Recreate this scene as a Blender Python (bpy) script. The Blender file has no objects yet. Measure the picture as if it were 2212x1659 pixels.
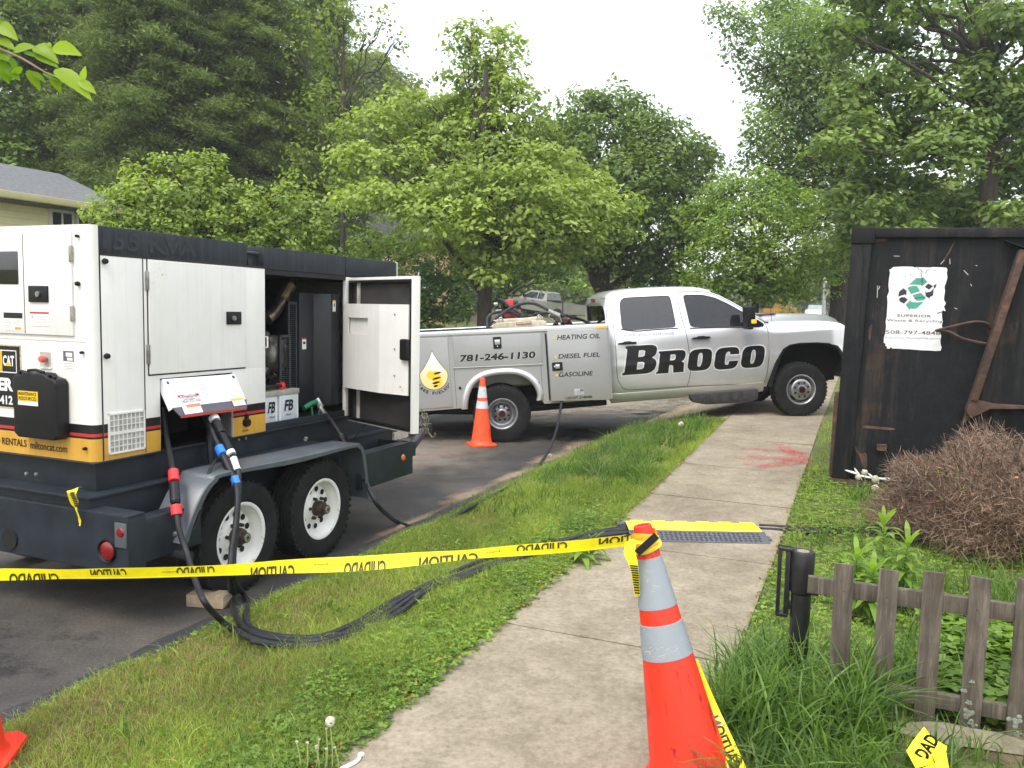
import bpy, bmesh, math, random
import numpy as np
from mathutils import Vector, Matrix, Euler

sc = bpy.context.scene
col = sc.collection
rng = random.Random(7)
R = math.radians

# ------------------------------------------------------------------ camera
PITCH, ROLL, CAMZ = R(5.0), R(1.2), 1.82
FPX, CX, CY = 1790.0, 1106.0, 829.5          # focal length in pixels of a 2212 px wide picture
cam_d = bpy.data.cameras.new("camera"); cam_d.sensor_width = 36.0
cam_d.lens = FPX / 2212.0 * 36.0; cam_d.clip_start = 0.05; cam_d.clip_end = 900
cam = bpy.data.objects.new("camera", cam_d); col.objects.link(cam); sc.camera = cam
Fw = Vector((0, math.cos(PITCH), -math.sin(PITCH)))
_r = Vector((1, 0, 0)); _u = _r.cross(Fw)
Rt = _r*math.cos(ROLL) + _u*math.sin(ROLL)
Up = -_r*math.sin(ROLL) + _u*math.cos(ROLL)
CAM = Vector((0, 0, CAMZ))
cam.matrix_world = Matrix(((Rt.x, Up.x, -Fw.x, 0), (Rt.y, Up.y, -Fw.y, 0), (Rt.z, Up.z, -Fw.z, CAMZ), (0, 0, 0, 1)))

# ------------------------------------------------------------------ world, sun, exposure (bright overcast)
world = bpy.data.worlds.new("World"); sc.world = world; world.use_nodes = True
wn = world.node_tree.nodes; wl = world.node_tree.links; wn.clear()
sky = wn.new('ShaderNodeTexSky'); sky.sky_type = 'NISHITA'; sky.sun_disc = False
SUN_EL, SUN_AZ = R(56), R(205)               # azimuth clockwise from +Y
sky.sun_elevation = SUN_EL; sky.sun_rotation = SUN_AZ; sky.dust_density = 4; sky.air_density = 1.5
bg1 = wn.new('ShaderNodeBackground'); bg1.inputs[1].default_value = 0.07
bg2 = wn.new('ShaderNodeBackground'); bg2.inputs[1].default_value = 1.0
# cloud deck: nearly even white, a little brighter overhead, faint cloud shapes
geo = wn.new('ShaderNodeTexCoord'); sep = wn.new('ShaderNodeSeparateXYZ'); wl.new(geo.outputs['Generated'], sep.inputs[0])
rp = wn.new('ShaderNodeValToRGB'); wl.new(sep.outputs[2], rp.inputs[0])
rp.color_ramp.elements[0].position = 0.0; rp.color_ramp.elements[0].color = (0.80, 0.82, 0.84, 1)
rp.color_ramp.elements[1].position = 0.9; rp.color_ramp.elements[1].color = (1.22, 1.24, 1.28, 1)
wl.new(rp.outputs[0], bg2.inputs[0])
add = wn.new('ShaderNodeAddShader'); wo = wn.new('ShaderNodeOutputWorld')
wl.new(sky.outputs[0], bg1.inputs[0]); wl.new(bg1.outputs[0], add.inputs[0]); wl.new(bg2.outputs[0], add.inputs[1]); wl.new(add.outputs[0], wo.inputs[0])
sd = bpy.data.lights.new("sun", 'SUN'); sd.energy = 1.3; sd.angle = R(18); sd.color = (1, 0.96, 0.9)
sun = bpy.data.objects.new("sun", sd); col.objects.link(sun)
_sv = Vector((math.sin(SUN_AZ)*math.cos(SUN_EL), math.cos(SUN_AZ)*math.cos(SUN_EL), math.sin(SUN_EL)))
sun.rotation_euler = _sv.to_track_quat('Z', 'Y').to_euler(); sun.location = (0, 0, 40)
vs = sc.view_settings; vs.view_transform = 'Standard'; vs.look = 'None'; vs.gamma = 1.0; vs.exposure = 0.58
sc.render.engine = 'CYCLES'
sc.cycles.max_bounces = 6; sc.cycles.transparent_max_bounces = 8

# ------------------------------------------------------------------ frames
AZ = R(23.0)                                  # direction of the street, clockwise from +Y
U = Vector((math.sin(AZ), math.cos(AZ), 0)); N = Vector((math.cos(AZ), -math.sin(AZ), 0))
def W(n, s, z=0.0): return N*n + U*s + Vector((0, 0, z))        # street frame -> world
def ray(x, y): return Fw + Rt*((x-CX)/FPX) - Up*((y-CY)/FPX)
def PD(x, y, depth): return CAM + ray(x, y)*depth                # point at a real distance
def PN(x, y, n):                                                 # point on the vertical plane n = const (street frame)
    d = ray(x, y); P = CAM + d*((n - CAM.dot(N))/d.dot(N)); return Vector((n, P.dot(U), P.z))
def PZ(x, y, z):
    d = ray(x, y); P = CAM + d*((z-CAMZ)/d.z); return P
def smooth(a, b, x):
    t = min(1, max(0, (x-a)/(b-a))); return t*t*(3-2*t)
def road_z(s, n=0):
    return max(0.0, s-16.0)*0.0165
def walk_z(s):
    if s < 6: return 0.15
    if s < 13: return 0.15 + (s-6)*0.038
    return 0.416 + (s-13)*0.0165*smooth(13, 18, s) if s < 18 else 0.416+(s-13)*0.0165
E0, E1, E2 = -3.33, -1.73, -0.50              # road edge, sidewalk left, sidewalk right
def ground_z(n, s):
    if n <= E0:
        if n < -11.4:
            t = -11.4-n
            return road_z(s) + 0.12*smooth(0, .4, t) + 0.085*max(0, t-1.0)
        return road_z(s)
    zw = walk_z(s)
    if n < E1:
        t = (n-E0)/(E1-E0)
        if s > 11.7: return road_z(s) + (zw-road_z(s))*t
        return 0.045*smooth(0, .12, t) + (zw-0.045)*smooth(-.15, 1.0, t)
    if n <= E2: return zw
    return zw + 0.03*smooth(0, .3, n-E2) + 0.035*min(n-E2, 30)
def GP(x, y, lift=0.0):                        # where the pixel ray meets the ground, as (n, s, z)
    d = ray(x, y); t = 1.0
    for i in range(60):
        P = CAM + d*t; g = ground_z(P.dot(N), P.dot(U)) + lift
        t += max(0.003, (P.z-g))/(-d.z)*0.6 if P.z > g else -0.003
    P = CAM + d*t
    return Vector((P.dot(N), P.dot(U), ground_z(P.dot(N), P.dot(U)) + lift))
def WV(v): return W(v[0], v[1], v[2])

# ------------------------------------------------------------------ objects
def tagit(o, label=None, cat=None, group=None, kind=None):
    if label: o['label'] = label
    if cat: o['category'] = cat
    if group: o['group'] = group
    if kind: o['kind'] = kind
    return o
def thing(name, label, cat, loc=(0, 0, 0), rot=(0, 0, 0), group=None):
    o = bpy.data.objects.new(name, None); col.objects.link(o); o.location = loc; o.rotation_euler = rot
    o.empty_display_size = 0.2
    return tagit(o, label, cat, group)
def mesh_np(name, verts, faces, mat, parent=None, off=(0, 0, 0), attr=None, smooth_=False):
    """verts (n,3), faces (m,k) with k = 3 or 4, as one mesh object"""
    v = np.asarray(verts, dtype=np.float32) - np.asarray(off, dtype=np.float32)
    f = np.asarray(faces, dtype=np.int32); k = f.shape[1]
    me = bpy.data.meshes.new(name); me.vertices.add(len(v)); me.loops.add(f.size); me.polygons.add(len(f))
    me.vertices.foreach_set('co', v.ravel()); me.loops.foreach_set('vertex_index', f.ravel())
    me.polygons.foreach_set('loop_start', np.arange(0, f.size, k, dtype=np.int32))
    me.polygons.foreach_set('loop_total', np.full(len(f), k, dtype=np.int32))
    if smooth_: me.polygons.foreach_set('use_smooth', np.ones(len(f), dtype=bool))
    me.update(calc_edges=True)
    if attr is not None:
        a = me.attributes.new('rnd', 'FLOAT', 'FACE'); a.data.foreach_set('value', np.asarray(attr, dtype=np.float32))
    if mat: me.materials.append(mat)
    o = bpy.data.objects.new(name, me); col.objects.link(o)
    if parent: o.parent = parent
    return o
class MB:
    """collects shapes; build() links them as ONE mesh object"""
    def __init__(s, off=(0, 0, 0)): s.v = []; s.f = []; s.off = Vector(off); s.m = []; s.cm = 0
    def add(s, vs, fs, M=None):
        b = len(s.v)
        for p in vs:
            p = Vector(p); s.v.append(M @ p if M is not None else p)
        for f in fs: s.f.append([b+i for i in f]); s.m.append(s.cm)
        return s
    def box(s, x0, x1, y0, y1, z0, z1, M=None):
        return s.add([(x0,y0,z0),(x1,y0,z0),(x1,y1,z0),(x0,y1,z0),(x0,y0,z1),(x1,y0,z1),(x1,y1,z1),(x0,y1,z1)],
                     [(0,3,2,1),(4,5,6,7),(0,1,5,4),(1,2,6,5),(2,3,7,6),(3,0,4,7)], M)
    def prism(s, poly, a0, a1, axis='x', M=None):
        """poly: list of 2D points; extruded along axis from a0 to a1"""
        def p3(p, a):
            return {'x': (a, p[0], p[1]), 'y': (p[0], a, p[1]), 'z': (p[0], p[1], a)}[axis]
        n = len(poly)
        vs = [p3(p, a0) for p in poly] + [p3(p, a1) for p in poly]
        fs = [list(range(n))[::-1], [n+i for i in range(n)]] + [(i, (i+1) % n, n+(i+1) % n, n+i) for i in range(n)]
        return s.add(vs, fs, M)
    def tube(s, pts, r, seg=8, caps=True, M=None):
        pts = [Vector(p) for p in pts]; n = len(pts); vs = []; fs = []
        rs = r if isinstance(r, (list, tuple)) else [r]*n
        ref = None
        for i, p in enumerate(pts):
            t = (pts[min(i+1, n-1)] - pts[max(i-1, 0)])
            if t.length < 1e-9: t = Vector((0, 0, 1))
            t.normalize()
            if ref is None:
                ref = Vector((0, 0, 1)) if abs(t.z) < .9 else Vector((1, 0, 0))
            a = t.cross(ref)
            if a.length < 1e-6: a = t.orthogonal()
            a.normalize(); b = t.cross(a); ref = -b if False else ref
            ref = a.cross(t)
            for k in range(seg):
                an = 2*math.pi*k/seg
                vs.append(p + (a*math.cos(an) + b*math.sin(an))*rs[i])
        for i in range(n-1):
            for k in range(seg):
                fs.append((i*seg+k, i*seg+(k+1) % seg, (i+1)*seg+(k+1) % seg, (i+1)*seg+k))
        if caps: fs.append(list(range(seg))[::-1]); fs.append([(n-1)*seg+k for k in range(seg)])
        return s.add(vs, fs, M)
    def lathe(s, prof, seg=32, M=None, closed=False):
        """prof: list of (radius, height) about local Z"""
        vs = []; fs = []; n = len(prof)
        for k in range(seg):
            a = 2*math.pi*k/seg; c, d = math.cos(a), math.sin(a)
            for (r, h) in prof: vs.append((r*c, r*d, h))
        for k in range(seg):
            k2 = (k+1) % seg
            for i in range(n-1): fs.append((k*n+i, k2*n+i, k2*n+i+1, k*n+i+1))
            if closed: fs.append((k*n+n-1, k2*n+n-1, k2*n, k*n))
        return s.add(vs, fs, M)
    def disc(s, c, r, axis='y', seg=16, th=0.004, M=None):
        T = {'y': Matrix.Rotation(R(90), 4, 'X'), 'x': Matrix.Rotation(R(90), 4, 'Y'), 'z': Matrix.Identity(4)}[axis]
        T = Matrix.Translation(c) @ T
        if M is not None: T = M @ T
        return s.lathe([(0.0001, -th/2), (r, -th/2), (r, th/2), (0.0001, th/2)], seg, T)
    def quad(s, a, b, c, d, M=None): return s.add([a, b, c, d], [(0, 1, 2, 3)], M)
    def build(s, name, mat, parent=None, bevel=0, smooth=None, seg=2, angle=35):
        me = bpy.data.meshes.new(name)
        me.from_pydata([tuple(v - s.off) for v in s.v], [], s.f)
        mats = mat if isinstance(mat, (list, tuple)) else [mat]
        for m in mats: me.materials.append(m)
        if len(mats) > 1: me.polygons.foreach_set('material_index', s.m)
        bm = bmesh.new(); bm.from_mesh(me)
        bmesh.ops.remove_doubles(bm, verts=bm.verts, dist=1e-5)
        bmesh.ops.recalc_face_normals(bm, faces=bm.faces)
        if bevel:
            es = [e for e in bm.edges if len(e.link_faces) == 2 and e.calc_face_angle(0) > R(30)]
            try: bmesh.ops.bevel(bm, geom=es, offset=bevel, segments=seg, affect='EDGES', profile=.6, clamp_overlap=True)
            except Exception: pass
        if smooth or bevel:
            for f in bm.faces: f.smooth = True
            for e in bm.edges:
                if len(e.link_faces) != 2 or e.calc_face_angle(0) > R(angle): e.smooth = False
        bm.to_mesh(me); bm.free()
        o = bpy.data.objects.new(name, me); col.objects.link(o)
        if parent: o.parent = parent
        return o
def copy_tree(o, parent=None):
    c = o.copy(); col.objects.link(c)
    if parent: c.parent = parent
    for ch in [x for x in bpy.data.objects if x.parent == o]:
        copy_tree(ch, c)
    return c
def catmull(pts, n=10):
    P = [Vector(p) for p in pts]; out = []
    for i in range(len(P)-1):
        p0 = P[max(i-1, 0)]; p1 = P[i]; p2 = P[i+1]; p3 = P[min(i+2, len(P)-1)]
        for k in range(n):
            t = k/n
            out.append(0.5*((2*p1)+(p2-p0)*t+(2*p0-5*p1+4*p2-p3)*t*t+(3*p1-p0-3*p2+p3)*t**3))
    out.append(P[-1]); return out

# ------------------------------------------------------------------ materials
def newmat(name):
    m = bpy.data.materials.new(name); m.use_nodes = True
    nt = m.node_tree; b = nt.nodes['Principled BSDF']; return m, nt, b
def ramp(nt, fac, stops):
    r = nt.nodes.new('ShaderNodeValToRGB'); nt.links.new(fac, r.inputs[0])
    e = r.color_ramp.elements
    e[0].position = stops[0][0]; e[0].color = tuple(stops[0][1])+(1,)
    e[1].position = stops[-1][0]; e[1].color = tuple(stops[-1][1])+(1,)
    for p, c in stops[1:-1]:
        x = e.new(p); x.color = tuple(c)+(1,)
    return r.outputs[0]
def coords(nt, scale=(1, 1, 1), rot=(0, 0, 0), kind='Object'):
    t = nt.nodes.new('ShaderNodeTexCoord'); mp = nt.nodes.new('ShaderNodeMapping')
    mp.inputs['Scale'].default_value = scale; mp.inputs['Rotation'].default_value = rot
    nt.links.new(t.outputs[kind], mp.inputs[0]); return mp.outputs[0]
def noise(nt, vec, scale, detail=4, rough=.6, out='Fac', dist=0.0):
    n = nt.nodes.new('ShaderNodeTexNoise'); n.inputs['Scale'].default_value = scale; n.inputs['Detail'].default_value = detail
    n.inputs['Roughness'].default_value = rough; n.inputs['Distortion'].default_value = dist
    nt.links.new(vec, n.inputs['Vector']); return n.outputs[out]
def mixc(nt, fac, a, b, mode='MIX'):
    m = nt.nodes.new('ShaderNodeMix'); m.data_type = 'RGBA'; m.blend_type = mode
    for sock, v in ((m.inputs[0], fac), (m.inputs[6], a), (m.inputs[7], b)):
        if hasattr(v, 'is_output'): nt.links.new(v, sock)
        elif isinstance(v, (int, float)): sock.default_value = v
        else: sock.default_value = tuple(v)+(1,)
    return m.outputs[2]
def bumpn(nt, b, h, strength=.3, dist=.01):
    n = nt.nodes.new('ShaderNodeBump'); n.inputs['Strength'].default_value = strength; n.inputs['Distance'].default_value = dist
    nt.links.new(h, n.inputs['Height']); nt.links.new(n.outputs[0], b.inputs['Normal'])
def M_plain(name, c, rough=.5, metal=0, var=.12, scale=6, bump=0, coat=0, streak=0, spec=.5):
    m, nt, b = newmat(name)
    v = coords(nt, (1, 1, 1)); f = noise(nt, v, scale, 5)
    lo = tuple(x*(1-var) for x in c); hi = tuple(min(1, x*(1+var)) for x in c)
    out = ramp(nt, f, [(.35, lo), (.65, hi)])
    if streak:
        v2 = coords(nt, (28, 28, 1.1)); f2 = noise(nt, v2, 1.0, 5, .65)
        g = ramp(nt, f2, [(.42, (1, 1, 1)), (.72, (1-streak, 1-streak, 1-streak*.95))])
        out = mixc(nt, 1.0, out, g, 'MULTIPLY')
    nt.links.new(out, b.inputs['Base Color'])
    b.inputs['Roughness'].default_value = rough; b.inputs['Metallic'].default_value = metal
    b.inputs['Coat Weight'].default_value = coat; b.inputs['Coat Roughness'].default_value = .06
    b.inputs['Specular IOR Level'].default_value = spec
    if bump: bumpn(nt, b, noise(nt, v, scale*12, 3), bump, .003)
    return m
def M_white():
    m, nt, b = newmat('painted_white_steel')
    v = coords(nt); f = noise(nt, v, 2.2, 6, .7)
    c = ramp(nt, f, [(.3, (.70, .685, .65)), (.7, (.79, .78, .755))])
    v2 = coords(nt, (30, 30, .8)); f2 = noise(nt, v2, 1, 5, .7)
    g = ramp(nt, f2, [(.5, (1, 1, 1)), (.8, (.90, .885, .85))])
    c = mixc(nt, 1.0, c, g, 'MULTIPLY')
    f3 = noise(nt, v, 42, 3, .8); f4 = noise(nt, v, 3.2, 3, .6)
    mm = nt.nodes.new('ShaderNodeMath'); mm.operation = 'MULTIPLY'; nt.links.new(f3, mm.inputs[0]); nt.links.new(f4, mm.inputs[1])
    sp = ramp(nt, mm.outputs[0], [(.44, (0, 0, 0)), (.50, (1, 1, 1))])
    c = mixc(nt, sp, c, (.42, .27, .15))
    nt.links.new(c, b.inputs['Base Color']); b.inputs['Roughness'].default_value = .42
    bumpn(nt, b, noise(nt, v, 1.4, 2), .12, .02)
    return m
def M_rustblack():
    m, nt, b = newmat('rusty_black_paint')
    v = coords(nt, (1, 1, 1)); vs_ = coords(nt, (7, 7, .6))
    f = noise(nt, v, 1.7, 8, .72); f2 = noise(nt, vs_, 1.0, 6, .7); f3 = noise(nt, v, 11, 5, .7)
    base = ramp(nt, f3, [(.3, (.003, .0035, .0045)), (.7, (.009, .010, .012))])
    st = ramp(nt, f2, [(.50, (0, 0, 0)), (.74, (.6, .6, .6))])
    c = mixc(nt, st, base, (.045, .040, .034))
    mm = nt.nodes.new('ShaderNodeMath'); mm.operation = 'MULTIPLY'; nt.links.new(f, mm.inputs[0]); nt.links.new(f2, mm.inputs[1])
    rm = ramp(nt, mm.outputs[0], [(.290, (0, 0, 0)), (.39, (.9, .9, .9))])
    c = mixc(nt, rm, c, ramp(nt, f3, [(.3, (.024, .016, .012)), (.7, (.070, .042, .028))]))
    nt.links.new(c, b.inputs['Base Color']); b.inputs['Roughness'].default_value = .6; b.inputs['Specular IOR Level'].default_value = .22
    bumpn(nt, b, f3, .35, .006)
    return m
def M_rust():
    m, nt, b = newmat('brown_rusted_steel'); v = coords(nt)
    f = noise(nt, v, 9, 7, .75)
    c = ramp(nt, f, [(.3, (.02, .016, .014)), (.5, (.07, .038, .025)), (.72, (.17, .085, .05))])
    nt.links.new(c, b.inputs['Base Color']); b.inputs['Roughness'].default_value = .85; bumpn(nt, b, f, .5, .006); return m
def M_asphalt():
    m, nt, b = newmat('asphalt')
    v = coords(nt); f = noise(nt, v, .55, 5, .6); f2 = noise(nt, v, 60, 4, .8); f3 = noise(nt, v, 3.2, 5, .65)
    c = ramp(nt, f, [(.36, (.020, .020, .020)), (.50, (.042, .039, .037)), (.66, (.088, .077, .065))])
    c = mixc(nt, .75, c, ramp(nt, f3, [(.3, (.62, .62, .62)), (.7, (1.25, 1.22, 1.18))]), 'MULTIPLY')
    c = mixc(nt, .8, c, ramp(nt, f2, [(.33, (.55, .55, .55)), (.5, (1, 1, 1)), (.72, (1.9, 1.85, 1.75))]), 'MULTIPLY')
    vo = nt.nodes.new('ShaderNodeTexVoronoi'); vo.inputs['Scale'].default_value = 26; nt.links.new(v, vo.inputs['Vector'])
    dots = ramp(nt, vo.outputs['Distance'], [(.05, (1, 1, 1)), (.085, (0, 0, 0))])
    vo2 = noise(nt, v, 7, 2); gate = ramp(nt, vo2, [(.52, (0, 0, 0)), (.6, (1, 1, 1))])
    dots = mixc(nt, 1.0, dots, gate, 'MULTIPLY')
    c = mixc(nt, dots, c, (.22, .20, .17))
    nt.links.new(c, b.inputs['Base Color']); b.inputs['Roughness'].default_value = .88
    bumpn(nt, b, f2, .5, .006); return m
def M_concrete(name='weathered_concrete', tint=(1, 1, 1)):
    m, nt, b = newmat(name)
    v = coords(nt); f = noise(nt, v, 1.1, 6, .65); f2 = noise(nt, v, 34, 5, .75); f3 = noise(nt, v, 6, 5, .6)
    T = lambda c: tuple(a*t for a, t in zip(c, tint))
    c = ramp(nt, f, [(.3, T((.190, .158, .110))), (.5, T((.262, .222, .158))), (.7, T((.325, .279, .204)))])
    c = mixc(nt, .8, c, ramp(nt, f3, [(.3, (.74, .73, .71)), (.65, (1.08, 1.08, 1.08))]), 'MULTIPLY')
    c = mixc(nt, .85, c, ramp(nt, f2, [(.3, (.62, .61, .59)), (.5, (.98, .98, .98)), (.75, (1.4, 1.4, 1.42))]), 'MULTIPLY')
    vo = nt.nodes.new('ShaderNodeTexVoronoi'); vo.inputs['Scale'].default_value = 13; nt.links.new(v, vo.inputs['Vector'])
    d = ramp(nt, vo.outputs['Distance'], [(.03, (.25, .22, .2)), (.06, (1, 1, 1))]); c = mixc(nt, .7, c, d, 'MULTIPLY')
    nt.links.new(c, b.inputs['Base Color']); b.inputs['Roughness'].default_value = .9
    bumpn(nt, b, f2, .35, .004); return m
def M_soil():
    m, nt, b = newmat('turf_soil')
    v = coords(nt); f = noise(nt, v, 2.4, 6, .7); f2 = noise(nt, v, 45, 4, .8)
    c = ramp(nt, f, [(.32, (.075, .10, .025)), (.52, (.12, .145, .04)), (.68, (.20, .155, .08))])
    c = mixc(nt, .8, c, ramp(nt, f2, [(.3, (.45, .45, .45)), (.7, (1.5, 1.5, 1.5))]), 'MULTIPLY')
    nt.links.new(c, b.inputs['Base Color']); b.inputs['Roughness'].default_value = 1; bumpn(nt, b, f2, .8, .02); return m
LK = (2.35, 1.90, 2.2)
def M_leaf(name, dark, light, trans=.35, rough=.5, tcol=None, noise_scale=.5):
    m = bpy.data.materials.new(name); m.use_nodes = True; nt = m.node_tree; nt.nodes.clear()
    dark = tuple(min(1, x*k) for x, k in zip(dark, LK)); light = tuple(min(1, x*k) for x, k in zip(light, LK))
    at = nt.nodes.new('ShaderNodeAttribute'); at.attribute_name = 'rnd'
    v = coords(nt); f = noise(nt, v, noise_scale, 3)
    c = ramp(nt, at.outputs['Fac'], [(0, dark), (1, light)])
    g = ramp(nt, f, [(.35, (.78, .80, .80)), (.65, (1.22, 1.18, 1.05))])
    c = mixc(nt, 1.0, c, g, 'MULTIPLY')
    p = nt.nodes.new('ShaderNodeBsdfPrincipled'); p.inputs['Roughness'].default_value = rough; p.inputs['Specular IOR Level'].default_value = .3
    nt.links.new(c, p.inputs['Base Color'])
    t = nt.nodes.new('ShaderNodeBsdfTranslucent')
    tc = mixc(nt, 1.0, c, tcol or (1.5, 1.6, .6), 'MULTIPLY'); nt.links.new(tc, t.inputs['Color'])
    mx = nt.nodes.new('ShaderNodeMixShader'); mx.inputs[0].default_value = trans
    o = nt.nodes.new('ShaderNodeOutputMaterial')
    nt.links.new(p.outputs[0], mx.inputs[1]); nt.links.new(t.outputs[0], mx.inputs[2]); nt.links.new(mx.outputs[0], o.inputs[0])
    return m
def M_bark(name, lo, hi):
    m, nt, b = newmat(name); v = coords(nt, (9, 9, 1.6)); f = noise(nt, v, 2.4, 6, .7)
    nt.links.new(ramp(nt, f, [(.3, lo), (.7, hi)]), b.inputs['Base Color']); b.inputs['Roughness'].default_value = .95
    bumpn(nt, b, f, .8, .03); return m
def M_wood():
    m, nt, b = newmat('weathered_wood'); v = coords(nt, (30, 30, 2.2)); f = noise(nt, v, 1.0, 7, .75, dist=.6)
    v2 = coords(nt); f2 = noise(nt, v2, 7, 4, .6)
    c = ramp(nt, f, [(.28, (.036, .029, .022)), (.5, (.100, .083, .064)), (.72, (.205, .180, .146))])
    c = mixc(nt, .7, c, ramp(nt, f2, [(.3, (.6, .55, .5)), (.6, (1.1, 1.1, 1.1))]), 'MULTIPLY')
    nt.links.new(c, b.inputs['Base Color']); b.inputs['Roughness'].default_value = .93; bumpn(nt, b, f, .7, .006); return m
def M_glass(name, tint, alpha, rough=.02, ior=1.95):
    m = bpy.data.materials.new(name); m.use_nodes = True; nt = m.node_tree; nt.nodes.clear()
    g = nt.nodes.new('ShaderNodeBsdfGlossy'); g.inputs['Roughness'].default_value = rough
    t = nt.nodes.new('ShaderNodeBsdfTransparent'); t.inputs[0].default_value = tuple(tint)+(1,)
    d = nt.nodes.new('ShaderNodeBsdfDiffuse'); d.inputs[0].default_value = (.012, .014, .016, 1)
    m1 = nt.nodes.new('ShaderNodeMixShader'); m1.inputs[0].default_value = 1-alpha
    nt.links.new(d.outputs[0], m1.inputs[1]); nt.links.new(t.outputs[0], m1.inputs[2])
    fr = nt.nodes.new('ShaderNodeFresnel'); fr.inputs[0].default_value = ior
    m2 = nt.nodes.new('ShaderNodeMixShader'); nt.links.new(fr.outputs[0], m2.inputs[0])
    o = nt.nodes.new('ShaderNodeOutputMaterial')
    nt.links.new(m1.outputs[0], m2.inputs[1]); nt.links.new(g.outputs[0], m2.inputs[2]); nt.links.new(m2.outputs[0], o.inputs[0])
    return m
def M_emit(name, c, e):
    m, nt, b = newmat(name); b.inputs['Base Color'].default_value = tuple(c)+(1,)
    b.inputs['Emission Color'].default_value = tuple(c)+(1,); b.inputs['Emission Strength'].default_value = e
    v = coords(nt, (1, 1, 1)); nt.links.new(ramp(nt, noise(nt, v, 30, 2), [(.3, tuple(x*.8 for x in c)), (.7, c)]), b.inputs['Base Color'])
    return m
def M_patch(name, c, c2=None, rough=.9):
    # ground stain that fades out towards its ragged edge (point attribute 'edge')
    m, nt, b = newmat(name); v = coords(nt); at = nt.nodes.new('ShaderNodeAttribute'); at.attribute_name = 'edge'
    f = noise(nt, v, 2.6, 6, .7); f2 = noise(nt, v, 40, 4, .8)
    nt.links.new(mixc(nt, .8, ramp(nt, f, [(.3, tuple(x*.75 for x in c)), (.7, c2 or tuple(x*1.2 for x in c))]), ramp(nt, f2, [(.3, (.6, .6, .6)), (.7, (1.5, 1.5, 1.45))]), 'MULTIPLY'), b.inputs['Base Color'])
    a = nt.nodes.new('ShaderNodeMath'); a.operation = 'MULTIPLY_ADD'; nt.links.new(f, a.inputs[0]); a.inputs[1].default_value = 1.3; nt.links.new(at.outputs['Fac'], a.inputs[2])
    a2 = nt.nodes.new('ShaderNodeMath'); a2.operation = 'MULTIPLY_ADD'; nt.links.new(f2, a2.inputs[0]); a2.inputs[1].default_value = .5; nt.links.new(a.outputs[0], a2.inputs[2])
    nt.links.new(ramp(nt, a2.outputs[0], [(.52, (1, 1, 1)), (1.0, (0, 0, 0))]) if False else ramp(nt, _half(nt, a2.outputs[0]), [(.55, (.95, .95, .95)), (.78, (0, 0, 0))]), b.inputs['Alpha'])
    b.inputs['Roughness'].default_value = rough; return m
def _half(nt, s):
    m = nt.nodes.new('ShaderNodeMath'); m.operation = 'MULTIPLY'; nt.links.new(s, m.inputs[0]); m.inputs[1].default_value = .5; return m.outputs[0]
white = M_white()
dgrey = M_plain('dark_slate_paint', (.020, .025, .032), .42, 0, .25, 5, streak=.0, spec=.28)
dgrey_st = M_plain('dark_slate_paint_streaked', (.022, .026, .033), .5, 0, .15, 5, spec=.25)
def _st(m):   # pale water streaks on the dark roof band
    nt = m.node_tree; b = nt.nodes['Principled BSDF']; src = b.inputs['Base Color'].links[0].from_socket
    v = coords(nt, (22, 22, .7)); f = noise(nt, v, 1.2, 5, .75)
    k = ramp(nt, f, [(.48, (0, 0, 0)), (.75, (.55, .55, .55))])
    nt.links.new(mixc(nt, k, src, (.075, .085, .09)), b.inputs['Base Color'])
_st(dgrey_st)
fgrey = M_plain('blue_grey_fender_paint', (.080, .092, .106), .34, 0, .15, 4, spec=.5); _st(fgrey)
blackm = M_plain('black_plastic', (.009, .009, .010), .45, 0, .2, 8, spec=.3)
blackmatte = M_plain('matt_black', (.006, .006, .006), .9, 0, .2, 8)
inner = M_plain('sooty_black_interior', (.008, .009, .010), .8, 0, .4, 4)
rubber = M_plain('tyre_rubber', (.014, .014, .014), .82, 0, .3, 10, bump=.3, spec=.2)
yellowp = M_plain('machine_yellow_decal', (.62, .34, .045), .45, 0, .08, 3, streak=.12)
redp = M_plain('red_stripe', (.45, .03, .03), .45)
steel = M_plain('bare_steel', (.35, .34, .32), .4, .8, .3, 20)
silverrim = M_plain('silver_wheel_paint', (.30, .305, .31), .32, .7, .12, 12)
whiterim = M_plain('white_wheel_paint', (.72, .71, .68), .45, 0, .1, 7)
def _rustspots(m, th=.58):
    nt = m.node_tree; b = nt.nodes['Principled BSDF']; src = b.inputs['Base Color'].links[0].from_socket
    v = coords(nt); f = noise(nt, v, 13, 6, .75)
    k = ramp(nt, f, [(th, (0, 0, 0)), (th+.08, (.9, .9, .9))]); nt.links.new(mixc(nt, k, src, (.30, .15, .06)), b.inputs['Base Color'])
_rustspots(whiterim, .60)
rustm = M_rust(); rblack = M_rustblack()
asphalt = M_asphalt(); concrete = M_concrete(); soil = M_soil(); wood = M_wood()
texw = M_plain('white_lettering', (.80, .80, .78), .5, 0, .04)
texk = M_plain('black_lettering', (.008, .008, .009), .35, 0, .1)
texr = M_plain('red_lettering', (.55, .05, .06), .5)
paper = M_plain('label_white', (.78, .77, .74), .5, 0, .05, 20)
orange = M_plain('cone_orange', (.90, .075, .018), .42, 0, .06, 9)
coneg = M_plain('cone_reflective_collar', (.40, .43, .46), .5, 0, .10, 14)
tapey = M_plain('caution_tape_yellow', (.82, .70, .012), .26, 0, .10, 12, bump=.5)
amberm = M_emit('amber_lamp', (1.0, .33, .02), 1.6)
redlens = M_plain('red_lens', (.20, .007, .009), .25, 0, .25, 90, coat=.5)
amberlens = M_plain('amber_lens', (.65, .16, .02), .2, 0, .1, coat=.5)
cablem = M_plain('black_cable_rubber', (.018, .019, .022), .48, 0, .25, 20, spec=.3)
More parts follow.
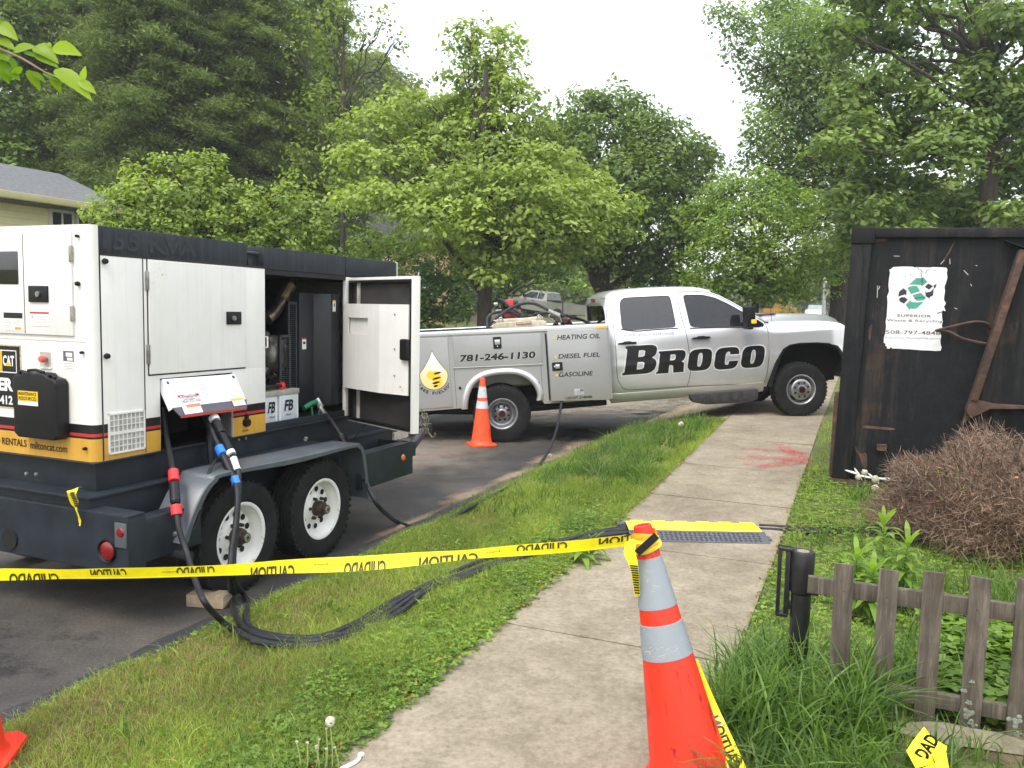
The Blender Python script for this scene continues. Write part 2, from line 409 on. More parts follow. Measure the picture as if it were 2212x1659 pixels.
bluem = M_plain('blue_band', (.02, .19, .72), .4); redband = M_plain('red_band', (.72, .03, .035), .4); whiteband = M_plain('white_band', (.72, .72, .72), .4)

# ------------------------------------------------------------------ text
def text_mesh(s, size=1.0, shear=0.0, offset=0.0, align='LEFT', space=1.0, xs=1.0):
    c = bpy.data.curves.new('lettering', 'FONT'); c.body = s; c.size = size; c.shear = shear; c.offset = offset
    c.align_x = align; c.space_character = space; c.resolution_u = 3
    o = bpy.data.objects.new('lettering', c); col.objects.link(o)
    bpy.context.view_layer.update()
    me = bpy.data.meshes.new_from_object(o.evaluated_get(bpy.context.evaluated_depsgraph_get()))
    v = [tuple(x.co) for x in me.vertices]; f = [tuple(p.vertices) for p in me.polygons]
    bpy.data.objects.remove(o); bpy.data.curves.remove(c); bpy.data.meshes.remove(me)
    return [(x*xs, y) for x, y, z in v], f
def text_fit(s, w, h, shear=0, offset=0, space=1.0):
    """lettering scaled to width w and height h, lower left at the origin"""
    v, f = text_mesh(s, 1.0, shear, offset, 'LEFT', space)
    x0 = min(p[0] for p in v); x1 = max(p[0] for p in v); y0 = min(p[1] for p in v); y1 = max(p[1] for p in v)
    return [((p[0]-x0)/(x1-x0)*w, (p[1]-y0)/(y1-y0)*h) for p in v], f
def put_text(mb, s, w, h, mapf, **k):
    v, f = text_fit(s, w, h, **k)
    mb.add([mapf(x, y) for x, y in v], f)
def flatpoly(mb, poly, mapf): mb.add([mapf(x, y) for x, y in poly], [list(range(len(poly)))])
def bez(p, n=8):
    """closed outline from (x,y,'round') control polygon via Chaikin"""
    q = [Vector(a) for a in p]
    for _ in range(3):
        r = []
        for i in range(len(q)):
            a, b = q[i], q[(i+1) % len(q)]; r += [a*.75+b*.25, a*.25+b*.75]
        q = r
    return [(a.x, a.y) for a in q]

# ================================================================== SETTING: ground, road, sidewalk
def grid_sheet(name, n0, n1, s0, s1, dn, ds, mat, lift=0.0, kind='structure', jitter=None, zf=ground_z):
    nn = max(1, int(round((n1-n0)/dn))); ns = max(1, int(round((s1-s0)/ds)))
    vs = []
    for j in range(ns+1):
        s = s0+(s1-s0)*j/ns
        for i in range(nn+1):
            n = n0+(n1-n0)*i/nn
            z = zf(n, s)+lift
            if jitter: z += jitter(n, s)
            p = W(n, s, z); vs.append((p.x, p.y, p.z))
    fs = [(j*(nn+1)+i, j*(nn+1)+i+1, (j+1)*(nn+1)+i+1, (j+1)*(nn+1)+i) for j in range(ns) for i in range(nn)]
    o = mesh_np(name, vs, fs, mat, smooth_=True)
    return tagit(o, kind=kind)
def far_ground():
    # one wide sheet below everything, to the horizon
    vs = []; fs = []
    ns_ = [-400, -200, -100, -60, -40, -30, -22, -16, -13, -12, -11.6, -11.4, -3.34, -1.73, -.5, 3, 10, 30, 60, 120, 250, 400]
    ss = [-60, -20, -8, 0, 6, 9, 11, 13, 16, 18, 22, 26, 30, 40, 50, 60, 80, 100, 130, 200, 300, 420]
    for s in ss:
        for n in ns_:
            z = ground_z(max(-45, n), min(s, 130)) - 0.06; p = W(n, s, z); vs.append(tuple(p))
    k = len(ns_)
    fs = [(j*k+i, j*k+i+1, (j+1)*k+i+1, (j+1)*k+i) for j in range(len(ss)-1) for i in range(k-1)]
    o = mesh_np('ground', vs, fs, soil, smooth_=True); tagit(o, kind='structure')
far_ground()
grid_sheet('road', -11.4, E0, -8, 140, .9, 1.0, asphalt, 0.0)
# old dark kerb strip of asphalt along the turf
kerbm = M_plain('dark_asphalt_kerb', (.026, .026, .029), .8, 0, .25, 12, bump=.4)
def kerb_strip():
    vs = []; fs = []; ns = 60
    for j in range(ns+1):
        s = -2+13.6*j/ns; w = .012*math.sin(s*5.1)+.01*math.sin(s*13)
        for (n, z) in ((E0-.10+w, 0.003), (E0-.06+w, .028), (E0+.0+w, .05), (E0+.08, .035)):
            vs.append(tuple(W(n, s, z+road_z(s))))
    for j in range(ns):
        for i in range(3): fs.append((j*4+i, j*4+i+1, (j+1)*4+i+1, (j+1)*4+i))
    tagit(mesh_np('kerb', vs, fs, kerbm, smooth_=True), kind='structure')
kerb_strip()
def bumpy(n, s):
    e = smooth(E0-.02, E0+.25, n)*smooth(E1+.02, E1-.2, n) if n < E1 else smooth(E2-.02, E2+.3, n)
    return .018*e*(math.sin(n*5.3+s*2.1)+math.sin(n*2.2-s*4.3+1)+.6*math.sin(n*11+s*9))
grid_sheet('turf', E0+.02, E1+.03, -3, 11.75, .08, .12, soil, -.012, jitter=bumpy)
grid_sheet('lawn', E2-.03, 8, -3, 40, .25, .35, soil, -.012, jitter=bumpy)
sandy = M_concrete('sandy_concrete', (1.12, 1.05, .93))
grid_sheet('driveway', E0-.02, E1-.01, 11.75, 19, .2, .3, sandy, .004)
grid_sheet('path', E0+.02, E1-.01, 19, 120, .5, 2, soil, .002)
# sandy dirt washed over the asphalt by the driveway
def blob_sheet(name, cn, cs, rn, rs, mat, lift, seed, seg=40, rough=.25, rot=0):
    r_ = random.Random(seed); ph = [r_.uniform(0, 6.28) for _ in range(5)]
    vs = [tuple(W(cn, cs, ground_z(cn, cs)+lift))]; K = 6
    for k in range(1, K+1):
        for i in range(seg):
            a = 2*math.pi*i/seg; q = 1+rough*(.5*math.sin(2*a+ph[0])+.3*math.sin(3*a+ph[1])+.25*math.sin(7*a+ph[2])+.2*math.sin(13*a+ph[3]))
            x = rn*q*math.cos(a)*k/K; y = rs*q*math.sin(a)*k/K
            n = cn+x*math.cos(rot)-y*math.sin(rot); s = cs+x*math.sin(rot)+y*math.cos(rot)
            vs.append(tuple(W(n, s, ground_z(n, s)+lift)))
    me = bpy.data.meshes.new(name); fs = [(0, 1+i, 1+(i+1) % seg) for i in range(seg)]
    for k in range(K-1): fs += [(1+k*seg+i, 1+(k+1)*seg+i, 1+(k+1)*seg+(i+1) % seg, 1+k*seg+(i+1) % seg) for i in range(seg)]
    me.from_pydata(vs, [], fs); me.materials.append(mat)
    a_ = me.attributes.new('edge', 'FLOAT', 'POINT'); a_.data.foreach_set('value', [0.0]+[k/K for k in range(1, K+1) for i in range(seg)])
    o = bpy.data.objects.new(name, me); col.objects.link(o); return o
sand = M_patch('dry_sandy_soil', (.24, .175, .115))
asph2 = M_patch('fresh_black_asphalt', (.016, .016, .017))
asph3 = M_patch('worn_grey_asphalt', (.125, .108, .090), (.19, .162, .130)); sandp = M_patch('sandy_wash', (.27, .235, .185))
tagit(blob_sheet('worn_asphalt', -5.2, 9.0, 1.8, 4.4, asph3, .004, 3), kind='structure')
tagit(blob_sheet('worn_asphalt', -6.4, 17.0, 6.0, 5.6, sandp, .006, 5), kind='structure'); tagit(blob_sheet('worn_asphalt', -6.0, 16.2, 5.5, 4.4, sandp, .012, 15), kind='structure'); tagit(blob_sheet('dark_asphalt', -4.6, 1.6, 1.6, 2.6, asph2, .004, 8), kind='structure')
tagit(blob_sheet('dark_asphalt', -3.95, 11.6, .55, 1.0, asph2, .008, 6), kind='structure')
for k, (s, w) in enumerate(((6.0, .07), (7.2, .12), (8.4, .11), (9.6, .16), (10.7, .2))):
    tagit(blob_sheet('sandy_edge', E0-.12-w*.6, s, w*1.6, 1.1, sand, .008+.004*(k % 2), 20+k), kind='structure')
tagit(blob_sheet('bare_soil', -2.35, 12.0, .75, .35, sand, .016, 31), kind='structure')
# sidewalk: one slab after another with open joints
def sidewalk():
    js = [-2.5, -.85, .75, 2.38, 3.97, 5.72, 7.30, 8.69, 10.33, 11.95]
    while js[-1] < 60: js.append(js[-1]+1.6)
    mb = MB()
    for i in range(len(js)-1):
        a, b = js[i]+.008, js[i+1]-.008; K = 4; r_ = random.Random(i*3+1)
        t0, t1 = r_.uniform(-.004, .004), r_.uniform(-.004, .004)
        top = []; m = 3
        for j in range(K+1):
            s = a+(b-a)*j/K
            for q in range(m+1):
                n = E1+(E2-E1)*q/m
                top.append(tuple(W(n, s, walk_z(s)+.006+t0+(t1-t0)*q/m)))
        nb = len(top); w = m+1
        fs = [(j*w+q, j*w+q+1, (j+1)*w+q+1, (j+1)*w+q) for j in range(K) for q in range(m)]
        bot = [(p[0], p[1], p[2]-.09) for p in top]
        rim = [q for q in range(w)] + [j*w+m for j in range(1, K+1)] + [K*w+q for q in range(m-1, -1, -1)] + [j*w for j in range(K-1, 0, -1)]
        for x in range(len(rim)):
            p, q = rim[x], rim[(x+1) % len(rim)]; fs.append((p, q, nb+q, nb+p))
        mb.add(top+bot, fs)
    o = mb.build('sidewalk', concrete, smooth=True, angle=20); tagit(o, kind='structure')
    jt = M_plain('joint_dirt', (.10, .055, .035), .95, 0, .5, 60)
    vs = []; fs = []
    for i, s in enumerate(js):
        for (n, q) in ((E1, s-.012), (E2, s-.012), (E2, s+.012), (E1, s+.012)): vs.append(tuple(W(n, q, walk_z(q)-.006)))
        fs.append((4*i, 4*i+1, 4*i+2, 4*i+3))
    tagit(mesh_np('sidewalk_joint_dirt', vs, fs, jt), kind='structure')
    # dark old repair crease across the near slab
sidewalk()
# red utility-marking paint sprayed on the ground
spray = None
def M_spray():
    m = bpy.data.materials.new('red_marking_paint'); m.use_nodes = True; nt = m.node_tree; b = nt.nodes['Principled BSDF']
    b.inputs['Base Color'].default_value = (.62, .05, .07, 1); b.inputs['Roughness'].default_value = .8
    v = coords(nt, (1, 1, 1)); f = noise(nt, v, 9, 6, .8); f2 = noise(nt, v, 70, 3, .8)
    mm = nt.nodes.new('ShaderNodeMath'); mm.operation = 'ADD'; nt.links.new(f, mm.inputs[0]); nt.links.new(f2, mm.inputs[1])
    k = ramp(nt, _half(nt, mm.outputs[0]), [(.46, (0, 0, 0)), (.62, (.62, .62, .62))])
    nt.links.new(k, b.inputs['Alpha'])
    return m
spray = M_spray()
def paint_stroke(pts, w, seed, lift):
    mbp = MB(); r_ = random.Random(seed)
    P = catmull([Vector(p) for p in pts], 8); vs = []
    for i, p in enumerate(P):
        t = (P[min(i+1, len(P)-1)]-P[max(0, i-1)]); t.normalize(); o = Vector((-t.y, t.x, 0))
        ww = w*(.3+.7*math.sin(math.pi*(i+.3)/len(P)))*r_.uniform(.6, 1.2)
        for sgn in (-1, 1):
            q = p+o*ww*sgn; vs.append(tuple(W(q.x, q.y, ground_z(q.x, q.y)+lift)))
    fs = [(2*i, 2*i+1, 2*i+3, 2*i+2) for i in range(len(P)-1)]
    mbp.add(vs, fs); return mbp
mk = MB()
for i, (pp, w) in enumerate((([(1600, 972), (1680, 975), (1755, 982)], .10), ([(1590, 992), (1660, 990), (1740, 1000)], .12), ([(1680, 960), (1720, 985), (1735, 1005)], .11),
                             ([(1640, 1010), (1700, 1002), (1750, 992)], .13), ([(1600, 1003), (1660, 1012)], .08))):
    q = [GP(x, y) for x, y in pp]; s_ = paint_stroke([(a.x, a.y, 0) for a in q], w, i, .0125+.0006*i); mk.v += s_.v; b0 = len(mk.v)-len(s_.v)
    mk.f += [[b0+k for k in f] for f in s_.f]; mk.m += s_.m
tagit(mk.build('sidewalk_marking_paint', spray), kind='structure')
mk = MB()
for i, (pp, w) in enumerate((([(885, 985), (925, 983), (965, 978)], .04), ([(888, 1004), (930, 1006)], .03), ([(940, 965), (985, 968)], .03), ([(975, 985), (1010, 992)], .03), ([(950, 975), (990, 984)], .025))):
    q = [GP(x, y) for x, y in pp]; s_ = paint_stroke([(a.x, a.y, 0) for a in q], w, 30+i, .010+.0006*i); mk.v += s_.v; b0 = len(mk.v)-len(s_.v)
    mk.f += [[b0+k for k in f] for f in s_.f]; mk.m += s_.m
tagit(mk.build('road_marking_paint', spray), kind='structure')

# ================================================================== TOWED GENERATOR
GN, GS = -4.5, 3.18
gbase = Vector((GN, GS, 0))
GT = thing('towed_generator', 'large white and dark grey diesel generator on a tandem axle trailer, side door swung open', 'generator',
           W(GN, GS, 0), (0, 0, -AZ))
def G(): return MB(gbase)           # shapes in street coordinates (n, s, z)
NS, SR, SF = -3.90, 3.28, 6.49      # side plane, rear plane, front plane
ZB, ZT = 0.93, 2.245
NL = -5.05                          # far side plane
# --- skid, frame, deck
m = G()
m.box(NL+.05, NS-.03, SR+.03, SF-.02, .76, .925)
m.box(NL+.02, NS+.015, SR-.02, 6.40, .925, .935)
m.box(NL-.02, NS+.06, SR-.10, 6.40, .745, .762)
m.box(NL, NS+.03, SR-.06, 6.36, .52, .745)
m.build('skid', dgrey, GT, bevel=.006)
m = G()
m.box(-3.93, -3.62, 5.47, 6.15, .40, .41); m.box(-3.60, -3.55, 5.40, 6.16, .405, .685); m.box(-3.66, -3.60, 5.40, 6.16, .665, .685)
m.box(-3.93, -3.55, 6.16, 6.20, .405, .685)
m.box(-5.45, -5.40, 5.40, 6.16, .405, .685); m.box(-5.40, NL, 6.16, 6.20, .405, .685)
m.box(NL, NS, 6.16, 6.22, .40, .70)
for n in (-3.98, -4.98): m.box(n-.06, n+.06, 3.24, 6.9, .42, .56)
m.box(-3.61, -3.56, 3.24, 3.72, .41, .65); m.box(-3.67, -3.61, 3.24, 3.72, .63, .65)
m.box(-5.45, -5.40, 3.24, 3.72, .41, .65)
for s in (3.4, 4.5, 5.6): m.box(-5.3, -3.7, s, s+.06, .40, .47)
m.tube([(-3.98, 6.9, .49), (-4.45, 8.0, .49)], .05, 8); m.tube([(-4.98, 6.9, .49), (-4.52, 8.0, .49)], .05, 8)
m.box(-4.56, -4.42, 7.9, 8.15, .43, .55)
m.build('trailer_frame', dgrey, GT, bevel=.004)
_a, _b = PN(852, 951, -3.66), PN(882, 928, -3.66)
m = G(); m.box(-3.68, -3.66, _a.y, _b.y, _a.z, _b.z); m.build('tool_tray', M_plain('pale_tread_plate', (.55, .45, .40), .5, .2, .3, 60), GT)
# hitch chains hanging off the front
chm = M_plain('zinc_chain', (.30, .27, .21), .45, .8, .3, 30)
for k, (n0, s0, z0, n) in enumerate(((-3.18, 6.5, .83, 13), (-3.12, 6.5, .80, 11), (-3.1, 6.45, .66, 6))):
    pass
# --- tail bumper
m = G()
m.box(-5.5, -3.55, 3.18, 3.20, .385, .68); m.box(-5.5, -3.55, 3.18, 3.30, .68, .694)
m.box(-5.5, -3.55, 3.18, 3.28, .37, .385); m.box(-3.562, -3.548, 3.18, 3.30, .385, .68)
m.build('rear_bumper', dgrey, GT, bevel=.005)
bump_o = [o for o in GT.children if o.name.startswith('rear_bumper')][0]
m = G(); m.disc((-4.47, 3.177, .455), .062, 'y', 28, .012); m.build('bumper_hole', blackmatte, bump_o)
m = G(); m.lathe([(.0001, -.008), (.044, -.006), (.050, -.002), (.052, .004), (.0001, .004)], 28, Matrix.Translation((-3.695, 3.172, .49)) @ Matrix.Rotation(R(-90), 4, 'X'))
m.box(-3.66, -3.66, 0, 0, 0, 0)
m.build('tail_light', redlens, GT, smooth=True)
m = G(); m.lathe([(.052, .004), (.060, -.010), (.064, .004)], 28, Matrix.Translation((-3.695, 3.172, .49)) @ Matrix.Rotation(R(-90), 4, 'X')); m.build('light_ring', blackm, GT, smooth=True)
m = G(); m.lathe([(.0001, -.014), (.022, -.012), (.027, -.004), (.0001, .004)], 24, Matrix.Translation((-3.590, 3.172, .605)) @ Matrix.Rotation(R(-90), 4, 'X')); m.build('tail_light', redlens, GT, smooth=True)
m = G(); m.box(-3.635, -3.552, 3.168, 3.180, .52, .655); m.build('light_bracket', fgrey, GT, bevel=.01)
m = G(); m.lathe([(.0001, .022), (.022, .018), (.030, .004), (.0001, -.004)], 20, Matrix.Translation((-3.547, 6.02, .57)) @ Matrix.Rotation(R(90), 4, 'Y')); m.build('marker_light', amberlens, GT, smooth=True)
# --- fender
def fender(sgn, cn):
    m = G()
    path = [(3.50, .47), (3.56, .60), (3.66, .74), (3.74, .80), (3.84, .825), (4.5, .815), (5.22, .80), (5.31, .785), (5.36, .74), (5.40, .60), (5.45, .34)]
    P = catmull([Vector((a, b, 0)) for a, b in path], 6)
    ni, no = cn-.125*sgn, cn+.125*sgn
    vs = []; fs = []
    for p in P:
        s, z = p.x, p.y
        # thickness direction toward the wheels' centre
        c = Vector((4.5-s, .35-z)); c.normalize()
        for (nn, d) in ((ni, 0), (no-.015*sgn, 0), (no, .012), (no, .045), (no-.012*sgn, .045), (no-.02*sgn, .014), (ni, .012)):
            vs.append((nn, s+c.x*d, z+c.y*d))
    k = 7
    for i in range(len(P)-1):
        for j in range(k): fs.append((i*k+j, i*k+(j+1) % k, (i+1)*k+(j+1) % k, (i+1)*k+j))
    fs += [tuple(range(k))[::-1], tuple((len(P)-1)*k+j for j in range(k))]
    m.add(vs, fs)
    o = m.build('fender', fgrey, GT, smooth=True, angle=50)
    m = G(); m.disc((cn+.06*sgn, 3.515, .52), .012, 'y', 10, .03)
    m.build('bolt', steel, o)
    return o
fender(1, -3.615); fender(-1, -5.37)
m = G(); m.box(-3.93, -3.72, 3.80, 5.25, .775, .79); m.build('deck', dgrey, GT)
m = G(); m.tube([(-3.98, 3.52, .40), (-3.45, 3.52, .40)], .028, 12); m.build('step_tube', dgrey, GT, smooth=True)
# --- wheels
hubm = M_plain('brown_greasy_hub', (.045, .028, .020), .6, .2, .4, 30)
def wheel(name, parent, off, centre, axis_M, rt, rr, width, rim_mat, kind):
    """lathe about local Z (Z = outward). axis_M places it."""
    Mx = Matrix.Translation(centre) @ axis_M
    h = width/2
    w = bpy.data.objects.new(name, None); col.objects.link(w); w.parent = parent
    w.location = Vector(centre)-Vector(off)
    zo = Vector(centre)
    def B(): return MB(zo)
    tm = B()
    pr = [(rr-.01, -h*.82), (rr+.02, -h*.95), (rt*.80, -h), (rt*.93, -h*.93), (rt*.985, -h*.80), (rt, -h*.6)]
    for g in range(-2, 3):
        z = g*h*.26
        pr += [(rt, z-h*.09), (rt-.008, z-h*.06), (rt-.008, z+h*.0), (rt, z+h*.03)]
    pr += [(rt, h*.6), (rt*.985, h*.80), (rt*.93, h*.93), (rt*.86, h*.985), (rt*.80, h), (rr+.035, h*.985), (rr+.02, h*.95), (rr-.01, h*.82)]
    tm.lathe(pr, 56, Mx, closed=True)
    # tread blocks on the shoulders
    for k in range(44):
        a = 2*math.pi*k/44
        for sg in (-1, 1):
            Mb = Mx @ Matrix.Rotation(a, 4, 'Z')
            tm.box(rt*.945, rt*.998, -.010, .010, sg*h*.80-.012, sg*h*.80+.014, Mb)
    t = tm.build('tyre', rubber, w, smooth=True, angle=40)
    rm = B()
    if kind == 'trailer':
        rm.lathe([(rr-.012, -h*.8), (rr+.004, h*.80), (rr+.012, h*.90), (rr+.004, h*.93), (rr-.012, h*.86), (rr-.018, h*.62), (rr-.034, h*.5), (rr-.040, h*.15), (rr-.050, h*.18), (rr-.098, h*.21), (.095, h*.30), (.085, h*.42), (.055, h*.42), (.0001, h*.42)], 48, Mx)
        rim = rm.build('rim', rim_mat, w, smooth=True, angle=50)
        hb = B()
        for k in range(11):
            a = 2*math.pi*k/11+.1
            hb.lathe([(.0001, .0), (.019, .0), (.0205, .003), (.0001, .0031)], 14, Mx @ Matrix.Translation(((rr-.074)*math.cos(a), (rr-.074)*math.sin(a), h*.235)) )
        hb.build('rim_hole', blackmatte, rim)
        hh = B(); hh.lathe([(.056, h*.40), (.056, h*.75), (.050, h*.95), (.035, h*1.0), (.034, h*1.25), (.030, h*1.32), (.0001, h*1.32)], 24, Mx); hh.build('hub', hubm, w, smooth=True)
        hc = B(); hc.lathe([(.033, h*1.02), (.033, h*1.26), (.028, h*1.33), (.012, h*1.335), (.011, h*1.30), (.0001, h*1.30)], 20, Mx); hc.build('hub_cap', steel, w, smooth=True)
        ln = B()
        for k in range(6):
            a = 2*math.pi*k/6+.4; ln.lathe([(.0001, h*.66), (.011, h*.66), (.013, h*.44), (.013, h*.40)], 6, Mx @ Matrix.Translation((.078*math.cos(a), .078*math.sin(a), 0)))
        ln.build('lug_nuts', hubm, w)
    elif kind == 'dual_rear':
        rm.lathe([(rr-.015, -h), (rr+.004, h*.82), (rr+.014, h*.93), (rr+.004, h*.96), (rr-.014, h*.86), (rr-.022, h*.5), (rr-.030, -h*.25), (rr-.05, -h*.35), (rr-.07, -h*.28), (.12, -h*.10), (.105, h*.0), (.07, h*.0), (.066, h*.55), (.055, h*.62), (.0001, h*.62)], 56, Mx)
        rim = rm.build('rim', rim_mat, w, smooth=True, angle=50)
        hb = B()
        for k in range(4):
            a = math.pi/2*k+.8
            Mh = Mx @ Matrix.Rotation(a, 4, 'Z') @ Matrix.Translation((rr-.085, 0, -h*.22)) @ Matrix.Diagonal((.62, 1.35, 1, 1))
            hb.lathe([(.0001, .0), (.030, .0), (.031, .004), (.0001, .0041)], 16, Mh)
        for k in range(8):
            a = 2*math.pi*k/8+.39
            hb.lathe([(.0001, 0), (.016, 0), (.017, .008), (.0001, .0081)], 12, Mx @ Matrix.Translation((.098*math.cos(a), .098*math.sin(a), h*.0)))
        hb.build('rim_hole', blackmatte, rim)
        hc = B(); hc.lathe([(.048, h*.60), (.046, h*.64), (.0001, h*.65)], 24, Mx); hc.build('hub_cap', M_plain('dark_red_hub_badge', (.05, .012, .014), .3, .3), w, smooth=True)
    else:   # front, convex
        rm.lathe([(rr-.015, -h), (rr+.004, h*.80), (rr+.014, h*.92), (rr+.004, h*.95), (rr-.014, h*.84), (rr-.024, h*.40), (rr-.036, h*.34), (rr-.060, h*.50), (.150, h*.95), (.135, h*1.05), (.110, h*1.08), (.070, h*1.08), (.066, h*1.22), (.055, h*1.26), (.0001, h*1.26)], 56, Mx)
        rim = rm.build('rim', rim_mat, w, smooth=True, angle=50)
        hb = B()
        for k in range(4):
            a = math.pi/2*k+.75
            Mh = Mx @ Matrix.Rotation(a, 4, 'Z') @ Matrix.Translation((rr-.050, 0, h*.52)) @ Matrix.Rotation(R(38), 4, 'Y') @ Matrix.Diagonal((.75, 1.9, 1, 1))
            hb.lathe([(.0001, .0), (.024, .0), (.025, .007), (.0001, .0071)], 16, Mh)
        for k in range(8):
            a = 2*math.pi*k/8+.39
            hb.lathe([(.0001, 0), (.015, 0), (.016, .006), (.0001, .0061)], 12, Mx @ Matrix.Translation((.105*math.cos(a), .105*math.sin(a), h*1.07)))
        hb.build('rim_hole', blackmatte, rim)
        hc = B(); hc.lathe([(.050, h*1.24), (.048, h*1.28), (.0001, h*1.30)], 24, Mx); hc.build('hub_cap', M_plain('dark_red_hub_badge', (.05, .012, .014), .3, .3), w, smooth=True)
    return w
MR = Matrix.Rotation(R(90), 4, 'Y')       # local Z -> +n
ML = Matrix.Rotation(R(-90), 4, 'Y')
for s in (4.07, 4.92):
    wheel('wheel', GT, gbase, (-3.665, s, .362), MR, .364, .212, .225, whiterim, 'trailer')
    wheel('wheel', GT, gbase, (-5.335, s, .362), ML, .364, .212, .225, whiterim, 'trailer')
m = G()
for s in (4.07, 4.92): m.tube([(-5.3, s, .36), (-3.7, s, .36)], .04, 10)
m.build('axle', dgrey, GT)
# --- enclosure shell
T_ = .03
m = G()
for s, z0, z1 in ((4.5015, 1.40, 2.08), (3.668, 1.40, 2.08), (3.6375, .94, 2.085), (SR+.061, .94, 2.09)): m.box(NS-.004, NS+.0012, s-.0035, s+.0035, z0, z1)
m.box(NS-.004, NS+.0012, 3.67, 4.50, 1.3935, 1.4005); m.box(NS-.004, NS+.0012, SR+.06, 4.70, 2.081, 2.096)
m.build('panel_seams', M_plain('panel_gap_shade', (.03, .025, .022), .9), GT)  # dark strips stand in for the shadow in the panel gaps
BL, RD, YL = 1.142, 1.075, ZB     # band heights: black above red, red, yellow
def band_side(m, s0, s1, zt, thick=T_, n=NS):
    """steel sheet on the right side with the striped foot"""
    m.cm = 0; m.box(n-thick, n, s0, s1, BL, zt)
    m.cm = 1; m.box(n-thick, n, s0, s1, 1.092, BL)
    m.cm = 2; m.box(n-thick, n, s0, s1, 1.074, 1.092)
    m.cm = 1; m.box(n-thick, n, s0, s1, 1.062, 1.074)
    m.cm = 3; m.box(n-thick, n, s0, s1, ZB+.004, 1.062)
MM = [white, texk, redp, yellowp]
m = G()          # rear corner casting with a soft edge, wraps to the rear face
r = .045
arc = [(NS - r + r*math.sin(a), SR + r - r*math.cos(a)) for a in [math.pi/2*k/6 for k in range(7)]]
arc_in = [(NS - r + (r-.02)*math.sin(a), SR + r - (r-.02)*math.cos(a)) for a in [math.pi/2*k/6 for k in range(7)]]
for cm, z0, z1 in ((0, BL, ZT), (1, 1.092, BL), (2, 1.074, 1.092), (1, 1.062, 1.074), (3, ZB, 1.062)):
    m.cm = cm
    poly = [(NL, SR)] + arc + [(NS, SR+.055)] + [(NS-.02, SR+.055)] + arc_in[::-1] + [(NL, SR+.02)]
    m.prism(poly, z0, z1, 'z')
m.build('rear_panel', MM, GT, smooth=True, angle=30)
rear = [o for o in GT.children if o.name.startswith('rear_panel')][0]
g_ = .006
m = G(); band_side(m, SR+.058+g_, 3.635, 2.085); m.build('side_panel', MM, GT, bevel=.002)
m = G(); band_side(m, 3.640, 3.752, 1.392); m.cm = 0; m.box(NS-T_, NS, 3.752, 4.376, 1.372, 1.392); m.box(NS-T_, NS, 3.640, 3.664, 1.392, 2.085)
m.box(NS-.12, NS-T_, 3.752, 3.755, .95, 1.37)
m.build('side_panel', MM, GT, bevel=.002)
m = G(); band_side(m, 4.376, 4.708, 1.392); m.cm = 0; m.box(NS-T_, NS, 4.505, 4.708, 1.392, 2.085); m.build('side_panel', MM, GT, bevel=.002)
m = G(); m.cm = 0; m.box(NS-T_, NS+.004, 5.695, 5.775, ZB+.005, 2.07); m.build('door_post', white, GT, bevel=.006)
m = G(); band_side(m, 5.775, SF, 2.07); m.build('side_panel', MM, GT, bevel=.002)
m = G(); m.box(NL, NL+.03, SR+.02, SF, ZB, 2.09); m.box(NL, NS, SF-.03, SF, ZB, 2.08); m.build('far_panel', white, GT)
m = G(); m.box(NS-.008, NS+.002, SF-.02, SF+.008, ZB, ZT-.008); m.build('corner_strip', white, GT)
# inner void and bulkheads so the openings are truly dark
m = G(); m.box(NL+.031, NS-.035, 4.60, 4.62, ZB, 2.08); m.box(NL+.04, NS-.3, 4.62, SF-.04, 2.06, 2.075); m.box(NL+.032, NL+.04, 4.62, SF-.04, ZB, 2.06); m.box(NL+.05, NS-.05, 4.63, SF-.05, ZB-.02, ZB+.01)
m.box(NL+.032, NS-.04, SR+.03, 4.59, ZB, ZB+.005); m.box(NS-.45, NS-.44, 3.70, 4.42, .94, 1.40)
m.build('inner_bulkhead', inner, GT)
# roof: dark band in three lengths, with a gap and lifting bracket
m = G(); m.box(NL, NS+.002, SR+.058, 4.525, 2.095, ZT-.002); m.build('roof', dgrey_st, GT, bevel=.004)
m = G(); m.box(NL, NS-.05, 4.53, 4.70, 2.09, 2.21); m.box(NL, NS+.002, 4.70, 5.684, 2.08, ZT-.010); m.box(NS-.05, NS-.02, 4.56, 4.60, 2.09, 2.14)
m.build('roof', dgrey_st, GT, bevel=.004)
m = G(); m.box(NL, NS+.002, 5.69, SF, 2.08, ZT-.012); m.build('roof', dgrey, GT, bevel=.004)
m = G(); m.tube([(NS-.02, 4.53, 2.185), (NS-.02, 4.67, 2.185)], .012, 8); m.tube([(NS-.3, 4.3, ZT), (NS-.3, 4.3, ZT+.02)], .03, 12); m.tube([(NS-.12, 4.85, ZT-.01), (NS-.12, 4.85, ZT+.012)], .02, 12)
m.build('lifting_bar', dgrey, GT)
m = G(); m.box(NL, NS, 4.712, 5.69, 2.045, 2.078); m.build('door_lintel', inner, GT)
# faint painted rating on the roof band
m = G(); put_text(m, '155 KVA', .70, .105, lambda x, y: (NS+.0045, SR+.08+x, 2.118+y), offset=.02)
m.build('lettering', M_plain('faded_black_lettering', (.017, .020, .026), .5, 0, .3, 30), GT)
